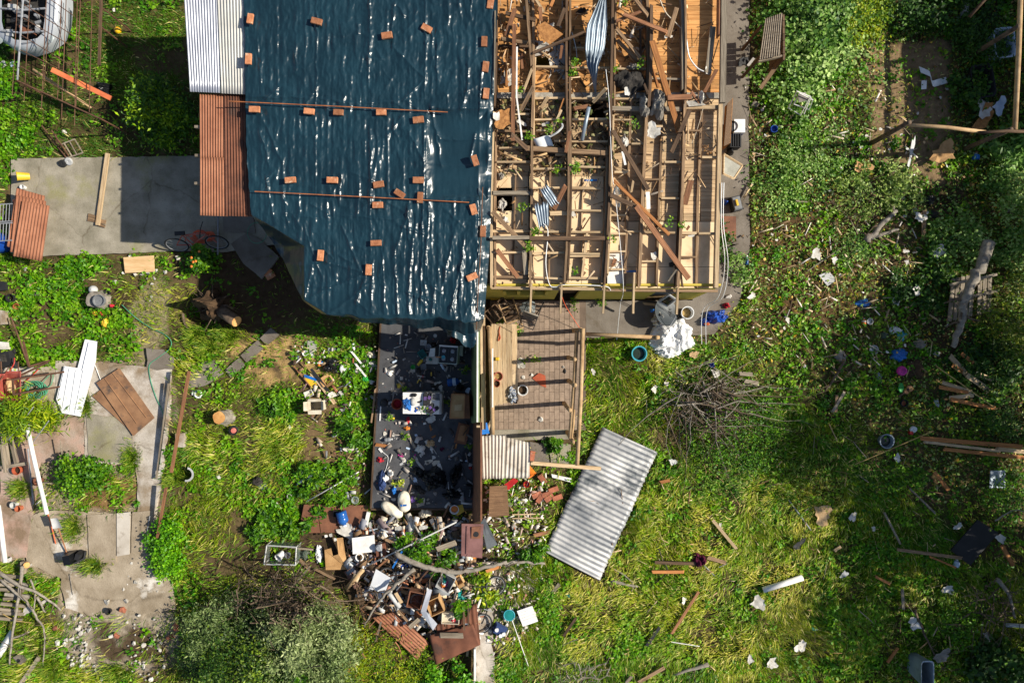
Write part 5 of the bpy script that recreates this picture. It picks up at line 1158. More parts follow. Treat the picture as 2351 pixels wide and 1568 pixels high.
# gas stove
st=thing('gas_stove','gas stove with dark glass hob standing on the kitchen floor','stove',P(1029,815,FZ));zt=FZ+.85;c=P(1029,815,zt);a=math.radians(-4);W,D=43*S(zt),41*S(zt);Rz=Matrix.Rotation(a,4,'Z')
def L3(x,y,z):return Vector((c.x,c.y,0))+(Rz @ Vector((x,y,z))).to_3d()
mat('enamel',rgb(196,206,190),rgb(176,186,170),rough=0.4,bump=0.03)
MB().box(L3(0,0,(FZ+zt)/2),(W,D,zt-FZ),a).build('body','enamel',st);MB().box(L3(0,0,zt+.012),(W*.94,D*.92,.02),a).build('hob','glass_dark',st)
MB().box(L3(0,D*.49,zt+.03),(W,.04,.06),a).build('back_rail','paint_white',st)
for sx in (-1,1):
 for sy in (-1,1):
  p_=L3(sx*W*.23,sy*D*.22,zt+.022);b_=MB().lathe([(.05,0),(.05,.012),(.03,.02),(.001,.02)],14,None,p_).build('burner','steel',st)
 MB().tube([L3(sx*W*.06,-D*.4,zt+.045),L3(sx*W*.06,D*.4,zt+.045),L3(sx*W*.4,D*.4,zt+.045),L3(sx*W*.4,-D*.4,zt+.045),L3(sx*W*.06,-D*.4,zt+.045)],.006,4).build('pan_grate','black_matte',st)
bucket(1018,820,4,.05,'cyan','small teal cup on the stove',z=zt+.04,name='cup',cat='cup');beam(1000,820,1015,820,2.2,.02,zt+.05,zt+.05,'timber_orange','wooden_spatula','wooden spatula lying on the stove','spatula')
panel([(1055,794),(1063,794),(1062,818),(1054,816)],FZ+.3,.25,'enamel','narrow_cabinet','narrow green-grey panel standing right of the stove','panel')
panel([(979,818),(1006,818),(1005,836),(977,835)],FZ+.06,.05,'paper_white','appliance_carton','flat white carton with a teal picture left of the stove','carton');crumple(988,825,5,5,.02,'teal','teal lid lying on the white carton',z=FZ+.065,name='lid',cat='lid',n=8)
panel([(988,800),(999,799),(998,819),(984,818)],FZ+.12,.04,'paint_white','white_tray','white tray leaning above the white carton','tray',zs=[.5,.5,.4,.4])
carton(969,813,15,18,.14,35,'teal','teal plastic box on the dark kitchen floor',z=FZ,name='plastic_box',flaps=False);carton(972,787,14,12,.10,-4,'white_plastic','small white basket near the tarp\'s hem',z=FZ,name='basket',cat='basket',flaps=False,wall=.008)
bucket(983,797,7,.10,'steel','round tin pan between the basket and the stove',z=FZ,name='pan',cat='pan');bucket(999,771,4,.05,'white_plastic','small clear dish below the tarp\'s hem',z=FZ,name='dish',cat='dish')
crumple(996,792,9,8,.12,'dark_cloth','dark pot lids and rags beside the round tin pan',z=FZ,name='rag',cat='rag',n=12);crumple(1040,782,9,9,.2,'red_cloth','dark red bag above the stove',z=FZ,name='bag',cat='bag',n=14)
bottle(966,831,3.4,.22,50,'yellow_plastic','yellow and white detergent bottle on the kitchen floor',z=FZ);bottle(908,829,2.6,.17,25,'paper_blue','small blue and white bottle near the kitchen\'s west edge',z=FZ,cap='red_plastic');bottle(1017,843,3,.2,-60,'paper_blue','blue striped spray can below the stove',z=FZ,name='spray_can',cat='can')
bucket(948,843,5,.07,'green_plastic','little green funnel on the kitchen floor',z=FZ,name='funnel',cat='funnel',taper=.3);carton(972,842,13,13,.06,8,'grey_plastic','shallow grey tray left of the drill case',z=FZ,name='food_tray',cat='tray',flaps=False);scrap(947,851,12,8,-10,'paper_white','white paper below the green funnel',z=FZ+.01)
dc=thing('drill_case','black case with yellow latch on the kitchen floor','tool case',P(984,860,FZ));c2=P(984,860,FZ);MB().box(c2+Vector((0,0,.06)),(.14,.22,.12),.05).build('body','black_matte',dc);MB().box(c2+Vector((.08,.02,.09)),(.03,.1,.05),.05).build('latch','yellow_plastic',dc)
crumple(962,850,8,9,.06,'dark_cloth','dark rag beside the shallow grey tray',z=FZ,name='rag',cat='rag',n=12);crumple(971,864,5,4,.06,'red_cloth','small red and black tin beside the drill case',z=FZ,name='tin',cat='tin',n=8)
def glove(x,y,rot,m,label,z):
 t=MB();c=P(x,y,z);R=Matrix.Translation(c) @ Matrix.Rotation(math.radians(rot),4,'Z')
 t.add([R @ Vector(v) for v in ((-.06,-.04,0),(.03,-.05,0),(.04,.04,0),(-.06,.035,0),(-.06,-.03,.03),(.03,-.04,.035),(.035,.035,.035),(-.06,.03,.03))],[(3,2,1,0),(4,5,6,7),(0,1,5,4),(1,2,6,5),(2,3,7,6),(3,0,4,7)])
 for i,(yy,l,an) in enumerate(((-.038,.07,-.25),(-.013,.085,-.08),(.012,.08,.08),(.034,.065,.25))):t.tube([R @ Vector((.025,yy,.018)),R @ Vector((.03+l*math.cos(an),yy+l*math.sin(an),.02))],[.013,.009],6)
 t.tube([R @ Vector((-.02,.03,.018)),R @ Vector((.02,.085,.02))],[.014,.01],6)
 return tag(t.build('rubber_glove',m),label,'glove')
glove(917,886,60,'yellow_plastic','yellow rubber glove on the sunlit edge of the kitchen floor',FZ+.01)
cord([(958,880,FZ+.02),(962,872,FZ+.05),(968,876,FZ+.04),(965,884,FZ+.02)],.014,'yellow_plastic','yellow hacksaw frame on the kitchen floor','hacksaw','saw')
bottle(1044,876,9,.36,8,'jug_blue','big blue water jug lying by the kitchen wall',z=FZ,name='water_jug',cat='jug',band='paper_blue');crumple(1034,881,5,5,.08,'red_cloth','red cap beside the big blue water jug',z=FZ,name='cap',cat='cap',n=8)
for x,y,w,h,lb in ((1004,880,14,9,'upper'),(996,889,9,8,'lower left'),(1012,890,12,10,'lower right')):scrap(x,y,w,h,x % 60,'paper_white',lb+' crumpled paper among dark litter left of the blue jug',z=FZ+.02,tilt=.5,ragged=.5)
crumple(1001,885,16,10,.08,'dark_cloth','dark litter heap left of the blue jug',z=FZ,name='litter_heap',cat='litter',n=14);scrap(1074,896,10,12,-20,'paper_blue','pale blue paper above the brown cupboard',z=FZ+.2);beam(1050,848,1069,848,2,.02,FZ+.02,FZ+.02,'timber_pale','stick','pale stick below the stove\'s right side','stick');scrap(1031,863,6,5,0,'paper_white','small white card above the blue jug',z=FZ+.01)
crumple(1055,888,12,10,.3,'dark_cloth','dark glass demijohn rags below the blue jug',z=FZ,name='rag',cat='rag',n=12)
# chest freezer with things on it
fz=thing('chest_freezer','white freezer with clothes and shoes on its lid','freezer',P(970,926,FZ));zt2=FZ+.8;q=[P(926,902,zt2),P(1008,903,zt2),P(1008,950,zt2),P(926,949,zt2)]
MB().prism([p+Vector((0,0,-.05)) for p in q],zt2-FZ-.05).build('body','light_grey',fz);MB().prism([P(925,901,zt2+.01),P(967,901,zt2+.01),P(967,950.5,zt2+.01),P(925,949.5,zt2+.01)],.055).build('lid','paint_white',fz);MB().prism([P(967.6,901,zt2+.01),P(1009,902,zt2+.01),P(1009,951,zt2+.01),P(967.6,950.5,zt2+.01)],.055).build('lid','paint_white',fz)
panel([(1010,903),(1014,905),(1013,951),(1010,951)],zt2-.1,.5,'light_grey','freezer_panel','loose grey side sheet right of the white freezer','panel')
ZT=zt2+.012
crumple(935,928,11,20,.08,'blue_bright','blue cloth on the left of the white freezer',z=ZT,rot=12,n=18);crumple(950,907,11,6,.06,'black_matte','black wig-like rag on the white freezer',z=ZT,name='rag',cat='rag',n=14)
mk=MB().lathe([(.001,.07),(.04,.062),(.07,.035),(.085,0)],16,Matrix.Translation(P(948,922,ZT)) @ Matrix.Diagonal((.85,1.25,1,1)));tag(mk.build('carnival_mask','light_grey',smooth=True),'pale grey-green face mask on the white freezer','mask')
tm=thing('tape_measure','blue tape measure with yellow disc on the white freezer','tape measure',P(957,938,ZT));MB().lathe([(.035,0),(.035,.03),(.001,.03)],14,Matrix.Translation(P(958,937,ZT))).build('case','blue_plastic',tm);MB().lathe([(.02,.03),(.02,.034),(.001,.034)],12,Matrix.Translation(P(958,937,ZT))).build('disc','yellow_plastic',tm);beam(953,946,957,939,4,.015,ZT+.015,ZT+.015,'blue_plastic','handle',parent=tm)
def shoe(x,y,rot,label,z,m='black_matte',sole='white_plastic',L=.27):
 t=thing('shoe',label,'shoe',P(x,y,z));R=Matrix.Translation(P(x,y,z)) @ Matrix.Rotation(math.radians(rot),4,'Z');prof=[(-.5,.33,.9),(-.3,.36,1.0),(0,.32,.8),(.25,.40,.62),(.42,.34,.5),(.5,.16,.35)]
 def ring(sc,z0,zf):return [[R @ Vector((a*L,s*b*L*.5*sc,z0+(zf*h if zf else 0))) for s in (-1,1)] for a,b,h in prof]
 for nm,mm,s0,zlo,zhi in (('sole',sole,1.08,0,.022),('upper',m,1.0,.022,.085)):
  mb=MB();vs=[]
  for a,b,h in prof:
   hh=zhi if nm=='sole' else .022+(.085-.022)*h
   w=b*L*.5*s0;wt=w*(1 if nm=='sole' else .62)
   vs+=[R @ Vector((a*L,-w,zlo)),R @ Vector((a*L,w,zlo)),R @ Vector((a*L,wt,hh)),R @ Vector((a*L,-wt,hh))]
  n=len(prof);fs=[(i*4+k,i*4+(k+1) % 4,i*4+4+(k+1) % 4,i*4+4+k) for i in range(n-1) for k in range(4)]+[(3,2,1,0),(n*4-4,n*4-3,n*4-2,n*4-1)]
  mb.add(vs,fs).build(nm,mm,t)
 mb=MB();[mb.box(R @ Vector((x_*L,0,.088-.03*(x_+.1))),(.012,.07,.008),math.radians(rot)) for x_ in (-.02,.06,.14)];mb.build('laces','purple',t)
 return t
shoe(988,936,55,'dark sneaker on the white freezer, left one of the pair',ZT);shoe(997,941,35,'dark sneaker on the white freezer, right one of the pair',ZT);shoe(977,916,88,'black boot on the white freezer, left one',ZT,L=.34);shoe(986,914,70,'black boot on the white freezer, right one',ZT,L=.34)
carton(1000,911,18,15,.1,-4,'grey_plastic','dark grey tool tray at the freezer\'s upper right corner',z=ZT,name='tool_tray',cat='tray',flaps=False);bucket(963,941,3,.04,'clear_plastic','small clear cup on the white freezer',z=ZT,name='cup',cat='cup');twig(972,938,18,ZT+.02,'green sprig on the white freezer',rad=6);scrap(964,922,10,4,30,'black_matte','thin black scrap on the white freezer',z=ZT+.003,name='plastic_scrap',cat='scrap')
bucket(911,928,12,.3,'terracotta','reddish bucket with pink rags left of the white freezer',z=FZ,fill='red_cloth')
cp=thing('peaked_hat','black peaked cap on the kitchen floor\'s west edge','cap',P(881,925,FZ));MB().lathe([(.10,0),(.10,.04),(.07,.09),(.001,.105)],16,Matrix.Translation(P(883,924,FZ))).build('crown','black_matte',cp,smooth=True);panel([(873,921),(879,918),(879,931),(873,930)],FZ+.02,.01,'black_matte','peak',None,None,parent=cp)
beam(874,933,872,966,2.5,.02,FZ+.03,FZ+.03,'paint_white','white_rod','short white rod lying on the kitchen\'s west edge','rod');scrap(893,926,5,7,20,'paper_white','tiny white tag right of the black cap',z=FZ+.01)
cb=thing('brown_cupboard','brown wooden cupboard tipped on its back by the kitchen wall','cupboard',P(1055,934,FZ));zc=FZ+.7
MB().prism([P(1037,905,zc),P(1077,908,zc-.05),P(1079,961,zc-.05),P(1033,960,zc)],zc-FZ-.01).build('carcass','door_brown',cb);MB().prism([P(1038,906,zc+.006),P(1066,907,zc+.006),P(1064,959,zc+.006),P(1034,959,zc+.006)],.006).build('back_panel','cardboard',cb)
for (x0,y0,x1,y1) in ((1037,905,1033,960),(1067,906,1065,960)):beam(x0,y0,x1,y1,2.5,.03,zc+.02,zc+.02,'cabinet_brown','frame_strip',parent=cb)
beam(1037,905,1067,906,2.5,.03,zc+.021,zc+.021,'cabinet_brown','frame_strip',parent=cb);beam(1033,960,1065,960,2.5,.03,zc+.021,zc+.021,'cabinet_brown','frame_strip',parent=cb);panel([(1044,930),(1060,928),(1060,942),(1043,943)],zc+.01,.003,'cardboard_pale','paper_patch',None,None,parent=cb)
dr=thing('cupboard_door','brown cupboard door with arched inset lying below the cupboard','cupboard door',P(1061,996,FZ));dq=[(1053,970),(1079,976),(1070,1021),(1042,1016)]
panel(dq,FZ+.06,.03,'door_brown','slab',None,None,parent=dr,zs=[.36,.32,.31,.33]);panel([(1057,977),(1066,976),(1073,981),(1066,1014),(1049,1011)],FZ+.1,.02,'cabinet_brown','inset_panel',None,None,parent=dr,zs=[.37,.365,.34,.33,.345])
B(1048,1016,1045,1032,4,FZ+.04,FZ+.02,'timber_orange','small orange splinter below the cupboard door');B(1062,1000,1086,968,0.01+3,FZ+.2,FZ+.2,'timber_dark','dark lath behind the cupboard door')
B(935,995,953,1030,6,FZ+.04,FZ+.04,'timber_grey','short grey-white plank on the lower kitchen floor');B(858,1020,895,1025,7,FZ+.05,FZ+.05,'timber_orange','orange splintered plank over the kitchen\'s west edge');crumple(987,1018,12,10,.12,'cardboard_pale','crumpled brown paper bag on the lower kitchen floor',z=FZ,name='paper_bag',cat='bag',n=14);crumple(965,1030,13,12,.1,'white_cloth','white shirt heap on the lower kitchen floor',z=FZ,name='shirt',cat='shirt',n=18);crumple(873,1055,10,8,.08,'red_cloth','bright red rag at the kitchen\'s west edge',z=FZ,name='rag',cat='rag',n=14)
B(985,973,991,990,4,FZ+.02,FZ+.02,'timber_orange','thin brown splinter below the freezer');B(988,1006,1003,999,4,FZ+.02,FZ+.02,'timber_orange','small brown splinter above the paper bag')
scrap(990,962,20,17,30,'paper_white','large white paper below the freezer',z=FZ+.02,tilt=.4);crumple(937,965,6,10,.08,'red_cloth','dark red packet below the freezer',z=FZ,name='packet',cat='packet',n=10);crumple(934,983,9,6,.08,'orange_cushion','torn red and white box on the lower kitchen floor',z=FZ,name='packet',cat='packet',n=10);bottle(893,1008,5,.2,5,'grey_plastic','grey bottle casting a shadow near the west edge',z=FZ)
for x,y,w,h,r,mm,lb in ((884,995,8,9,30,'paper_white','white card with rounded corners near the kitchen\'s west edge'),(928,1056,10,10,30,'paper_white','bright white card left of the black plastic'),(967,1044,8,6,5,'paper_white','small white card below the white shirt'),(996,1050,9,7,0,'paper_white','white card right of the white shirt'),(922,1065,9,6,30,'light_grey','grey slip beside the bright white card'),(956,1000,6,8,20,'paper_blue','pale blue shard right of the grey-white plank'),(937,1029,9,5,-25,'paper_blue','pale blue wrapper on the lower floor'),(1071,1058,6,4,0,'paper_blue','tiny blue ticket near the cupboard wall'),(1015,1031,10,9,20,'maroon','dark red cloth scrap on the lower floor'),(921,1045,9,10,40,'pink','small pink scrap on the lower floor'),(875,1006,6,4,20,'paper_white','tiny cream card above the orange splintered plank'),(904,998,8,7,60,'paper_white','yellowish crumpled slip near the west edge'),(984,1060,18,10,15,'cream_cloth','cream cloth scrap above the black plastic, left one'),(1000,1062,18,10,40,'cream_cloth','cream cloth scrap above the black plastic, right one'),(1009,1072,12,16,10,'paper_white','white paper at the black plastic\'s upper edge'),(958,1058,6,16,25,'paper_white','narrow white strip left of the black plastic'),(952,1048,4,12,-20,'pink','pink pen-like strip on the lower floor'),(953,1101,8,12,10,'paper_blue','pale packet at the left of the black plastic'),(972,1150,8,14,-10,'paper_white','white strip below the black plastic'),(904,1146,10,7,10,'paper_white','white tissue beside the white sacks')):
 if mm:scrap(x,y,w,h,r,mm,lb,z=FZ+.008,tilt=.15,n=5,name='card' if 'card' in lb else 'paper_scrap')
cord([(876,1036,FZ+.02),(884,1042,FZ+.02),(891,1050,FZ+.02),(888,1070,FZ+.02),(882,1086,FZ+.03)],.008,'white_plastic','white charger cord by the red rag','power_lead','cord');beam(870,1029,877,1038,5,.03,FZ+.04,FZ+.04,'paint_white','charger','white charger plug at the kitchen\'s west edge','charger')
crumple(877,1102,12,27,.16,'denim','blue denim cloth heap at the kitchen\'s west edge',z=FZ,n=26);crumple(897,1087,9,7,.12,'white_plastic','white round speaker-like appliance on the floor',z=FZ,name='appliance',cat='appliance',n=12);bucket(897,1087,4,.02,'grey_plastic','grey dial on the white appliance',z=FZ+.12,name='dial',cat='dial');crumple(885,1098,9,8,.10,'white_plastic','second white appliance on the denim cloth',z=FZ+.05,name='appliance',cat='appliance',n=12)
crumple(1000,1102,40,33,.42,'tarp_black','black plastic sheeting heaped on the kitchen floor',z=FZ,n=44,name='plastic_sheeting',cat='plastic sheet');crumple(1048,1085,14,36,.5,'tarp_black','tall fold of black plastic beside the brown wall',z=FZ,n=26,rot=-12,name='plastic_sheeting',cat='plastic sheet');crumple(962,1085,22,14,.15,'tarp_black','flat tail of black plastic toward the white cards',z=FZ,n=22,rot=-30,name='plastic_sheeting',cat='plastic sheet');crumple(1040,1135,26,16,.2,'tarp_black','low black plastic corner near the suitcase',z=FZ,n=22,name='plastic_sheeting',cat='plastic sheet')
crumple(906,1126,7,12,.14,'blue_bright','bright blue plastic bag beside the white sacks',z=FZ,name='plastic_bag',cat='bag',n=14);crumple(960,1122,22,8,.1,'dark_cloth','dark jacket between blue bag and black plastic',z=FZ,name='jacket',cat='jacket',rot=-30,n=16)
def sack(x,y,rx,ry,h,rot,label,m='sack',z=FZ,band=None):
 t=thing('sack',label,'sack',P(x,y,z));c=P(x,y,z);R=Matrix.Rotation(math.radians(rot),4,'Z');s=S(z);vs=[];nu,nv=18,22
 def fn(u,v):
  a=2*math.pi*u;tt=v*2-1;pr=max(0.02,(1-abs(tt)**3.2))**.5;w=1+.05*math.sin(a*3+v*9)+.05*math.sin(v*14+a*5)
  return c+(R @ Vector((math.cos(a)*rx*s*pr*w,tt*ry*s,h/2+math.sin(a)*h/2*pr*w))).to_3d()
 MB().grid(fn,nu,nv).build('body',m,t,smooth=True)
 if band:MB().box(c+(R @ Vector((0,band*ry*s,h*.97))).to_3d(),(rx*s*1.0,.05,.03),math.radians(rot)).build('tie','blue_bright',t)
 return t
sack(930,1148,14,24,.28,4,'upright white sack with blue tie at the kitchen\'s south edge',band=-.25);sack(902,1167,12,28,.26,58,'second white sack lying slantwise below the upright one');crumple(978,1176,20,14,.2,'cream_cloth','grey-white cloth bundle right of the sacks',z=.15,n=20,name='cloth_bundle');crumple(948,1146,6,10,.1,'purple','purple cloth beside the upright white sack',z=FZ,n=10);twig(915,1111,70,FZ+.05,'yellow-green leafy branch beside the denim cloth',rad=14,c0=((110,140,40),(160,170,60),(190,190,90)))
bucket(1043,1170,10,.16,'white_plastic','white tub with coloured toys at the kitchen\'s south edge',z=FZ,name='tub',cat='tub',fill='orange_plastic');panel([(1041,1162),(1062,1158),(1066,1174),(1050,1184)],FZ+.012,.01,'yellow_plastic','yellow_card','yellow card under the white tub of toys','card');B(1017,1188,1035,1150,4,FZ+.1,FZ+.02,'timber_red','reddish stick slanting left of the toy tub')
sc_=thing('suitcase','dark grey suitcase lying by the brown wall','suitcase',P(1077,1125,FZ));c3=P(1076,1125,FZ);MB().box(c3+Vector((0,0,.1)),(.15,.32,.2),-.12,taper=.9).build('body','black_matte',sc_);MB().tube([c3+Vector((.02,-.1,.22)),c3+Vector((.04,-.1,.26)),c3+Vector((.06,.05,.26)),c3+Vector((.04,.05,.22))],.01,5).build('handle','grey_plastic',sc_);crumple(1080,1074,5,6,.1,'red_plastic','small red toy by the brown wall',z=FZ,n=8,name='toy',cat='toy')
panel([(1068,1030),(1084,1028),(1084,1060),(1060,1064),(1062,1038)],FZ+.01,.006,'black_matte','rubber_mat','dark square mat below the cupboard door','mat');cord([(1052,1040,FZ+.02),(1060,1048,FZ+.02),(1058,1066,FZ+.02),(1066,1080,FZ+.02),(1062,1100,FZ+.02)],.006,'black_matte','thin black flex curling by the dark mat','flex','cable')
for x,y,n,lb in ((935,890,50,'green leaves beside the yellow glove'),(930,1000,40,'green leafy sprig left of the grey-white plank'),(945,1060,30,'green sprig left of the cream scraps'),(1078,1025,30,'green sprig at the foot of the brown wall'),(896,955,40,'leafy litter below the reddish bucket'),(1068,848,40,'green leaves below the stove by the wall'),(1025,925,30,'leaves between freezer and cupboard'),(965,1150,30,'green sprig below the black plastic')):twig(x,y,n,FZ+.04,lb,rad=9)
crumple(900,960,8,4,.05,'yellow_plastic','yellow toy on the leafy litter',z=FZ,n=8,name='toy',cat='toy')
# kitchen crumbs too many and small to count
n=220;xx=RNG.uniform(860,1085,n);yy=RNG.uniform(770,1160,n);cc=pal([(200,196,190),(130,116,104),(150,84,70),(110,120,134),(190,180,150)],n,None,.3)
g=leaves('floor_crumbs',np.stack([(xx-1175.5)*S(FZ),(784-yy)*S(FZ),np.full(n,FZ+.01)],-1),.02+.05*RNG.random(n)**2,.7+.2*RNG.random(n),RNG.random(n)*6.28,(RNG.random(n)-.5)*.3,cc,fold=.05);tag(g,'fine litter of shards and crumbs over the dark kitchen floor','litter',kind='stuff')
# ------------------------------------------------------------------ west yards
# car with its bonnet off, nose towards the drive
mat('car_paint',rgb(164,168,172),rgb(154,158,164),rough=0.28,bump=0.0,spec=0.6,scale=.6)
car=thing('stripped_car','silver car without bonnet, engine bay open, at the lawn\'s corner','car',P(56,20))
def cp_(x,y,z):return P(x,y,z)
NOSE=[(-28,-70,.70),(-30,0,.70),(-24,50,.66),(-6,88,.62),(30,112,.58),(62,118,.57),(98,106,.60),(126,82,.64),(137,48,.68),(140,0,.70),(138,-70,.72)]
inner=[(6,-70,.80),(4,0,.80),(4,50,.76),(10,76,.72),(34,92,.70),(62,94,.70),(86,88,.70),(98,76,.73),(102,50,.77),(106,0,.80),(106,-70,.82)]
mb=MB();n=len(NOSE);vs=[]
for (x,y,z),(u,v,w) in zip(NOSE,inner):
 a=P(x,y,z);b=P(u,v,w);vs+=[Vector((a.x,a.y,.22)),Vector((a.x,a.y,.42)),a,a.lerp(b,.45)+Vector((0,0,.05)),b]
mb.add(vs,[(i*5+k,i*5+k+1,i*5+5+k+1,i*5+5+k) for i in range(n-1) for k in range(4)]);mb.build('body','car_paint',car,smooth=True)
mat('engine_dark',rgb(60,58,54),rgb(36,34,32),rough=0.7,scale=9,bump=.4);MB().prism([P(6,-70,.45),P(106,-70,.45),P(100,76,.45),P(62,92,.45),P(12,78,.45)],.1).build('engine_bay','engine_dark',car)
rr=random.Random(3)
for i in range(46):
 x=rr.uniform(8,98);y=rr.uniform(-60,84);m_=rr.choice(['engine_dark','steel','grey_plastic','black_matte','light_grey','rust_dark','engine_dark']);c=P(x,y,.5)
 if i % 3:MB().box((c.x,c.y,.5+rr.uniform(.02,.14)),(rr.uniform(.05,.2),rr.uniform(.04,.16),rr.uniform(.1,.22)),rr.uniform(-.3,.3)).build('engine_part',m_,car)
 else:MB().lathe([(rr.uniform(.03,.08),0),(.06,.06),(.04,.12),(.001,.13)],12,None,(c.x,c.y,.52)).build('engine_part',m_,car)
for y,h in ((-44,.82),(20,.80),(72,.76)):MB().tube([P(4,y,h),P(50,y+4,h+.02),P(104,y,h)],.025,6).build('cross_brace','steel',car)
for x,y in ((112,84),(-4,86)):
 c=P(x,y,.66);h_=MB().lathe([(.001,.05),(.07,.045),(.11,.02),(.13,0)],16,Matrix.Translation(c-Vector((0,0,.02))) @ Matrix.Diagonal((1,1.3,1,1))).build('headlight','clear_plastic',car,smooth=True)
wh=MB().lathe([(.30,-.1),(.32,-.06),(.32,.06),(.30,.1),(.19,.1),(.18,.06),(.001,.05)],24,Matrix.Translation(P(130,42,.32)) @ Matrix.Rotation(math.pi/2,4,'Y')).build('wheel','rubber',car,smooth=True)
MB().tube([P(136,68,.42),P(139,50,.66),P(138,34,.66),P(137,20,.42)],.03,6).build('wheel_arch','black_matte',car)
MB().tube([P(52,100,.72),P(80,95,.72)],.02,5).build('bonnet_latch','steel',car)
panel([(10,68),(28,68),(30,84),(12,82)],.74,.02,'light_grey','plastic_basket','small white grille basket in the car\'s engine bay','basket')
# rebar cage standing over car and lawn
cage=thing('rebar_cage','rusty open frame of welded rebars standing over car and lawn','frame',P(130,140));ZB=1.25
for x0,y0,x1,y1,r,m_ in ((42,-30,28,220,.008,'steel_rust'),(70,-30,55,232,.009,'steel_rust'),(108,-30,95,252,.010,'steel_rust'),(112,60,100,205,.008,'steel_rust'),(142,-30,132,226,.010,'steel_rust'),(153,-30,141,275,.010,'steel_rust'),(178,-30,171,290,.010,'steel_rust'),(186,-30,174,245,.010,'steel_rust'),(212,-30,205,258,.010,'steel_rust'),(55,-30,40,184,.022,'steel')):
 MB().tube([P(x0,y0,ZB+.03),P(x1,y1,ZB-.1)],r,6).build('bar',m_,cage)
for x0,y0,x1,y1,r in ((105,-8,216,70,.010),(56,12,212,110,.010),(52,42,216,136,.010),(50,82,213,182,.010),(46,115,213,196,.009),(46,152,222,252,.010),(40,186,229,273,.020),(130,-20,230,40,.009)):
 MB().tube([P(x0,y0,ZB),P(x1,y1,ZB-.06)],r,6).build('crossbar','steel_rust',cage)
for x,y in ((228,60),(236,20),(229,272),(40,186)):t_=P(x,y,ZB);MB().tube([(t_.x,t_.y,0),t_],.02,6).build('leg','steel_rust',cage)
rod([(76,160,1.0),(210,248,.5)],.032,'pole_wood','long grey wooden pole lying under the rebar cage','wooden_pole','pole',10)
beam(118,160,254,226,11,.07,1.32,.85,'orange_paint','steel_beam','orange painted steel beam slanting across the rebar cage','beam')
beam(232,-40,226,150,5,.05,1.5,1.4,'timber_dark','dark_post','dark post at the cage\'s right end','post')
crumple(243,207,22,18,.3,'black_plastic','black rubbish bag at the end of the orange beam',name='rubbish_bag',cat='bag',n=24)
bl=MB().lathe([(.09*math.sin(a),.09-.09*math.cos(a)) for a in np.linspace(.08,3.05,12)],18,Matrix.Translation(P(275,74,.0))).build('football','yellow_ball',smooth=True);tag(bl,'yellow football on the shaded lawn','ball')
for i,an in enumerate((.5,2.1,3.9)):MB().tube([bl.matrix_basis @ Vector((.091*math.sin(t)*math.cos(an),.091*math.sin(t)*math.sin(an),.09+.091*math.cos(t)))-Vector((0,0,0.0)) for t in np.linspace(.2,1.6,8)],.009,4).build('dark_stripe','timber_dark',bl)
for x,y,w,h,lb in ((346,205,11,9,'crumpled white tissue on the shaded lawn'),(148,304,10,8,'white paper on the lawn above the hand truck'),(30,148,12,14,'blue and white packet at the lawn\'s west edge'),(262,24,6,8,'pale leaf-like scrap on the upper lawn'),(8,150,18,14,'torn cardboard pieces by the car\'s nose')):scrap(x,y,w,h,20,'paper_white' if 'blue' not in lb else 'paper_blue',lb,z=.05)
# hand truck
ht=thing('hand_truck','rusty two-wheeled hand truck lying beside the drive','hand truck',P(145,330));
for a,b in (((96,289,.12),(152,362,.08)),((118,299,.35),(158,358,.12)),((118,299,.35),(140,335,.2)),((138,333,.18),(171,320,.22)),((158,362,.14),(190,351,.2)),((171,320,.22),(190,351,.2)),((148,331,.19),(166,361,.14)),((160,326,.2),(176,355,.16)),((152,362,.08),(162,362,.12))):MB().tube([P(*a),P(*b)],.018,6).build('tube','timber_grey' if a[0]>130 else 'steel_rust',ht)
for x,y in ((158,371),(144,376)):MB().lathe([(.085,-.03),(.1,-.02),(.1,.02),(.085,.03),(.03,.03),(.001,.02)],16,Matrix.Translation(P(x,y,.1)) @ Matrix.Rotation(.5,4,'X')).build('wheel','rubber' if x<150 else 'light_grey',ht)
# on the drive
def tplank():
 t=thing('nailed_planks','long plank nailed to short boards forming a T on the drive','plank',P(230,440,.05));beam(246,352,223,517,9,.05,.14,.14,'timber_pale','long_board',parent=t)
 for (x0,y0,x1,y1,w) in ((202,494,220,499,8),(201,503,242,510,9),(226,516,240,520,7)):beam(x0,y0,x1,y1,w,.03,.085,.085,'timber_old','short_board',parent=t)
tplank()
bucket(38,405,10,.28,'yellow_plastic','yellow bucket tipped at the drive\'s west end',z=.05,tilt=(.2,-.9),fill='soil');bucket(50,429,5,.12,'white_plastic','white tin above the rusty sheets',z=.05,name='tin',cat='tin')
for c,lb in (([(38,432,.50),(103,450,.48),(88,600,.44),(15,565,.46)],'lowest of three stacked rusty corrugated sheets'),([(37,448,.54),(106,462,.53),(94,592,.50),(23,578,.50)],'middle of three stacked rusty corrugated sheets'),([(51,460,.60),(114,473,.60),(96,600,.56),(30,588,.56)],'topmost of three stacked rusty corrugated sheets')):
 o=corrugated(c,9,.012,'rust','rusty_sheet');tag(o,lb,'roofing sheet')
sb=thing('sheet_trestle','low brick trestle under the stacked rusty sheets','trestle',P(62,520));[MB().box(P(62+dx,520+dy,.22),(.2,.4,.42)).build('block','brick_old',sb) for dx,dy in ((-10,-40),(4,44))]
rk=thing('wire_rack','stack of blue-grey wire frames at the drive\'s west edge','wire rack',P(12,520));
for k in range(2):
 y0=470+k*44
 for i in range(5):MB().tube([P(-6+i*7,y0,.7),P(-8+i*7,y0+40,.66)],.008,5).build('wire','steel',rk)
 for yy in (y0,y0+40):MB().tube([P(-8,yy,.7),P(28,yy-2,.7)],.014,5).build('rail','steel',rk)
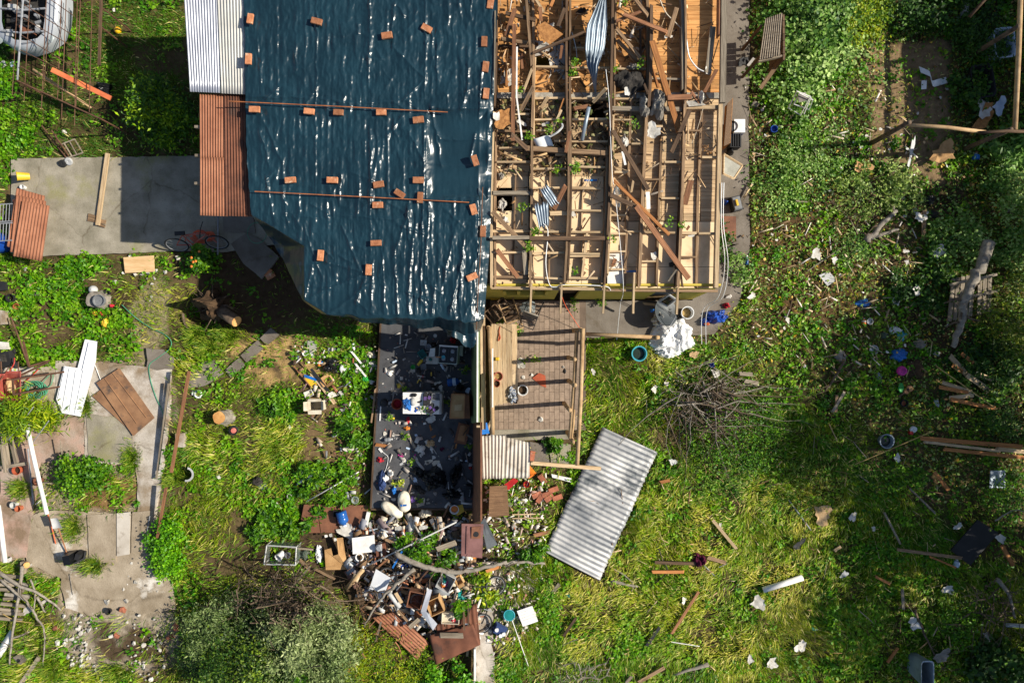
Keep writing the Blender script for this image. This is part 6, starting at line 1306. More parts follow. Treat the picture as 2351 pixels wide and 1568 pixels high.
dm=thing('blue_drum','blue plastic drum under the wire frames','drum',P(6,558));MB().lathe([(.26,0),(.28,.3),(.28,.5),(.22,.58),(.001,.58)],20,Matrix.Translation(P(8,560,0))).build('body','blue_plastic',dm,smooth=True);MB().lathe([(.03,.58),(.03,.61),(.001,.61)],10,Matrix.Translation(P(4,556,0))).build('cap','black_matte',dm)
# bicycle and orange cord
def ring(x,y,z,R,r,m,parent,name,M=None,n=24):
 c=P(x,y,z);M=M or Matrix.Identity(4);MB().tube([c+(M @ Vector((R*math.cos(q),R*math.sin(q),0))).to_3d() for q in np.linspace(0,2*math.pi,n)],r,6,cap=False).build(name,m,parent,smooth=True)
def bicycle(x,y,rot,label,fr_m,wheels=2,R=.30,z=.08,tilt=.25):
 t=thing('bicycle',label,'bicycle',P(x,y));Rz=Matrix.Rotation(math.radians(rot),4,'Z') @ Matrix.Rotation(tilt,4,'X');c=P(x,y,z+.1)
 def at(u,v,w=0):return c+(Rz @ Vector((u,v,w))).to_3d()
 for k,u in enumerate((-.52,.52)[:wheels]):
  wt_=MB().tube([at(u+R*math.cos(q),R*math.sin(q),0) for q in np.linspace(0,2*math.pi,26)],.02,6,cap=False).build('wheel','rubber',t,smooth=True);w_=MB().tube([at(u+R*.9*math.cos(q),R*.9*math.sin(q),0) for q in np.linspace(0,2*math.pi,22)],.008,5,cap=False)
  for s_ in range(10):w_.tube([at(u,0,0),at(u+R*.9*math.cos(s_*.628),R*.9*math.sin(s_*.628),0)],.002,3)
  w_.build('rim','steel',wt_)
 for a,b in (((-.52,0),(-.12,-.02)),((-.52,0),(-.2,.40)),((-.12,-.02),(-.2,.44)),((-.2,.40),(.38,.42)),((-.12,-.02),(.38,.34)),((.52,0),(.38,.46)),((.38,.46),(.36,.56))):MB().tube([at(*a),at(*b)],.016,6).build('frame_tube',fr_m,t)
 MB().tube([at(.36,.56,-.26),at(.34,.58,0),at(.36,.56,.26)],.012,6).build('handlebar','black_matte',t);MB().box(at(-.22,.48),(.24,.1,.06),math.radians(rot)).build('saddle','black_matte',t);MB().tube([at(-.12,-.12,.05),at(-.12,.1,.05)],.012,5).build('pedal_crank','steel',t)
 return t
bicycle(452,560,4,'red and black bicycle lying at the shaded end of the drive','red_paint',z=.22,R=.28,tilt=1.1)
pts=[]
for k in range(70):q=k*.55;rr_=22+7*math.sin(k*1.7);pts.append((462+rr_*math.cos(q)+k*.08,543+rr_*.55*math.sin(q),.06+.003*k))
cord(pts+[(488,536,.1),(495,542,.08),(486,554,.08),(470,552,.08),(440,548,.07),(430,540,.06),(425,556,.06),(440,580,.06)],.008,'orange_cord','tangled coil of orange cord beside the red bicycle','cord_coil','cord',k=2)
rod([(501,492,.12),(500,585,.12)],.02,'steel','thin grey pipe along the drive\'s east end','pipe','pipe')
cord([(590+22*math.cos(q),535+24*math.sin(q),.3+.004*k) for k,q in enumerate(np.linspace(0,19,60))],.007,'hose_green','coil of yellowish cable under the tarp\'s west corner','cable_coil','cable',k=1)
panel([(283,591),(353,587),(355,624),(287,627)],.10,.015,'ply','plywood_sheet','pale plywood sheet lying below the drive','board',zs=[.12,.12,.09,.09])
for i,(x,y,r) in enumerate(((409,591,6),(380,625,6),(312,631,5),(327,629,6),(340,628,5),(359,622,6),(283,627,4),(265,648,6),(300,588,6),(348,681,4),(344,690,3),(350,652,4),(338,640,3),(355,640,4),(192,640,6),(67,656,6),(60,618,6),(49,697,6))):
 chunk(x,y,r,'mortar_white','pale plaster lump in the grass around the plywood sheet' if x>200 else 'pale stone in the weeds west of the garden stump',z=.02,name='plaster_lump',cat='plaster',group='lumps around the plywood' if x>200 else 'stones in the west weeds')
# stump with pots and garden ornaments
def stump(x,y,r,h,label,lean=(0,0),m='bark',top='log_end',ztop=None):
 t=thing('tree_stump',label,'stump',P(x,y));R=r*PX;c=P(x,y,0);vs=[];n=16
 rim=[1+random.uniform(-.1,.1) for _ in range(n)]
 def rg(k,z,dx,dy):return [Vector((c.x+dx+R*k*rim[i]*math.cos(2*math.pi*i/n),c.y+dy+R*k*rim[i]*math.sin(2*math.pi*i/n),z)) for i in range(n)]
 L0=rg(1.25,-.03,0,0)+rg(1.0,h*.35,lean[0]*.3,lean[1]*.3)+rg(.95,h,*lean);MB().add(L0,[(i*n+k,i*n+(k+1) % n,(i+1)*n+(k+1) % n,(i+1)*n+k) for i in range(2) for k in range(n)]).build('bark',m,t)
 tp=rg(.93,h+.004,*lean);ctr=sum(tp,Vector())/n;MB().add(tp+[ctr+Vector((0,0,.004))],[(k,(k+1) % n,n) for k in range(n)]).build('cut_face',top,t);return t
stump(233,690,19,.35,'pale tree stump carrying a grey lid in the west yard',m='bark_grey',top='bark_grey')
bucket(226,690,13,.10,'grey_plastic','round grey lid on the pale garden stump',z=.37,name='lid',cat='lid',taper=.95,fill='grey_plastic');bl2=MB().lathe([(.11*math.sin(a),.11-.11*math.cos(a)) for a in np.linspace(.08,3.06,10)],16,Matrix.Translation(P(220,666,.05))).build('stone_ball','light_grey',smooth=True);tag(bl2,'grey stone ball above the garden stump','ornament')
bucket(245,672,6,.1,'black_matte','small black and white cup right of the garden stump',name='cup',cat='cup');crumple(243,741,11,13,.22,'yellow_plastic','round yellow garden pot below the stump',name='garden_pot',cat='pot',n=18,rough=.3);crumple(258,702,6,5,.12,'red_cloth','red artificial flower beside the stump',name='artificial_flower',cat='flower',n=10);crumple(236,720,8,7,.14,'red_cloth','faded red garden ornament below the stump',name='garden_ornament',cat='ornament',n=12);crumple(221,719,7,9,.12,'yellow_plastic','small yellow ornament left of the red one',name='garden_ornament',cat='ornament',n=10)
bucket(22,684,9,.22,'black_matte','black plant pot at the yard\'s west edge',name='plant_pot',cat='pot',fill='soil');bucket(37,704,6,.15,'terracotta','terracotta pot tipped beside the black pot',name='plant_pot',cat='pot',tilt=(.5,.5));chunk(89,676,8,'concrete_path','grey stone right of the potted plants',name='stone',cat='stone')
panel([(0,712),(12,714),(13,744),(0,746)],.18,.2,'concrete_pale','concrete_block','concrete block cut by the left edge of the photo','block');panel([(-4,645),(13,648),(12,666),(-4,668)],.2,.1,'black_matte','slate_box','dark slate box at the left edge of the photo','box');scrap(68,656,14,8,-15,'cardboard_pale','tan cardboard bit in the west weeds',z=.06)
rod([(25,728,.3),(44,778,.2),(66,842,.1)],.02,'steel_rust','rusty stake lying in the weeds by the mower','stake','stake');panel([(-4,784),(18,786),(20,802),(-4,802)],.12,.1,'paper_white','cream_block','cream block above the lawn mower','block')
# uprooted tree: root plate, hole, sawn trunk
ur=thing('uprooted_stump','uprooted tree stump with root plate and sawn trunk end','tree stump',P(500,715));crumple(494,700,48,40,.7,'soil',None,name='root_plate',parent=ur,n=30,rough=1.2)
MB().tube([P(505,710,.3),P(522,724,.5),P(543,738,.65)],[.17,.15,.145],14).build('trunk','bark',ur,smooth=True);tq=P(543,738,.65);dv=(P(543,738,.65)-P(522,724,.5)).normalized();MB().tube([tq,tq+dv*.006],.14,14).build('cut_face','log_end',ur)
rr=random.Random(9)
for i in range(16):
 a=rr.uniform(0,6.28);x,y=495+26*math.cos(a),700+24*math.sin(a);l=rr.uniform(15,48);MB().tube([P(495,700,.25),P(x,y,rr.uniform(.2,.5)),P(x+l*math.cos(a+.3),y+l*math.sin(a+.3),rr.uniform(.02,.35))],[.025,.015,.005],5).build('root','bark',ur)
cord([(420,720,.05),(425,745,.08),(440,762,.08),(455,775,.05)],.03,'bark','thick root around the rim of the tree hole','root','root')
# hoses
cord([(280,700,.06),(310,728,.05),(345,752,.05),(378,768,.05),(393,784,.06),(388,802,.06),(362,822,.08),(343,838,.08),(345,870,.08),(358,912,.08),(375,950,.08),(374,975,.08),(370,1010,.08),(367,1066,.06)],.011,'hose_green','long green garden hose winding along the concrete pads','garden_hose','hose')
pts=[]
for k in range(110):q=k*.42;rr_=17+6*math.sin(k*.9);pts.append((80+rr_*1.3*math.cos(q),895+rr_*math.sin(q)*.9,.08+.0022*k))
cord(pts+[(105,870,.15),(122,856,.15),(118,882,.12),(108,890,.1)],.011,'hose_green','coiled green garden hose by the red wheelbarrow','hose_coil','hose',k=2);cord([(55,878,.1),(70,866,.12),(88,848,.1)],.012,'hose_red','short red hose above the green coil','garden_hose','hose');cord([(22,852,.4),(32,835,.4),(33,822,.35)],.014,'hose_red','red hose hanging over the wheelbarrow','garden_hose','hose')
wbr=thing('wheelbarrow','rusty red wheelbarrow with a dirty tray','wheelbarrow',P(22,890));
def tray(u,v):
 x=-4+52*u;y=852+72*v;e=max(abs(u-.5),abs(v-.5))*2;return P(x,y+(6 if u<.3 else 0),.28+.28*max(0,(e-.45)/.55)**1.0)
MB().grid(tray,14,14,.006).build('tray','red_paint',wbr,smooth=True);crumple(24,886,15,22,.06,'cardboard_pale',None,z=.3,name='dried_mud',parent=wbr,n=12)
MB().lathe([(.14,-.04),(.17,-.02),(.17,.02),(.14,.04),(.001,.03)],18,Matrix.Translation(P(10,938,.17)) @ Matrix.Rotation(math.pi/2,4,'Y')).build('wheel','rubber',wbr)
for sx in (0,1):MB().tube([P(6+sx*30,930,.2),P(4+sx*38,860,.35),P(2+sx*40,830,.5)],.016,6).build('handle','steel_rust',wbr)
mw=thing('lawn_mower','black lawn mower at the left edge by the wheelbarrow','lawn mower',P(22,825));c=P(22,825,0);MB().box(c+Vector((0,0,.18)),(.46,.42,.16),.2,taper=.85).build('deck','black_matte',mw);MB().box(c+Vector((0,.02,.34)),(.22,.2,.16),.2).build('engine','engine_dark',mw);MB().lathe([(.07,.42),(.07,.46),(.03,.48),(.001,.48)],14,None,c).build('starter','grey_plastic',mw)
for dx,dy in ((-.22,-.2),(.24,-.16),(-.2,.2),(.22,.22)):w_=MB().lathe([(.07,-.03),(.08,0),(.07,.03),(.03,.035),(.001,.03)],14,Matrix.Translation(c+Vector((dx,dy,.08))) @ Matrix.Rotation(math.pi/2,4,'Y')).build('wheel','rubber',mw)
MB().tube([c+Vector((-.18,-.2,.3)),c+Vector((-.1,-.75,.75)),c+Vector((.15,-.75,.75)),c+Vector((.2,-.2,.3))],.014,6).build('push_bar','steel_rust',mw)
for i,(x0,y0,x1,y1,z0,z1,lb) in enumerate(((28,872,146,854,.8,.75,'upper rusty rail'),(30,906,135,888,.7,.7,'lower rusty rail'),(28,872,30,906,.8,.7,'short rusty rail'),(45,862,108,832,.5,.5,'slanting rusty rail'),(52,784,66,842,.5,.45,'steep rusty rail'),(66,842,112,828,.45,.4,'thin rusty rail'))):beam(x0,y0,x1,y1,4,.04,z0,z1,'steel_rust','angle_iron',lb+' of the broken gate by the wheelbarrow','angle iron')
# white and brown roofing on the pads
o=panel([(195,779),(223,784),(220,829),(185,956),(142,948),(129,916),(147,840),(178,845)],.16,.006,'white_sheet','white_roof_sheet','white L-shaped metal roof sheet lying on the pads','roofing sheet',zs=[.14,.14,.16,.18,.18,.17,.16,.16])
for (x0,y0,x1,y1) in ((160,846,144,938),(175,850,160,948),(192,850,172,952),(205,786,190,850),(150,842,134,915)):MB().tube([P(x0,y0,.175),P(x1,y1,.185)],.014,6).build('rib','white_sheet',o)
mat('rust_panel',rgb(150,112,80),rgb(116,84,60),rough=0.8,scale=2.5,detail=9,col3=rgb(84,70,60),t3=(0.55,0.68),s3=3,bump=0.1)
for poly,z,lb,ribs in (([(211,909),(233,893),(308,998),(300,990)],.10,'lower rusty metal sheet half hidden under another',()),([(221,879),(274,845),(355,959),(306,1001)],.15,'upper brown rusty metal sheet lying on the pads',((240,868,314,972),(258,856,336,958)))):
 o=panel(poly,z,.006,'rust_panel','rusty_metal_sheet',lb,'metal sheet')
 for (x0,y0,x1,y1) in ribs:MB().tube([P(x0,y0,z+.01),P(x1,y1,z+.01)],.012,6).build('rib','rust_panel',o)
rod([(218,838,.08),(231,872,.1)],.01,'paint_white','thin white rod between the white and brown sheets','rod','rod')
beam(433,852,392,1085,6,.06,.75,.6,'timber_red','fence_rail','upper rusty fence rail running down the middle yard','fence rail');beam(380,1120,360,1235,5,.06,.5,.35,'timber_red','fence_rail','lower rusty fence rail beside the yard concrete','fence rail');beam(386,880,358,1100,3,.05,.3,.2,'timber_grey','edging_board','thin grey edging board along the pads\' east side','edging')
panel([(402,995),(423,994),(421,1027),(403,1026)],.2,.2,'concrete_pale','concrete_block','small concrete block leaning on the fence rail','block')
ct=thing('broken_pipe_ring','broken concrete pipe ring in the grass','pipe ring',P(433,1088));MB().grid(lambda u,v:P(428+17*math.cos(-1.4+u*3.2)*(1 if v<.5 else .72),1089+17*math.sin(-1.4+u*3.2)*(1 if v<.5 else .72),(.05,.3,.3,.05)[min(3,int(v*3.99))]),14,3).build('ring','light_grey',ct)
stump(525,957,15,.40,'sawn tree stump standing in the middle yard',lean=(-.08,.03),m='bark_grey');chunk(517,974,7,'bark_grey','bark lump at the foot of the sawn stump',name='bark_lump',cat='bark')
wl_=thing('barrow_wheel','small rubber wheel with red hub beside the sawn stump','wheel',P(536,988));Mw=Matrix.Translation(P(536,988,.1)) @ Matrix.Rotation(.5,4,'Y');MB().lathe([(.09,-.04),(.125,-.02),(.125,.02),(.09,.04)],18,Mw).build('tyre','rubber',wl_,smooth=True);MB().lathe([(.07,.0),(.07,.045),(.03,.05),(.001,.05)],14,Mw).build('hub','red_paint',wl_)
ts=thing('white_fitting','white plastic fitting lying on the middle yard\'s edge','fitting',P(452,904));ring(455,905,.06,.085,.028,'white_plastic',ts,'seat_ring');crumple(446,903,7,7,.08,'white_plastic',None,name='cover',parent=ts,n=10)
# poles and clutter by the pads
rod([(62,975,.7),(75,1040,.65),(108,1180,.55)],.05,'paint_white','long white plastic pipe standing across the pads','drain_pipe','pipe',12);rod([(64,1030,.2),(77,1157,.12)],.02,'steel','dark steel tube beside the long white pipe','steel_tube','tube');rod([(-4,1160,.6),(12,1290,.5)],.055,'paint_white','white pipe at the left edge of the photo','drain_pipe','pipe',12);rod([(138,1010,.4),(150,1105,.3)],.014,'timber_grey','thin grey stake beside the green shrub','stake','stake');rod([(82,1158,.1),(108,1135,.1)],.01,'paint_white','short thin white rod across the white pipe','rod','rod');rod([(88,1108,.3),(156,1110,.25)],.012,'timber_grey','level grey rod from pipe to stake','rod','rod')
for a in ((20,1010,77,934,.9,'upper thin grey tent pole over the reeds'),(72,1020,112,966,.8,'lower thin grey tent pole over the reeds')):rod([(a[0],a[1],a[4]-.3),(a[2],a[3],a[4])],.012,'steel',a[5],'tent_pole','pole')
bucket(83,1106,9,.2,'rust_dark','small brown pot under the white pipe',name='plant_pot',cat='pot',fill='soil');bucket(37,1080,10,.16,'terracotta','terracotta pot beside the timber frame',name='plant_pot',cat='pot',z=.05,fill='soil');bucket(40,1168,7,.15,'clay_pot','small clay pot, lower of two below the timber frame',name='plant_pot',cat='pot',z=.05);bucket(29,1160,7,.15,'light_grey','small pale pot, upper of two below the timber frame',name='plant_pot',cat='pot',z=.05);chunk(182,1132,9,'clay_pot','brown round stone by the wet sand',name='stone',cat='stone',h=.3)
fm=thing('timber_frame','grey timber frame lying at the left edge','frame',P(25,1020));[beam(*q_,'timber_grey','rail',parent=fm) for q_ in ((2,970,16,1072,10,.07,.35,.3),(16,978,36,1064,7,.07,.3,.3),(0,970,28,972,7,.06,.34,.34),(0,1074,60,1064,7,.06,.32,.3),(2,1020,10,1085,5,.05,.42,.35))]
crumple(18,990,14,10,.12,'blue_bright','blue cloth inside the grey timber frame',n=12);crumple(8,950,12,10,.15,'dark_cloth','dark rag above the timber frame',name='rag',cat='rag',n=12)
panel([(268,1178),(299,1175),(297,1272),(268,1277)],.11,.018,'roofing_beige','plywood_strip','pale plywood strip lying on the yard concrete','board');rod([(344,1184,.1),(336,1230,.1)],.012,'steel','thin blue-grey rod at the concrete\'s east edge','rod','rod')
# shovels
def shovel(x0,y0,x1,y1,label,hm,z0=.12):
 t=thing('shovel',label,'shovel',P((x0+x1)/2,(y0+y1)/2));a,b=P(x0,y0,z0+.25),P(x1,y1,z0);d=(b-a).normalized();s=Vector((-d.y,d.x,0));MB().tube([a,b],.017,8).build('shaft',hm,t)
 def bl_(u,v):return a-d*(.30*v)+s*((u-.5)*.26*(1-.25*v))+Vector((0,0,.04*(2*u-1)**2))
 MB().grid(bl_,6,5,.004).build('blade','light_grey',t);MB().tube([b-s*.06,b+d*.1,b+s*.06,b-s*.06],.014,6).build('grip',hm,t);return t
shovel(134,1212,153,1268,'shovel with grey blade lying by the black engine','timber_red');rod([(109,1176,.14),(118,1206,.13),(128,1248,.12)],.016,'orange_paint','orange and white broomstick beside the shovel','broomstick','broom')
en=thing('engine_block','black greasy engine block on the yard concrete','engine',P(180,1276));c=P(178,1276,.05);MB().box(c+Vector((-.05,0,.2)),(.22,.3,.36),.2,taper=.8).build('block','black_plastic',en);MB().box(c+Vector((.15,.05,.14)),(.16,.22,.25),-.3,taper=.7).build('gearbox','black_matte',en);MB().tube([c+Vector((.1,-.1,.3)),c+Vector((.3,0,.2)),c+Vector((.3,.15,.15))],.03,6).build('exhaust','black_matte',en)
# south-west corner: branch pile, block, chunks
def branch(pts,r0,m,label,name='branch',cat='branch',twigs=0,group=None):
 """pts (x, y, z) along the limb; tapering with side twigs"""
 t=thing(name,label,cat,P(*pts[0]),group);pp=[P(*p) for p in curve_pts(pts,5)];n_=len(pp);MB().tube([p+Vector((random.gauss(0,r0*.25),random.gauss(0,r0*.25),0)) for p in pp],[r0*(1-.6*i/n_) for i in range(n_)],8).build('limb',m,t,smooth=True)
 if twigs:
  mb=MB()
  for i in range(twigs):
   k=random.randrange(n_ //4,n_);a=random.uniform(0,6.28);l=random.uniform(.2,.6);mb.tube([pp[k],pp[k]+Vector((math.cos(a)*l*.5,math.sin(a)*l*.5,.05)),pp[k]+Vector((math.cos(a+.3)*l,math.sin(a+.3)*l,random.uniform(-.05,.1)))],[r0*.3,r0*.2,r0*.08],4)
  mb.build('twigs','twig',t)['kind']='stuff'
 return t
for pts,r,lb in (([(-5,1310,.4),(40,1342,.45),(90,1362,.4),(140,1400,.15)],.05,'thick grey branch slanting over the woodpile'),([(52,1300,.3),(42,1370,.35),(30,1450,.3),(22,1525,.2)],.045,'steep grey branch on the left of the woodpile'),([(0,1330,.4),(60,1380,.4),(85,1420,.3),(102,1450,.3),(98,1530,.1)],.035,'crooked branch down the right of the woodpile'),([(70,1330,.35),(80,1360,.35),(78,1400,.3)],.025,'short curved branch on top of the woodpile'),([(85,1370,.3),(103,1405,.15)],.035,'split grey stub right of the woodpile'),([(5,1408,.25),(40,1425,.25),(100,1430,.1)],.012,'long bent pale cane over the woodpile'),([(160,1318,.08),(167,1365,.08)],.012,'single dark stick on the yard concrete'),([(28,1465,.2),(66,1450,.2)],.03,'short brown log in the southwest grass')):branch(pts,r,'bark_grey' if 'pale' not in lb else 'hay',lb,twigs=0 if r<.03 else 5)
rr=random.Random(21);wds=('topmost','second','third','fourth','fifth','sixth','seventh','eighth','ninth','lowest')
for i in range(10):x=rr.uniform(-4,20);y=1320+i*11;a=rr.uniform(-.3,.3);beam(x-8,y,x+50*math.cos(a),y+50*math.sin(a),7,.06,.2+rr.uniform(0,.15),.15,rr.choice(['timber_grey','timber_grey','bark_grey']),'firewood',wds[i]+' grey firewood piece of the woodpile at the left edge','firewood')
beam(88,1510,45,1572,9,.06,.15,.12,'timber_grey','grey_plank','grey plank in the southwest corner grass','plank');
cbk=thing('cinder_block','grey cinder block in the southwest corner grass','block',P(42,1515));q=[(30,1508),(39,1505),(56,1518),(46,1525)];panel([(29,1509),(38,1504),(57,1517),(47,1526)],.19,.19,'concrete_path','body',None,None,parent=cbk);MB().lathe([(.05,0),(.05,.004),(.001,.004)],12,Matrix.Translation(P(42,1516,.191))).build('core_hole','black_matte',cbk)
wp=thing('plastic_shell','curved white plastic panel at the left edge below the woodpile','panel',P(10,1465));MB().grid(lambda u,v:P(-6+30*v+6*u,1490-46*v+22*u,.12+.10*math.sin(u*3.14)),6,6,.01).build('shell','paint_white',wp,smooth=True)
for x,y,w,lb in ((64,1400,22,'white plaster board piece in the woodpile'),(100,1382,14,'white chip right of the woodpile'),(22,1285,14,'white stone by the left white pipe'),(70,1297,8,'white splinter below the pads')):scrap(x,y,w,w*.6,25,'mortar_white',lb,z=.12,name='plaster_piece',cat='plaster')
log=thing('log_round','brown log round beside the grey post','log',P(61,1296));MB().tube([P(61,1297,0),P(61,1297,.22)],.08,14).build('bark','bark',log);MB().tube([P(61,1297,.221),P(61,1297,.226)],.074,14).build('cut_face','log_end',log);beam(51,1290,50,1318,9,.1,.2,.2,'timber_grey','post_stub','short grey post stub above the woodpile','post')
bucket(247,1404,7,.1,'black_matte','small black can on the dusty yard',name='can',cat='can',z=.05)
for i,(x,y,r,m_) in enumerate(((281,1398,9,'brick_old'),(292,1380,7,'mortar_white'),(248,1380,8,'mortar_white'),(268,1458,8,'brick_old'),(256,1460,7,'mortar_white'),(405,1440,9,'brick_old'),(390,1462,10,'brick_old'),(285,1352,4,'mortar_white'),(362,1356,3,'mortar_white'),(320,1412,4,'mortar_white'),(128,1442,7,'brick_old'),(140,1445,5,'brick_old'),(133,1474,7,'mortar_white'))):chunk(x,y,r,m_,'broken brick lump on the dusty southwest yard' if 'brick' in m_ else 'whitish rubble lump on the dusty southwest yard',z=.04,group='brick lumps of the dusty yard' if 'brick' in m_ else 'whitish lumps of the dusty yard')
rr=random.Random(31)
for i in range(150):
 t=rr.random();x=rr.gauss(150+60*t+(30 if t<.3 else 0),16+8*t);y=1410+150*t;
 if rr.random()<.35:x=rr.uniform(290,380);y=rr.uniform(1420,1560)
 if rr.random()<.1:x=rr.uniform(290,350);y=rr.uniform(1290,1350)
 chunk(x,y,rr.choice([2,2.5,3,3,4,6]),rr.choice(['mortar_white','mortar_white','concrete_path']),'small pale rubble piece in the strewn trail of the south yard',z=.03,name='rubble_piece',group='rubble trail of the south yard')
# ------------------------------------------------------------------ middle yard litter
def CR(*rows):
 for x,y,rx,ry,h,m,lb,nm,ct in rows:crumple(x,y,rx,ry,h,m,lb,name=nm,cat=ct,n=16)
bucket(712,813,9,.04,'white_plastic','white plate with food scraps in the middle yard',name='plate',cat='plate',fill='clay_pot',taper=.7);bucket(700,811,6,.08,'white_plastic','white bowl touching the white plate',name='bowl',cat='bowl')
panel([(706,782),(728,784),(727,806),(705,804)],.06,.01,'dusty_glass','glass_sheet','pale glass sheet above the white plate','glass')
CR((763,838,24,20,.3,'black_plastic','black rubbish bag in the middle yard','rubbish_bag','bag'),(789,844,11,14,.2,'white_plastic','white plastic bag with green print beside the black bag','plastic_bag','bag'),(802,822,15,13,.08,'grey_cloth','dark grey sheet above the white plastic bag','cloth_sheet','cloth'),(853,815,15,11,.12,'cream_cloth','cream plastic bag at the kitchen\'s northwest corner','plastic_bag','bag'),(858,837,16,13,.14,'paper_white','crushed white carton with red print by the kitchen edge','carton','carton'),(838,872,13,13,.1,'green_plastic','bright green plastic bag in the weeds','plastic_bag','bag'),(853,876,8,7,.08,'white_plastic','white wad right of the green bag','plastic_wad','bag'),(822,1041,9,13,.06,'white_cloth','white rag beside the kitchen\'s lower west edge','rag','rag'),(593,1104,14,12,.2,'dark_cloth','dark rag heap in the grass below the stump','rag','rag'),(603,1115,16,12,.03,'clear_plastic','clear plastic sheet beside the dark rag heap','plastic_sheet','sheet'))
bottle(735,833,4.5,.17,85,'orange_plastic','orange bottle beside the black bag',band='paper_white');bottle(745,832,4,.14,0,'blue_bright','short blue bottle right of the orange one');beam(720,833,740,834,2,.015,.1,.1,'paint_white','white_stick','thin white stick by the orange bottle','stick');bottle(813,797,4,.2,-85,'white_plastic','white bottle above the dark grey sheet')
for r_ in ((697,862,730,873,6,.1,.1,'blue_bright','blue painted board in the middle yard'),(712,845,756,900,6,.16,.12,'black_matte','black bar lying across the blue board'),(713,854,770,928,8,.1,.08,'timber_pale','long fresh plank below the black bar'),(669,834,716,891,2.4,.1,.08,'timber_red','thin brown stake left of the blue board'),(674,838,693,820,2,.1,.1,'paint_white','thin white stick above the brown stake'),(805,805,838,845,4,.15,.1,'paint_white','white lath by the dark grey sheet'),(814,833,842,867,4,.12,.08,'paint_white','white lath ending at the green bag'),(862,890,852,975,4,.3,.2,'timber_old','brown lath along the kitchen floor\'s west side')):B(*r_,th=.025)
panel([(698,869),(718,859),(728,883),(717,891)],.08,.01,'yellow_plastic','yellow_board','yellow board under the blue painted board','board');carton(752,874,20,16,.12,35,'cardboard','torn cardboard box right of the black bar');carton(708,904,20,14,.08,20,'paper_white','white shallow carton below the yellow board',flaps=False,name='carton',cat='carton')
bx=carton(722,932,33,22,.42,2,'cream_cloth','cream open carton with a black oval on its side',name='appliance_carton',cat='carton');MB().lathe([(.05,0),(.05,.006),(.001,.006)],14,Matrix.Translation(bx.location+Vector((.02,-.137,.2))) @ Matrix.Rotation(math.pi/2,4,'X') @ Matrix.Diagonal((1.2,.8,1,1))).build('printed_oval','black_matte',bx)
for x,y,w,h,lb in ((784,904,9,14,'white paper right of the fresh plank'),(763,906,16,14,'torn white paper at the fresh plank\'s middle'),(785,941,6,7,'small white paper below the fresh plank\'s end'),(780,968,12,18,'curled white paper among weeds west of the kitchen'),(803,1029,22,14,'cream cardboard above the white rag'),(709,1067,6,8,'white shard left of the zinc gutter'),(640,1160,5,18,'narrow white strip in the lower yard grass'),(665,980,6,8,'white flake in the middle yard grass'),(503,1095,7,9,'white flake right of the pipe ring')):scrap(x,y,w,h,30,'paper_white',lb,z=.08,tilt=.4)
gt=MB().grid(lambda u,v:P(682+68*v+7*math.cos(u*3.3)*.45,1110-36*v-7*math.cos(u*3.3)*.9,.06+.07*math.sin(u*3.3)),10,3,.005).build('zinc_gutter','zinc_blue',smooth=True);tag(gt,'short zinc gutter lying in the weeds','gutter')
rod([(704,1151,.1),(824,1083,.25)],.014,'paint_white','long thin white pole slanting in the weeds','pole','pole',8);bucket(664,1139,5,.1,'paper_white','paper roll in the lower yard grass',name='paper_roll',cat='paper roll');bucket(815,1148,8,.15,'clear_plastic','clear jar beside the fallen brown boards',name='jar',cat='jar')
for r_ in ((698,1158,726,1158,735,1223,685,1223,'left'),(728,1158,766,1159,776,1223,737,1223,'middle'),(768,1159,846,1160,836,1223,778,1223,'right')):panel([(r_[i],r_[i+1]) for i in (0,2,4,6)],.1+.01*(r_[0] % 3),.02,'brown_board','fallen_board',r_[8]+' reddish board of the fallen wall south of the kitchen','board')
bottle(790,1188,12,.4,-75,'jug_blue','large blue water bottle on the fallen wall boards',z=.12,name='water_jug',cat='jug');carton(772,1180,14,14,.12,0,'black_matte','black and yellow box above the large blue bottle',z=.12,flaps=False,name='tool_box');scrap(795,1217,44,26,-20,'paper_white','big torn white paper on the fallen boards',z=.13,ragged=.6);beam(846,1176,834,1230,8,.06,.2,.16,'paint_white','white_post','white post at the fallen boards\' right end','post')
# ------------------------------------------------------------------ rubbish heap in the south
aq=thing('glass_tank','empty glass tank with grey frame holding a bucket','aquarium',P(642,1275));A0,A1=[(607,1263),(668,1268),(664,1298),(606,1295)],[(617,1252),(681,1256),(677,1290),(668,1268)]
q=[P(x,y,.45) for x,y in ((612,1252),(680,1256),(678,1297),(606,1295))];bt=[Vector((p.x,p.y,.05)) for p in q]
for i in range(4):MB().tube([q[i],q[(i+1) % 4]],.018,4).build('frame','light_grey',aq);MB().tube([q[i],bt[i]],.014,4).build('frame','light_grey',aq);MB().add([q[i],q[(i+1) % 4],bt[(i+1) % 4],bt[i]],[(0,1,2,3)]).build('pane','glass',aq)
bucket(638,1281,9,.2,'white_plastic','white bucket inside the glass tank',z=.05,tilt=(.5,-.4));bucket(659,1275,7,.12,'steel','tin pot inside the glass tank',z=.05,name='pot',cat='pot')
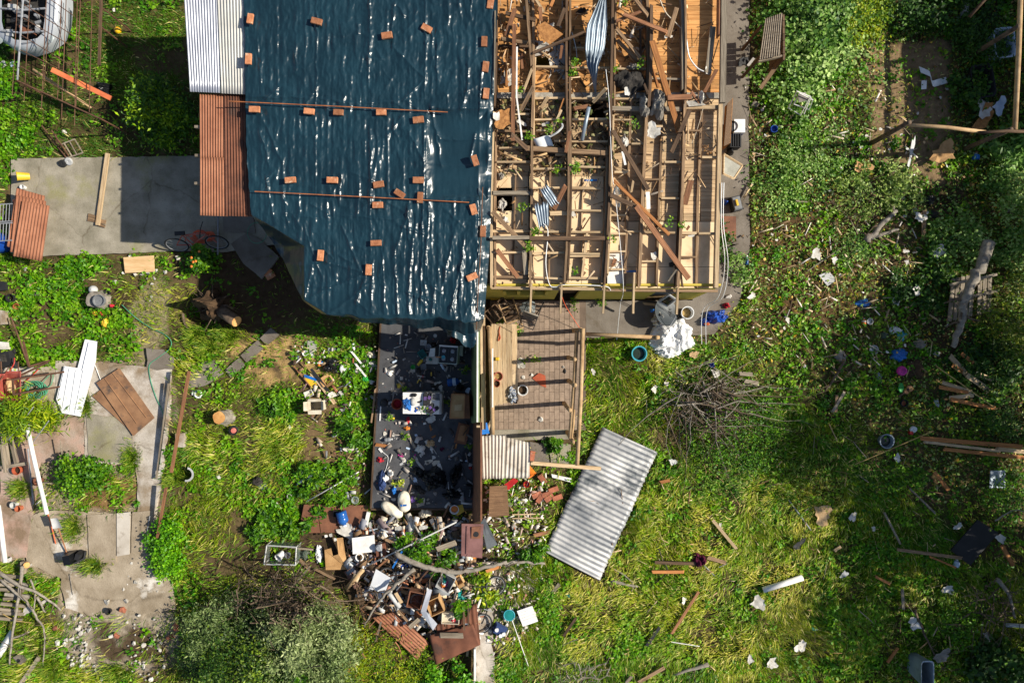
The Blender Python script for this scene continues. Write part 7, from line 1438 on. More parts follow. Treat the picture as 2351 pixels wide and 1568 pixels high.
CR((702,1273,18,14,.15,'olive_cloth','grey-green cloth right of the glass tank','cloth_heap','cloth'),(733,1276,11,26,.12,'white_plastic','tall white packet with red and blue print','packet','packet'),(803,1287,7,8,.1,'red_cloth','red cap beside the white ring','cap','cap'),(840,1356,10,16,.2,'stripe_cloth','blue and white striped cloth in the heap','striped_cloth','cloth'),(930,1294,14,9,.2,'blue_plastic','upper blue plastic sheet in the heap','plastic_sheet','sheet'),(994,1318,16,11,.2,'blue_plastic','lower blue plastic sheet in the heap','plastic_sheet','sheet'),(1055,1366,24,22,.25,'teal','teal plastic sheet over the heap','plastic_sheet','sheet'),(948,1232,14,10,.12,'teal','green net above the grey pole','net','net'),(897,1215,13,8,.12,'purple','lilac cloth above the white board','rag','rag'),(1040,1240,30,26,.3,'grey_plastic','dark machine parts left of the mauve door','machine_part','machine'),(1032,1270,16,14,.3,'grey_cloth','grey and white bag below the machine parts','bag','bag'),(880,1196,12,8,.12,'blue_plastic','blue cap near the white sacks','cap','cap'),(905,1192,16,10,.15,'grey_cloth','dark hat below the white sacks','hat','hat'),(900,1330,12,26,.25,'grey_cloth','dark grey cloth in the heap\'s middle','cloth_heap','cloth'),(860,1300,9,8,.2,'white_plastic','white pot in the heap','pot','pot'),(1010,1450,20,10,.1,'teal','dark green tarp scrap low in the heap','tarp_scrap','tarp'),(1077,1284,17,17,.16,'orange_cushion','orange cushion on the mauve door','cushion','cushion'))
panel([(773,1235),(787,1234),(792,1268),(799,1307),(748,1308),(745,1262),(760,1258),(764,1276),(777,1272)],.2,.012,'cardboard','fibre_board','broken orange-brown board with a notch','board',zs=[.3,.3,.2,.15,.15,.2,.2,.2,.25]);panel([(808,1235),(859,1228),(862,1266),(810,1272)],.35,.02,'paint_white','white_board','bright white square board on the heap','board',zs=[.4,.4,.3,.3]);panel([(863,1306),(897,1326),(883,1362),(848,1351)],.6,.008,'white_sheet','white_metal_sheet','white metal sheet in the heap\'s centre','metal sheet',zs=[.6,.65,.5,.5])
wr=thing('white_ring','white pipe ring below the white square board','ring',P(825,1278));ring(825,1279,.3,.095,.018,'white_plastic',wr,'ring')
mo=thing('electric_motor','old brown motor on the heap beside the white board','motor',P(877,1258));c=P(877,1258,.2);MB().box(c+Vector((0,0,.1)),(.24,.34,.2),.1).build('housing','rust_dark',mo);MB().lathe([(.09,.2),(.09,.26),(.05,.3),(.001,.3)],14,None,c+Vector((-.04,.08,0))).build('coil','steel',mo);MB().tube([c+Vector((.04,-.15,.24)),c+Vector((.02,.18,.24))],.02,6).build('shaft','light_grey',mo)
rod([(838,1301,.5),(1048,1198,.55)],.02,'light_grey','long grey pole slanting over the heap','pole','pole',8)
md=thing('mauve_door','mauve panelled door with a broken hole on the heap','door',P(1085,1240));panel([(1060,1202),(1110,1203),(1107,1281),(1059,1276)],.55,.04,'mauve_door','leaf',None,None,parent=md,zs=[.65,.6,.5,.55]);panel([(1083,1210),(1104,1208),(1103,1236),(1082,1236)],.67,.03,'brown_board','inset_panel',None,None,parent=md,zs=[.66,.62,.58,.6]);beam(1073,1208,1071,1272,3,.02,.66,.57,'mauve_door','stile',parent=md);MB().lathe([(.07,0),(.07,.006),(.001,.006)],14,Matrix.Translation(P(1093,1226,.615))).build('broken_hole','black_matte',md)
panel([(1112,1188),(1142,1250),(1118,1262),(1104,1200)],.5,.02,'grey_panel','grey_board','grey board slanting right of the mauve door','board',zs=[.7,.2,.2,.6])
for pts,r,lb in (([(908,1272,.7),(963,1296,.75),(1025,1313,.7),(1078,1311,.6),(1140,1296,.5),(1175,1290,.4),(1250,1295,.2)],.075,'long thick grey bough lying over the rubbish heap'),([(950,1306,.8),(900,1348,.8),(868,1383,.6),(835,1438,.3)],.05,'pale forked bough slanting down the heap')):branch(pts,r,'bark_grey',lb,'bough','bough',8)
rod([(833,1308,.6),(795,1350,.3)],.055,'pole_wood','short round wooden post on the heap\'s west side','wooden_post','post',12)
la=thing('lattice_strip','dark wooden lattice strip on the heap\'s west side','lattice',P(828,1376))
for x0,x1 in ((816,832),(824,840)):beam(x0,1336,x1,1418,2.4,.03,.5,.3,'timber_dark','lattice_bar',parent=la)
for i in range(9):beam(815+i*2,1340+i*9,828+i*2,1336+i*9,2.2,.02,.53-i*.02,.53-i*.02,'timber_dark','lattice_bar',parent=la)
bicycle(926,1352,-40,'rusty bicycle buried in the heap','steel_rust',z=.3,R=.24);w1=thing('bicycle_wheel','loose bicycle wheel beside the rust sheets','wheel',P(893,1400));ring(893,1400,.2,.2,.014,'rubber',w1,'tyre');ring(893,1400,.2,.17,.006,'steel',w1,'rim');bicycle(1122,1388,70,'bicycle lying half hidden beside the pale path','black_matte',z=.1,R=.26)
carton(1023,1338,34,38,.35,-28,'light_grey','grey plastic box full of coloured odds and ends',z=.35,flaps=False,fill=['pink','teal','white_plastic','maroon','orange_plastic'],name='storage_box');carton(953,1378,34,38,.3,-12,'brown_board','open brown cabinet in the heap, upper one',z=.3,flaps=False,name='cabinet',cat='cabinet',wall=.02);carton(998,1393,34,36,.3,25,'cardboard','open brown drawer in the heap, lower one',z=.3,flaps=False,name='drawer',cat='drawer',fill=['paper_white','grey_cloth'],wall=.02);carton(1034,1420,40,25,.12,-3,'cream_cloth','shallow white box with a red item',z=.4,flaps=False,fill=['red_cloth','white_cloth'],name='shallow_box');carton(1053,1333,16,20,.2,30,'cardboard','small cardboard box right of the grey plastic box',z=.3)
panel([(982,1350),(992,1354),(978,1406),(966,1404)],.75,.01,'zinc','bent_metal_strip','upper part of the bent white metal strip','metal strip',zs=[.6,.6,.8,.8]);panel([(966,1405),(979,1404),(1004,1432),(994,1447)],.79,.01,'zinc','bent_metal_strip','lower part of the bent white metal strip','metal strip',zs=[.8,.8,.5,.5])
rod([(893,1361,.7),(917,1392,.5)],.06,'light_grey','grey tube with a tan end in the heap','tube','tube',12);beam(908,1361,922,1384,7,.03,.75,.65,'timber_pale','plank','short tan board beside the grey tube','plank')
for c,m_,lb,nw in (([(855,1418,.25),(905,1404,.3),(985,1475,.25),(958,1514,.2)],'rust','brown corrugated sheet under the heap\'s south edge',7),([(1000,1436,.3),(1094,1384,.35),(1103,1478,.3),(1010,1500,.25)],'rust_dark','upper dark rusty sheet beside the pale path',8),([(985,1458,.36),(1086,1432,.4),(1103,1480,.36),(1000,1526,.3)],'rust_dark','lower dark rusty sheet at the heap\'s south tip',3)):o=corrugated(c,nw,.012,m_,'rusty_metal_sheet');tag(o,lb,'roofing sheet')
for i,r_ in enumerate(((1007,1458,1065,1459,12,.5,.5,'timber_grey','pale beige board on the dark rusty sheets'),(938,1442,964,1420,10,.5,.5,'timber_grey','short grey board left of the bent strip'),(1048,1245,1000,1262,12,.5,.5,'timber_grey','grey board end below the grey pole'),(885,1238,940,1264,6,.45,.4,'timber_old','brown lath right of the motor'),(868,1302,892,1282,4,.5,.55,'timber_red','thin reddish lath crossing the grey pole'),(925,1262,900,1306,4,.5,.5,'blue_bright','thin blue tube in the heap'),(912,1400,948,1440,5,.5,.35,'timber_old','brown stick below the grey tube'),(996,1292,960,1338,4,.7,.6,'steel_rust','rusty bar right of the bough'),(1064,1385,1066,1450,4,.5,.5,'timber_dark','dark upright bar on the rusty sheet'),(1075,1384,1076,1440,3,.5,.5,'timber_dark','second dark bar right of the first'),(687,1283,712,1310,6,.2,.1,'timber_old','brown lath below the grey-green cloth'),(712,1300,668,1350,4,.3,.1,'timber_grey','slanting grey stick below the packets'),(720,1305,770,1330,5,.2,.1,'timber_old','brown lath leading to the heap'),(875,1425,862,1475,4,.5,.3,'timber_grey','upright grey lath by the big grey bush'),(1080,1440,1072,1508,5,.2,.1,'timber_pale','pale stick end below the dark rusty sheets'),(1115,1312,1150,1300,7,.3,.25,'timber_orange','orange splinter right of the heap'),(655,1255,720,1262,4,.3,.2,'timber_grey','thin lath behind the glass tank'))):B(*r_,th=.025)
for x,y,w,h,lb in ((760,1228,8,7,'first small tile left of the notched board'),(770,1238,7,7,'second small tile left of the notched board'),(749,1230,7,6,'third small tile left of the notched board'),(850,1205,8,14,'upright white phone-like slab above the board'),(915,1212,18,10,'white tube end right of the lilac cloth'),(972,1210,22,9,'strewn papers above the green net'),(1100,1190,12,8,'white chip above the mauve door')):scrap(x,y,w,h,12,'paper_white',lb,z=.3,n=5,ragged=.1)
# rubble along the pale path
rr=random.Random(77)
for i in range(46):chunk(rr.gauss(1188,26),rr.choice([rr.uniform(1130,1280),rr.uniform(1320,1500)]),rr.choice([2,3,3,4,5,8]),rr.choice(['mortar_white','concrete_path']),'whitish rubble piece beside the pale south path',z=.03,name='rubble_piece',group='rubble beside the pale south path')
panel([(1203,1322),(1232,1334),(1228,1364),(1212,1352)],.08,.05,'concrete_path','slab_piece','triangular concrete slab piece by the pale path','slab');beam(1090,1490,1090,1570,4,.25,.35,.35,'paint_white','low_wall','narrow white low wall at the pale path','wall')
wc=thing('white_crate_lid','square white slatted lid lying by the pale path','crate lid',P(1212,1415));[beam(1187+2.3*i+1,1403+6*i+2,1223+2.3*i,1391+6*i+2,6,.02,.2,.2,'paint_white','slat',parent=wc) for i in range(6)]
ln=thing('landing_net','teal landing net with a white handle on the path','net',P(1170,1415));ring(1169,1412,.2,.14,.012,'cyan',ln,'hoop');MB().lathe([(.13,0),(.09,-.06),(.001,-.08)],16,Matrix.Translation(P(1169,1412,.2))).build('mesh','teal',ln);MB().tube([P(1176,1424,.2),P(1213,1528,.12)],.01,6).build('handle','paint_white',ln)
tc=thing('toy_car','blue plastic toy with white wheels beside the pale path','toy',P(1148,1442));c=P(1148,1442,.05);MB().box(c+Vector((0,0,.12)),(.36,.26,.16),-.5,taper=.8).build('body','denim',tc);[MB().lathe([(.05,0),(.05,.04),(.001,.04)],12,Matrix.Translation(c+Vector((dx,dy,.2)))).build('wheel','white_plastic',tc) for dx,dy in ((-.08,.05),(.1,-.06),(.02,-.1))]
# ------------------------------------------------------------------ meadow and east garden
for r_ in ((1503,1291,1601,1294,7,.12,.12,'timber_dark','dark plank in the meadow under the maroon cloth'),(1496,1313,1573,1313,7,.1,.1,'timber_orange','orange plank lying level in the meadow'),(1623,1279,1670,1293,8,.12,.1,'timber_old','notched plank right of the maroon cloth'),(1636,1193,1692,1261,7,.12,.1,'timber_pale','splintered pale plank high in the meadow'),(1606,1356,1541,1457,6,.12,.1,'timber_red','long reddish plank slanting in the meadow'),(1516,1438,1482,1486,7,.1,.08,'black_matte','black bar in the lower meadow'),(1528,1531,1463,1568,8,.1,.08,'timber_old','brown plank at the bottom of the meadow'),(1323,1418,1293,1461,6,.1,.08,'timber_dark','dark plank in the weeds east of the pale path'),(1452,1550,1436,1570,7,.1,.1,'timber_grey','grey post end at the bottom edge'),(2058,1261,2213,1282,7,.2,.3,'timber_old','long brown plank touching the black panel'),(2132,1276,2198,1304,4,.2,.15,'timber_orange','thin orange lath below the long brown plank'),(2064,1485,2037,1523,6,.12,.1,'timber_orange','short orange plank in the shaded weeds'),(1933,1253,1914,1266,7,.1,.1,'timber_pale','small pale block in the meadow\'s east'),(2009,1323,2048,1342,6,.12,.1,'timber_orange','charred orange splinter in the shade'),(2072,1350,2075,1402,6,.1,.1,'timber_grey','upright grey stick in the shaded grass'),(2145,1082,2180,1128,8,.12,.1,'timber_orange','broken orange board below the stacked boards'),(1922,905,1920,948,6,.12,.1,'timber_old','upright brown board crossed by a grey one'),(1941,898,1910,948,6,.15,.12,'timber_grey','grey board crossing a brown one in the grass'),(2123,480,2121,552,9,.12,.1,'timber_old','brown board below the black bag in the garden'),(2300,1250,2328,1300,9,.3,.2,'timber_orange','orange timber right of the black panel'),(1695,857,1730,860,9,.15,.15,'timber_grey','upper grey board end by the brush pile'),(1708,874,1742,880,9,.15,.15,'timber_grey','lower grey board end by the brush pile'),(1513,1108,1540,1102,7,.1,.1,'timber_orange','small orange board piece right of the zinc sheet'),(1745,205,1790,142,9,.7,.9,'timber_old','brown board leaning at the ivy shed'),(2088,1120,2150,1180,4,.1,.1,'timber_grey','thin dark stake in the shaded meadow'),(1824,461,1855,464,3,.06,.06,'timber_grey','small grey lath in the garden')):B(*r_[:5],r_[5]+.09,r_[6]+.09,*r_[7:],th=.035)
lb_=('first','second','third','fourth','fifth','sixth','seventh','eighth','ninth')
for i,r_ in enumerate(((2180,815,2222,862,11),(2186,838,2215,856,9),(2220,861,2276,899,12),(2206,810,2238,835,8),(2160,877,2233,901,9),(2154,888,2230,903,8),(2177,914,2240,907,9),(2180,916,2287,938,9),(2250,860,2300,880,9))):B(*r_,.3+.03*(i % 3),.25,'timber_orange' if i % 2 else 'timber_pale',lb_[i]+' board from the top in the scattered shaded lumber',th=.03)
for i,r_ in enumerate(((2113,1006,2351,1026,10),(2120,1014,2300,1036,6),(2165,1031,2360,1051,8),(2285,1030,2360,1038,9))):B(*r_,.3,.35,'timber_pale' if i % 2 else 'timber_orange',lb_[i]+' long board from the top in the row at the right edge',th=.03)
rod([(2149,840,.5),(2288,939,.45)],.014,'hay','thin pole over the scattered lumber','pole','pole');rod([(1963,1066,.2),(2143,989,.45)],.012,'hay','long bamboo cane beside the zinc tub','bamboo_cane','cane');rod([(2030,1176,.2),(2067,1248,.15)],.03,'timber_grey','grey round post in the shaded meadow','post','post',8);rod([(1541,1473,.12),(1606,1483,.12)],.012,'paint_white','thin white rod in the lower meadow','rod','rod');rod([(1617,1298,.12),(1641,1322,.1)],.014,'steel','short steel rod below the maroon cloth','rod','rod');rod([(1648,1303,.12),(1672,1292,.12)],.012,'steel','short steel rod right of the maroon cloth','rod','rod');rod([(1811,1148,.12),(1862,1217,.12)],.018,'steel','shiny steel tube in the upper meadow','steel_tube','tube',8);rod([(1854,622,.1),(1944,561,.12)],.016,'timber_grey','long thin pole in the leaf litter','pole','pole')
pp_=thing('white_pipe','thick white pipe lying in the meadow','pipe',P(1800,1340));MB().lathe([(.075,0),(.075,1.08),(.06,1.08),(.06,.02)],18,Matrix.Translation(P(1752,1354,.13)) @ Matrix.Rotation(math.atan2(29,93),4,'Z') @ Matrix.Rotation(math.pi/2,4,'Y')).build('tube','paint_white',pp_,smooth=True)
rod([(2310,1434,.2),(2365,1437,.2)],.05,'light_grey','pale pipe end at the right edge','pipe','pipe',12)
CR((1602,1280,22,20,.36,'maroon','maroon cloth lying on a dark plank in the meadow','maroon_cloth','cloth'),(1929,818,16,22,.12,'grey_cloth','grey gauze sheet in the garden grass','gauze_sheet','cloth'),(2063,815,26,16,.15,'blue_bright','blue torn fabric heap in the east garden','cloth_heap','cloth'),(2070,772,12,14,.15,'cyan','light blue doll-like toy above the blue fabric','toy','toy'),(2053,758,18,10,.12,'white_plastic','white and purple shoes in the garden','shoe_heap','shoe'),(2030,770,12,9,.1,'olive_cloth','pale green cloth left of the light blue toy','rag','rag'),(1980,697,20,11,.06,'blue_bright','blue foil piece with brown leaves on it','foil','foil'),(2132,460,16,16,.2,'black_plastic','black bag in the east garden','plastic_bag','bag'),(2140,495,12,12,.2,'dark_cloth','dark rag below the black garden bag','rag','rag'),(2100,484,6,9,.08,'white_cloth','white scrap left of the black garden bag','rag','rag'),(2098,846,26,30,.2,'soil','dark mound of soil beside the pink pot','soil_mound','soil'),(2025,1367,14,8,.1,'black_matte','black rag in the shaded meadow','rag','rag'),(2110,790,14,12,.2,'grey_cloth','grey crumpled sheet right of the toys','cloth_heap','cloth'),(1540,808,10,6,.1,'red_plastic','red tin under the white plastic sheet','tin','tin'),(2150,812,12,8,.06,'clear_plastic','clear wrapper right of the soil mound','wrapper','plastic'),(2018,868,8,18,.06,'clear_plastic','clear bottle pair left of the pink pot','clear_bottle','bottle'))
panel([(2245,1193),(2293,1223),(2228,1298),(2183,1263)],.25,.03,'black_matte','black_sheet','large black panel lying in the shaded corner','panel',zs=[.3,.3,.22,.22]);panel([(2274,1080),(2308,1080),(2308,1120),(2272,1120)],.2,.01,'zinc_blue','zinc_plate','pale blue metal plate below the row of boards','metal sheet')
tbz=bucket(2037,1013,16,.22,'zinc_blue','round zinc tub in the meadow\'s edge',name='zinc_tub',cat='tub',handle='steel',fill='water');bucket(1468,812,17,.22,'cyan','turquoise tub of water below the pole rail',name='water_tub',cat='tub',fill='water',z=.03)
bucket(2078,926,8,.14,'black_matte','small black pot in the shaded grass',name='plant_pot',cat='pot',fill='clay_pot');bucket(1635,838,5,.12,'blue_plastic','small blue cup in the upper meadow',name='cup',cat='cup');bucket(1998,738,7,.12,'light_grey','paint can with a white lid in the garden',name='paint_can',cat='can',fill='white_plastic');bucket(2058,690,8,.12,'clear_plastic','glass jar in the garden',name='jar',cat='jar',fill='olive_cloth');bucket(2007,803,10,.08,'light_grey','round white lid left of the blue fabric',name='lid',cat='lid');bucket(1778,296,8,.12,'blue_plastic','dark blue tub by the ivy',name='tub',cat='tub')
pk=thing('pink_pot','bright pink round pot with a handle in the garden','pot',P(2065,851));MB().lathe([(.06,0),(.12,.05),(.13,.12),(.1,.19),(.07,.2),(.06,.17)],18,Matrix.Translation(P(2065,851,.02)),close=True).build('body','pink',pk,smooth=True);MB().tube([P(2073,848,.2),P(2078,845,.22),P(2078,852,.18),P(2073,853,.14)],.012,6).build('handle','pink',pk)
fb=MB().lathe([(.1,0),(.11,.02),(.09,.035),(.001,.035)],16,Matrix.Translation(P(2068,890,.06)) @ Matrix.Diagonal((.7,1.2,1,1))).build('frisbee','green_plastic');tag(fb,'green plastic disc beside the toy guitar','disc')
gu=thing('toy_guitar','small toy guitar with a tan body in the grass','guitar',P(2085,894));[MB().lathe([(r_,0),(r_,.04),(.001,.04)],16,Matrix.Translation(P(x,y,.08))).build('body','cabinet_brown',gu) for x,y,r_ in ((2087,892,.085),(2080,899,.065))];beam(2078,901,2064,911,4,.02,.13,.11,'timber_dark','neck',parent=gu);MB().lathe([(.025,0),(.025,.004),(.001,.004)],10,Matrix.Translation(P(2085,893,.122))).build('sound_hole','black_matte',gu)
tr=thing('red_toy','red and white toy drum in the meadow','toy',P(2093,986));MB().lathe([(.08,0),(.09,.06),(.001,.065)],14,Matrix.Translation(P(2095,984,.08)) @ Matrix.Rotation(.4,4,'X')).build('drum','white_plastic',tr);MB().lathe([(.05,0),(.05,.1),(.001,.1)],12,Matrix.Translation(P(2088,993,.04))).build('base','red_plastic',tr)
bottle(2191,1290,7,.2,80,'paper_blue','pale blue bottle below the long brown plank');bottle(1867,1442,4,.16,-15,'teal','teal can in the lower meadow',name='drink_can',cat='can');bottle(1305,1365,4,.14,-10,'teal','green bottle in the yellow meadow grass');bottle(1981,738,5,.16,85,'orange_plastic','orange and white tin left of the paint can',name='tin',cat='tin',band='paper_white');bottle(2210,24,8,.5,80,'light_grey','tall pale bottle at the top right');bottle(2235,362,8,.16,90,'blue_bright','dark blue jar below the pole rail',name='jar',cat='jar')
panel([(1880,632),(1903,623),(1921,643),(1900,657)],.08,.03,'light_grey','floor_tile','square grey floor tile in the leaf litter','tile')
for i,(x,y,w,h,m_,lb) in enumerate(((1873,583,17,28,'paper_white','large bright paper in the leaf litter'),(1915,597,11,14,'paper_white','smaller bright paper right of the large one'),(2079,577,9,12,'paper_white','bright scrap below the forked log'),(2082,602,10,9,'paper_white','bright scrap under the other in the garden'),(2112,500,22,24,'paper_white','white board beside the brown garden board'),(2103,667,20,20,'paper_white','white lace-like paper in the shade'),(2154,578,26,24,'light_grey','grey wrinkled bag under leaves'),(1570,1377,14,10,'paper_white','white chip beside the long reddish plank'),(1722,1513,14,16,'paper_white','pale chip at the meadow\'s bottom'),(1741,1383,24,34,'paper_white','big torn white sheet by the thick pipe'),(1653,1210,10,16,'paper_white','white paper on the splintered pale plank'),(2199,1208,18,13,'paper_white','white paper above the black panel'),(2175,1352,22,22,'paper_white','white diamond-shaped board in the shade'),(2099,1431,26,26,'paper_white','torn white board in the dark weeds'),(1957,1185,24,14,'paper_white','white card in the meadow\'s upper right'),(2005,1213,10,9,'paper_white','small wrapper right of the white card'),(2295,1235,14,30,'paper_white','white flake on the black panel\'s corner'),(2265,1461,18,20,'paper_white','white scrap near the right pale pipe'),(2160,1503,40,22,'grey_cloth','ragged grey cardboard in the dark corner'),(1838,1483,26,22,'paper_white','pale crumpled bag in the lower meadow'),(1772,1522,26,20,'paper_white','pale stone-like board at the bottom'),(1937,1318,20,12,'light_grey','grey cloth scrap in the meadow'),(1886,1180,34,40,'cardboard_pale','torn tan cardboard in the meadow'),(1835,1248,30,15,'black_matte','black rubber shard in the meadow'),(1981,385,24,40,'cardboard','tan cardboard piece in the garden path'),(2164,352,52,42,'cardboard','square tan fibreboard below the pole rail'),(2256,274,62,32,'osb','ragged cork-brown board under white papers'),(2255,250,34,38,'paper_white','torn white sheet on the cork-brown board'),(2293,245,40,28,'paper_blue','bluish printed papers right of the torn sheet'),(2090,350,62,9,'light_grey','long white splinter on the garden path'),(2060,1052,12,20,'paper_white','white flake below the zinc tub'),(1808,735,12,10,'paper_white','white flake in the garden\'s west'),(1643,858,15,20,'paper_white','white flake above the brush pile'),(1502,893,14,14,'paper_white','pale stone-like paper in the upper meadow'),(1530,881,10,9,'paper_white','small pale paper right of another'),(1362,853,8,14,'paper_white','pale chip near the porch posts'),(1593,814,18,16,'cardboard_pale','tan card right of the white plastic sheet'),(1545,1060,15,14,'light_grey','grey tangle of paper in the mid meadow'),(1726,680,16,14,'paper_white','white and red packet near the blue jacket'),(2150,925,12,14,'clear_plastic','clear cup right of the black pot'))):
 scrap(x,y,w,h,(i*37) % 90,m_,lb,z=.22 if x>1750 and y<700 else .14,tilt=.25,ragged=.4,name='paper_piece' if 'board' not in lb else 'board_piece',cat='paper' if 'board' not in lb else 'board')
strip=MB().grid(lambda u,v:P(np.interp(v,[0,.35,.6,1],[2112,2136,2140,2174])+(u-.5)*4,np.interp(v,[0,.35,.6,1],[160,170,194,184])+(u-.5)*14,.1+.04*math.sin(v*11+u)),3,14,.004).build('plastic_strip','white_plastic');tag(strip,'twisted white plastic strip on the garden path','plastic strip');panel([(2116,186),(2128,184),(2127,205),(2115,206)],.09,.004,'white_plastic','plastic_flap','white plastic square below the twisted strip','plastic')
# basins
def basin(x,y,w,d,h,rot,m,label,name,inner):
 t=thing(name,label,'basin',P(x,y));c=P(x,y,h);s=S(h);R=Matrix.Rotation(math.radians(rot),4,'Z');mb=MB();vs=[];n=24
 for k,zz in ((.8,0),(1,h),(1.06,h),(.95,h-.01),(.76,.03)):
  for i in range(n):
   q=2*math.pi*i/n;sx=abs(math.cos(q))**.35*(1 if math.cos(q)>0 else -1);sy=abs(math.sin(q))**.35*(1 if math.sin(q)>0 else -1);vs.append(Vector((c.x,c.y,zz))+(R @ Vector((sx*w*s/2*k,sy*d*s/2*k,0))).to_3d())
 mb.add(vs,[(i*n+k,i*n+(k+1) % n,(i+1)*n+(k+1) % n,(i+1)*n+k) for i in range(4) for k in range(n)]+[tuple(range(n-1,-1,-1)),tuple(4*n+k for k in range(n))]).build('shell',m,t);return t
basin(2258,186,50,74,.3,10,'black_matte','large black plastic basin at the top right','black_basin',None);basin(2308,98,46,66,.45,5,'paper_blue','pale square bin beside the pole fence','pale_bin',None);basin(2130,1548,28,60,.7,0,'zinc_blue','grey metal box at the bottom right edge','metal_box',None)
# white tubular chair
ZQ=.3
fc_=thing('garden_chair','white tubular folding chair without cloth in the ivy','chair',P(1838,238));
for pts in ([(1822,240,.2),(1858,252,.2),(1866,230,.5),(1836,215,.5),(1822,240,.2)],[(1810,248,.1),(1838,265,.1),(1860,222,.6),(1830,210,.6),(1810,248,.1)],[(1846,262,.1),(1862,224,.55)]):MB().tube([P(p[0],p[1],p[2]+ZQ) for p in pts],.016,6).build('tube','paint_white',fc_)
panel([(1832,216),(1850,212),(1856,230),(1834,236)],.8,.01,'grey_cloth','seat_cloth',None,None,parent=fc_)
# pole fence, shed, fallen fence panel, logs
pf=thing('pole_fence','rustic fence of peeled poles at the top right','fence',P(2200,300));ZF=1.7
for a,b,r in (((2085,287,ZF),(2262,304,ZF),.045),((2248,305,ZF+.05),(2370,303,ZF),.04),((2344,-40,ZF),(2330,298,ZF),.055),((2300,-40,1.2),(2225,40,1.0),.04)):MB().tube([P(*a),(P(*a)+P(*b))/2+Vector((0,.02,.02)),P(*b)],r,10).build('rail','pole_wood' if r !=.04 else 'timber_dark',pf,smooth=True)
for x,y in ((2088,281),(2322,297),(2340,60)):t_=P(x,y,ZF+.06);MB().tube([(t_.x,t_.y,0),t_],[.065,.055],10).build('post','bark',pf,smooth=True)
sh=thing('garden_shed','small shed with old corrugated roof under ivy','shed',P(1760,90));corrugated([(1757,44,1.5),(1797,30,1.6),(1791,128,1.6),(1743,138,1.5)],9,.012,'timber_grey','roof',parent=sh)
for i in range(7):beam(1799+i*.3,34+i*15,1800,48+i*15,5,.9,1.5,1.5,'timber_dark','wall_board',parent=sh)
beam(1742,140,1796,128,4,.1,1.45,1.5,'timber_grey','eave_board',parent=sh)
for x,y in ((1748,60),(1748,128)):t_=P(x,y,1.4);MB().tube([(t_.x,t_.y,0),t_],.04,8).build('post','timber_dark',sh)
fp=thing('fallen_fence','grey slatted fence panel lying under the fallen trunk','fence panel',P(2235,690));
for i in range(8):beam(2190+i*11+(6 if i>4 else 0),640-i*2.5+(10 if i>4 else 0),2180+i*12+(8 if i>4 else 0),738-i*3,9,.02,.28+.015*i,.25,'timber_grey','slat',parent=fp)
for y in (652,690):beam(2182,y+2,2290,y-22,6,.04,.36,.42,'timber_grey','rail',parent=fp)
for pts,r,lb,tw in (([(2270,553,.75),(2250,617,.8),(2218,680,.75),(2205,740,.6),(2192,800,.4)],.15,'thick fallen tree trunk over the slatted fence panel',6),([(1986,551,.12),(2012,530,.15),(2054,485,.2)],.11,'thick forked log in the garden, main arm',6),([(2005,543,.14),(2065,525,.14)],.06,'side arm of the forked garden log',2),([(1938,829,.15),(1915,870,.12),(1893,899,.1)],.04,'dark bent branch below the grey gauze',4),([(1403,1333,.1),(1463,1347,.1)],.05,'short grey log below the big zinc sheet',1),([(1625,1525,.12),(1548,1548,.1)],.06,'rotten grey log at the meadow\'s bottom',2),([(2100,1400,.2),(2130,1470,.15),(2165,1540,.1)],.035,'long thin branch in the dark corner',8),([(2290,1330,.5),(2320,1370,.4),(2330,1420,.3)],.06,'broken bough at the right edge',8),([(2285,1195,.7),(2330,1170,.8),(2360,1180,.9)],.02,'pale bare twig at the right edge',6),([(1410,1306,.1),(1440,1325,.1),(1455,1345,.1),(1440,1368,.08)],.02,'thin crooked branch below the big zinc sheet',3),([(2330,470,.4),(2310,488,.35)],.05,'sawn limb end in the right bushes',2)):branch(pts,r,'bark_grey' if 'dark' not in lb else 'bark',lb,'log' if 'log' in lb else 'fallen_tree' if 'trunk' in lb else 'branch','log' if 'log' in lb else 'trunk' if 'trunk' in lb else 'branch',tw)
cord([(1493,1228,.08),(1470,1242,.08),(1445,1265,.06)],.012,'black_matte','black cable arc above the two meadow planks','cable','cable');cord([(1500,1235,.08),(1512,1260,.1),(1522,1285,.13),(1532,1310,.14),(1515,1330,.1),(1495,1342,.08)],.014,'black_matte','black hose looping over the two meadow planks','hose','hose')
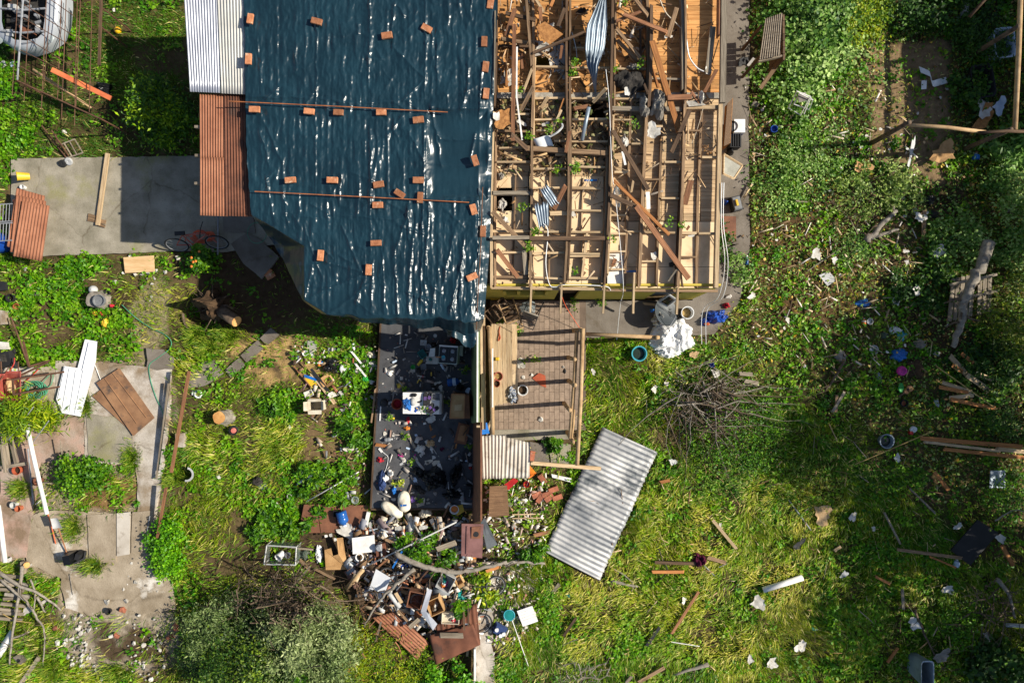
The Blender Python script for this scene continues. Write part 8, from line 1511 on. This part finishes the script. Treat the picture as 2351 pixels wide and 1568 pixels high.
# ------------------------------------------------------------------ shrubs, brush, trees
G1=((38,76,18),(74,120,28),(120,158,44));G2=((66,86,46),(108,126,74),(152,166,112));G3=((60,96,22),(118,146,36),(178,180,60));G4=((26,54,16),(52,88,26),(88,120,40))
def shrub(x,y,rx,ry,h,n,label,pal_=G1,size=.08,asp=.5,name='shrub',cat='shrub',stems=8,clumps=14,z0=0.0,dens=1.0,sm='twig',loose=.22,group=None):
 """stems fan out to clumps; leaves cluster round the clumps so the outline stays uneven with gaps"""
 c=P(x,y,z0);t=thing(name,label,cat,c,group);rn=random.Random(int(x*3+y));st=MB();cl=[]
 for i in range(clumps):
  a=rn.uniform(0,6.28);r=math.sqrt(rn.random());hh=h*rn.uniform(.35,1)*(1-.45*r*r)
  e=Vector((c.x+r*rx*PX*math.cos(a),c.y+r*ry*PX*math.sin(a),z0+hh));cl.append((e,rn.uniform(.6,1.35)))
  if i<stems:st.tube([c+Vector((rn.gauss(0,.04),rn.gauss(0,.04),0)),c.lerp(e,.5)+Vector((rn.gauss(0,.06),rn.gauss(0,.06),.06)),e],[.016*max(h,.5),.010*max(h,.5),.004],4)
 if stems:st.build('stem',sm,t)
 k=RNG.integers(0,clumps,n);ctr=np.array([q[0] for q in cl])[k];sp=np.array([q[1] for q in cl])[k]*loose*min(rx,ry)*PX
 p=ctr+RNG.normal(0,1,(n,3))*sp[:,None]*np.array([1,1,.6]);p[:,2]=np.maximum(p[:,2],z0+.02)
 tone=np.clip(RNG.random(n)*.75+(RNG.random(clumps)[k]-.35)*.6,0,1)
 leaves('foliage',p,size*(.6+.8*RNG.random(n)),asp*(.8+.4*RNG.random(n)),RNG.random(n)*6.28,(RNG.random(n)-.45)*1.3,pal(pal_,n,tone,.25),t);return t
shrub(390,268,62,66,1.1,4600,'dark bush with bright tips growing beside the rusty roof',((30,64,16),(72,112,24),(150,176,44)),.10,.42,clumps=26)
shrub(466,592,26,28,.6,1500,'geranium bush at the drive\'s southeast corner',G1,.075,.8)
fl_=thing('geranium_flower','orange-red geranium blossoms on the bush by the drive','flower',P(446,600,.4));[MB().lathe([(.02,0),(.035,.02),(.001,.04)],8,Matrix.Translation(P(x,y,.5))).build('blossom','orange_plastic',fl_) for x,y in ((440,592),(444,602),(440,612),(458,578),(450,600))]
shrub(84,948,62,42,.9,2600,'yellow-green reed bush beside the green hose coil',G3,.20,.14,clumps=18,loose=.3)
shrub(205,1082,54,42,.6,3000,'green leafy shrub between the concrete pads',G1,.07,.8,clumps=18);shrub(392,1246,40,62,.5,3200,'bright green ground plant at the middle yard\'s edge',((60,110,24),(96,150,34),(140,186,54)),.06,.85,clumps=22);shrub(380,1290,26,26,.4,1000,'small bright plant below the bright ground plant',((60,110,24),(96,150,34),(140,186,54)),.06,.85)
for x,y,rx,ry,lb in ((50,1120,34,28,'yellowish grass tuft left of the white pipe'),(172,1208,34,46,'grass tuft above the black engine'),(218,1296,46,24,'yellow grass tuft right of the black engine'),(305,1050,26,40,'grass tuft at the grey slab\'s corner'),(480,800,40,30,'grass tuft beside the stone path'),(450,770,30,24,'grass tuft below the tree hole'),(405,1095,44,24,'feathery grass tuft by the broken pipe ring'),(525,770,40,20,'grass clump under the sawn trunk'),(270,1540,56,26,'dark grass tuft in the south yard'),(120,1530,60,28,'dark grass tuft near the cinder block'),(630,1030,46,52,'long grass clump in the middle yard'),(200,930,20,30,'small grass tuft beside the white roof sheet')):
 t=thing('grass_tuft',lb,'grass tuft',P(x,y));n=700;a=RNG.random(n)*6.28;r=np.abs(RNG.normal(0,.42,n));xx=x+r*rx*np.cos(a);yy=y-r*ry*np.sin(a)
 o=blades('blades',xx,yy,.10+.17*RNG.random(n),.009+.012*RNG.random(n),a+RNG.normal(0,1.3,n),.3+.9*RNG.random(n),pal([(52,96,22),(104,134,36),(160,164,76)],n,None,.3),z0=np.full(n,.03));adopt(o,t);o['kind']='stuff'
for x,y,s_,lb in ((640,1195,40,'broad leaved plant in the lower middle yard'),(800,976,26,'broad leaved rosette west of the kitchen'),(745,1135,46,'bushy weed below the white pole'),(720,1080,34,'leafy weed right of the zinc gutter'),(690,1205,30,'leafy weed left of the fallen boards'),(600,1215,36,'leafy plant above the glass tank'),(620,930,30,'low weed left of the cream carton'),(830,1010,26,'weed at the kitchen\'s lower west edge'),(775,1095,40,'dense weed along the thin white pole'),(1270,960+60,18,'green weed at the porch step'),(1230,1270,30,'green weed at the zinc sheet\'s lower corner'),(1090,1320,34,'leafy sapling beside the mauve door\'s foot'),(1108,1365,30,'leafy sapling at the pale path'),(1060,1395,22,'green fern-like plant on the heap'),(960,1250,40,'leafy branch in the heap\'s top'),(1010,1285,34,'narrow-leaved branch over the bough')):shrub(x,y,s_,s_*.8,.35,620,lb,G1 if 'sapling' not in lb else G3,.12,.38,name='weed_plant',cat='plant',stems=4,clumps=9,z0=.3 if 'heap' in lb or 'bough' in lb else 0)
# big bushes of the south
shrub(735,1440,95,70,1.7,7500,'large grey-green olive-like bush at the bottom',((80,96,56),(132,146,94),(184,192,142)),.10,.32,clumps=22,stems=22,loose=.2);shrub(690,1520,120,50,1.4,5500,'lower grey-green bush at the bottom edge',((64,84,48),(112,130,80),(164,174,122)),.09,.36,clumps=26,stems=20,loose=.22);shrub(790,1505,60,70,1.2,3000,'silvery bush beside the orange pallet',G2,.08,.34,clumps=16,stems=14,loose=.24);shrub(500,1450,90,60,1.0,3200,'loose silvery shrub at the yard\'s south end',G2,.085,.34,clumps=20,stems=14,loose=.26);shrub(640,1440,60,50,1.2,2200,'thin leafy bush between twigs and olive-like bush',((50,70,36),(90,112,60),(150,160,104)),.08,.36,clumps=14,stems=20,loose=.3);shrub(560,1500,130,80,1.3,9000,'dark green bush at the bottom left of the olive-like bush',((20,46,14),(52,84,26),(120,140,50)),.08,.45,clumps=40,stems=14);shrub(560,1400,80,50,1.1,2200,'twiggy bush with silvery leaves right of the yard',G2,.08,.34,clumps=26,stems=26,loose=.2);shrub(870,1515,120,70,.9,7500,'feathery yellow-green bush below the rust sheets',G3,.07,.22,clumps=30,stems=12);shrub(1035,1555,60,36,.6,2400,'bright green bush at the bottom beside the white wall',((50,100,24),(90,146,36),(130,176,56)),.08,.8,clumps=16)
shrub(700,1550,70,40,1.2,3000,'green tree crown at the very bottom',G1,.1,.45,clumps=20)
def brush(x,y,rx,ry,n,label,z=.5,m='twig',spread=6.28,a0=0,hubs=None):
 t=thing('brush_pile',label,'brush',P(x,y));rn=random.Random(int(x+y));mb=MB()
 for i in range(n):
  hx,hy=rn.choice(hubs) if hubs else (x+rn.gauss(0,rx*.4),y+rn.gauss(0,ry*.4));hx+=rn.gauss(0,26);hy+=rn.gauss(0,22)
  a=a0+rn.gauss(0,spread/4) if hubs else rn.uniform(0,6.28);l=rn.uniform(.25,1.0)**1.3;q=[(hx,hy)];k=a
  for j in range(4):k+=rn.gauss(0,.22);q.append((q[-1][0]+math.cos(k)*rx*l/4,q[-1][1]+math.sin(k)*ry*l/4))
  zz=z*rn.uniform(.2,1.2);r0=rn.choice([.006,.008,.010,.014,.022])
  mb.tube([P(p[0],p[1],zz*(1-.16*j)) for j,p in enumerate(q)],[r0*(1-.2*j) for j in range(5)],4)
  if rn.random()<.6:mb.tube([P(q[2][0],q[2][1],zz*.7),P(q[2][0]+rn.gauss(0,20),q[2][1]+rn.gauss(0,20),zz*.8)],[r0*.5,.002],3)
 mb.build('branches',m,t)['kind']='stuff';return t
brush(1650,950,200,180,170,'heap of cut branches and twigs in the meadow',.6,m='twig',spread=3.2,a0=.9,hubs=[(1600,920),(1625,905),(1580,950),(1650,880),(1640,960)]);brush(1665,955,220,190,70,'paler long twigs spreading over the heap of cut branches',.7,m='bark_grey',spread=4.4,a0=.9,hubs=[(1590,910),(1620,940),(1660,900)]);brush(1560,905,60,50,50,'loose pale sticks left of the heap of cut branches',.25,m='bark_grey');shrub(1680,990,110,90,.5,4200,'leafy shoots sprouting through the heap of cut branches',G1,.06,.5,clumps=40,stems=0,name='leafy_shoots',cat='shoots',loose=.2);brush(660,1380,120,80,300,'dense bare brown twigs above the olive-like bush',1.5,m='bark');brush(860,1470,60,60,50,'long reddish twigs right of the olive-like bush',.6,m='timber_red');brush(1330,1545,70,60,60,'grey dead twigs at the bottom of the meadow',.3,m='bark_grey');brush(2000,470,90,60,40,'crown twigs of the forked garden log',.35);brush(2290,1400,80,100,70,'tangle of dead branches in the dark corner',.7,m='bark')
# orange slatted pallet showing through the bush
pl=thing('orange_pallet','orange-brown pallet showing below the olive-like bush','pallet',P(790,1545));[beam(768+i*17,1512+i*3,764+i*17,1575,5,.03,.5,.4,'timber_orange','slat',parent=pl) for i in range(4)];[beam(755,1528+i*14,845,1533+i*14,4,.03,.42,.42,'timber_orange','slat',parent=pl) for i in range(3)]
# ivy and fallen crowns of the east
IV=((50,88,34),(104,140,58),(176,198,126))
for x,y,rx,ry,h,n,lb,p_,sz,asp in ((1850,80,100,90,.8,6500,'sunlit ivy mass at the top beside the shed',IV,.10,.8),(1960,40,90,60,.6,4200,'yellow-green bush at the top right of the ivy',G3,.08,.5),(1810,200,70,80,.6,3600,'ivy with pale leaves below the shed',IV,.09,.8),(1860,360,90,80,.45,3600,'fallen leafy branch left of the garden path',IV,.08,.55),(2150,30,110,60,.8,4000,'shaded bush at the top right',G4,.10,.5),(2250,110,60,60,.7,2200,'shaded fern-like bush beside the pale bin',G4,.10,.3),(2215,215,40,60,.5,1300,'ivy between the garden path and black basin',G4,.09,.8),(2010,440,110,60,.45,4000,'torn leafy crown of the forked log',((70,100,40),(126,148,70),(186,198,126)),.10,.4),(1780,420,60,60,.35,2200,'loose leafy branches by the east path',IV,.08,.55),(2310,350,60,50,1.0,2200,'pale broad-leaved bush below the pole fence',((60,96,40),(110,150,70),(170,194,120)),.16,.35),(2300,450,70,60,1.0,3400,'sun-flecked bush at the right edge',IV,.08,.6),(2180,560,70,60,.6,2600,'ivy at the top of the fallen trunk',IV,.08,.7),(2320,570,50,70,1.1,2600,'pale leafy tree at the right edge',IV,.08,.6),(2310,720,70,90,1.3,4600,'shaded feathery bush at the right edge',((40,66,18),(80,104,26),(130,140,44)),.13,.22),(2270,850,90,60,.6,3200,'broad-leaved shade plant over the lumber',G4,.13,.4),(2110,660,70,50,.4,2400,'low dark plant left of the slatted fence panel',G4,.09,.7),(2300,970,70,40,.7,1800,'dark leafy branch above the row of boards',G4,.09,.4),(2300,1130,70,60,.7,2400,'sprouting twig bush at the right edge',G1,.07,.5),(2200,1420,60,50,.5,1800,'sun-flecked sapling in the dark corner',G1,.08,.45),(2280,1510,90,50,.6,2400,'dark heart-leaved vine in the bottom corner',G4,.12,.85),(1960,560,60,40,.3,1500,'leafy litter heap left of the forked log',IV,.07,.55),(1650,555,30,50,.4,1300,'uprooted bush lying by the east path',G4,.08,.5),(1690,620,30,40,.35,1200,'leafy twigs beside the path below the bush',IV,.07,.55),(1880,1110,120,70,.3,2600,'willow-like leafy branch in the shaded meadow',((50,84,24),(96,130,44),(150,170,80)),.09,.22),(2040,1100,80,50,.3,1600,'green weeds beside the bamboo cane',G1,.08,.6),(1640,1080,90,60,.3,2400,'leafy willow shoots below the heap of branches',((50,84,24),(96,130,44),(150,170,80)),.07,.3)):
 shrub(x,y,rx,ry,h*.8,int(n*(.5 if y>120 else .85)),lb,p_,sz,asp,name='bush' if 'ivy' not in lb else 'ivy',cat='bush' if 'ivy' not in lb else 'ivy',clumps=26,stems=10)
# trees beyond the east boundary, whose shade lies over the garden
def tree(x,y,h,r,n,label,z_lo=.35):
 c=P(x,y);t=thing('tree',label,'tree',c,'trees beyond the east boundary');rn=random.Random(int(x*7+y));tr_=MB();tr_.tube([c,c+Vector((.1,.05,h*.4)),c+Vector((0,.1,h*.8))],[.2,.14,.05],8);cl=[]
 for i in range(26):
  a=rn.uniform(0,6.28);rr_=math.sqrt(rn.random())*r;zz=h*rn.uniform(z_lo,1);k=1-abs(zz/h-.6)*.9;e=c+Vector((math.cos(a)*rr_*k,math.sin(a)*rr_*k,zz));cl.append(e);tr_.tube([c+Vector((0,.05,zz*.6)),e],[.05,.012],5)
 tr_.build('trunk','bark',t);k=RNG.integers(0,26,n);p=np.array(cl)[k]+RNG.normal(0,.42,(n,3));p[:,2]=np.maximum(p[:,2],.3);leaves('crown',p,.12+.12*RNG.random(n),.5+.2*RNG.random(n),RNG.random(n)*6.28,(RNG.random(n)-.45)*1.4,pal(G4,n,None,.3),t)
for x,y,h,r,n,lb in ((2500,520,4.6,1.6,7000,'tree beyond the boundary level with the forked log'),(2520,800,5.6,2.0,10000,'tree beyond the boundary level with the lumber'),(2480,1000,6.2,1.9,9000,'tree beyond the boundary level with the row of boards'),(2500,1220,5.2,1.9,10000,'tree beyond the boundary level with the black panel'),(2490,1440,5.8,2.0,10000,'tree beyond the boundary level with the pale pipe end'),(2560,1640,6.0,2.0,8000,'tree beyond the boundary below the bottom corner')):tree(x+50,y,h,r,int(n*.42),lb)
ns=thing('neighbour_shed','shed beyond the top right corner','shed',P(2480,120));MB().prism([P(2400,-200),P(2700,-200),P(2700,330),P(2400,330)],-2.7).build('wall','wall_board',ns);MB().prism([P(2390,-210)+Vector((0,0,2.85)),P(2710,-210)+Vector((0,0,2.85)),P(2710,340)+Vector((0,0,2.85)),P(2390,340)+Vector((0,0,2.85))],.1).build('roof','rust_dark',ns)
# scattered bright bits in the east garden
rr=random.Random(101);pts=[]
for i in range(60):
 x=rr.uniform(1725,2180);y=rr.uniform(180,860)
 scrap(x,y,rr.uniform(4,8),rr.uniform(4,8),rr.uniform(0,90),rr.choice(['paper_white','paper_white','cardboard_pale','light_grey']),'tiny pale scrap strewn over the leaf litter of the east garden',z=.09,n=4,name='litter_scrap',cat='litter',group='tiny scraps in the east garden')
# small broken stuff too fine to pick apart: laths, splinters, shards
def fragments(name,label,poly,n,cols,L,W,z0,z1,cat='debris',zf=0.0):
 xs=[p[0] for p in poly];ys=[p[1] for p in poly];X=RNG.uniform(min(xs),max(xs),n*3);Y=RNG.uniform(min(ys),max(ys),n*3);k=in_poly(X,Y,poly);X=X[k][:n];Y=Y[k][:n];n=len(X)
 z=RNG.uniform(z0,z1,n);f=(CAM_H-z)/CAM_H;c=np.stack([(X-1175.5)*PX*f,(784-Y)*PX*f,z],-1);a=RNG.random(n)*6.28;l=L[0]+(L[1]-L[0])*RNG.random(n)**2;w=W[0]+(W[1]-W[0])*RNG.random(n)**2;t=RNG.normal(0,.18,n)
 d=np.stack([np.cos(a),np.sin(a),t],-1)*(l/2)[:,None];s=np.stack([-np.sin(a),np.cos(a),RNG.normal(0,.2,n)],-1)*(w/2)[:,None];u=np.array([0,0,1.0])*np.minimum(w,.03)[:,None]*.6
 co=np.stack([c-d-s,c+d-s*.8,c+d+s,c-d+s*.9],1);co=np.concatenate([co+u[:,None],co],1)
 b=np.arange(n)[:,None]*8;fl=(b+np.array([[0,1,2,3,0,4,5,1,1,5,6,2,2,6,7,3,3,7,4,0]])).ravel()
 o=mesh_np(name,co.reshape(-1,3),fl,np.full(5*n,4),MATS['frag'],np.repeat(pal(cols,n,None,.35),8,0));return tag(o,label,cat,kind='stuff')
leaf_material('frag',.8,0.0)
WD=[(60,44,32),(110,84,58),(160,128,92),(196,172,140),(120,112,104)];MX=[(40,36,34),(96,74,54),(150,130,104),(190,186,180),(70,84,96),(120,70,50)]
fragments('heap_litter','matted small rubbish filling the rubbish heap',[(800,1200),(1090,1190),(1100,1460),(1000,1470),(860,1410),(800,1320)],800,[(70,60,50),(130,104,78),(186,170,146),(214,210,204),(120,130,140),(150,96,66)],(.06,.6),(.03,.22),.03,.3)
fragments('splinters','wood splinters and laths scattered on the open ceiling',[(1142,-10),(1650,-10),(1640,400),(1380,660),(1135,655)],420,WD,(.05,.5),(.01,.045),2.54,2.62)
fragments('rubble_litter','broken bits strewn around the brick pile and south path',[(1115,1110),(1260,1090),(1250,1270),(1230,1480),(1120,1480),(1110,1250)],420,[(110,96,80),(190,184,174),(210,206,198),(150,90,66)],(.03,.2),(.02,.1),.04,.1)
fragments('kitchen_litter','broken packaging and rags matted on the kitchen floor',[(890,760),(1085,760),(1080,1160),(870,1160)],210,[(60,60,62),(120,112,104),(180,176,170),(200,196,190),(120,90,74)],(.04,.3),(.02,.12),FZ+.01,FZ+.05)
fragments('yard_litter','small rubbish strewn over the middle yard',[(660,790),(865,790),(845,1150),(760,1150),(700,900)],160,MX,(.04,.25),(.02,.1),.05,.1)
fragments('garden_litter','sticks and bits scattered in the east garden',[(1725,180),(2080,180),(2150,760),(2120,880),(1740,850),(1700,600)],520,[(70,54,40),(120,98,72),(176,156,124),(206,200,190)],(.05,.45),(.008,.05),.06,.14)
fragments('meadow_sticks','thin sticks scattered in the meadow',[(1350,1050),(2100,950),(2300,1500),(1300,1550)],200,WD,(.1,.6),(.008,.03),.08,.16)
fragments('ceiling_dirt','dark dirt and broken lath bits lying between the middle joists',[(1142,226),(1480,226),(1475,300),(1395,400),(1140,402)],620,[(40,32,24),(74,56,40),(110,84,58),(80,92,44),(150,134,112)],(.03,.26),(.02,.09),2.50,2.56)
fragments('attic_dirt','brown splinters and dust on the upper orange boards',[(1145,-5),(1490,-5),(1480,212),(1145,212)],330,[(60,44,30),(110,80,52),(150,116,80),(196,190,180)],(.03,.3),(.015,.07),2.53,2.58)
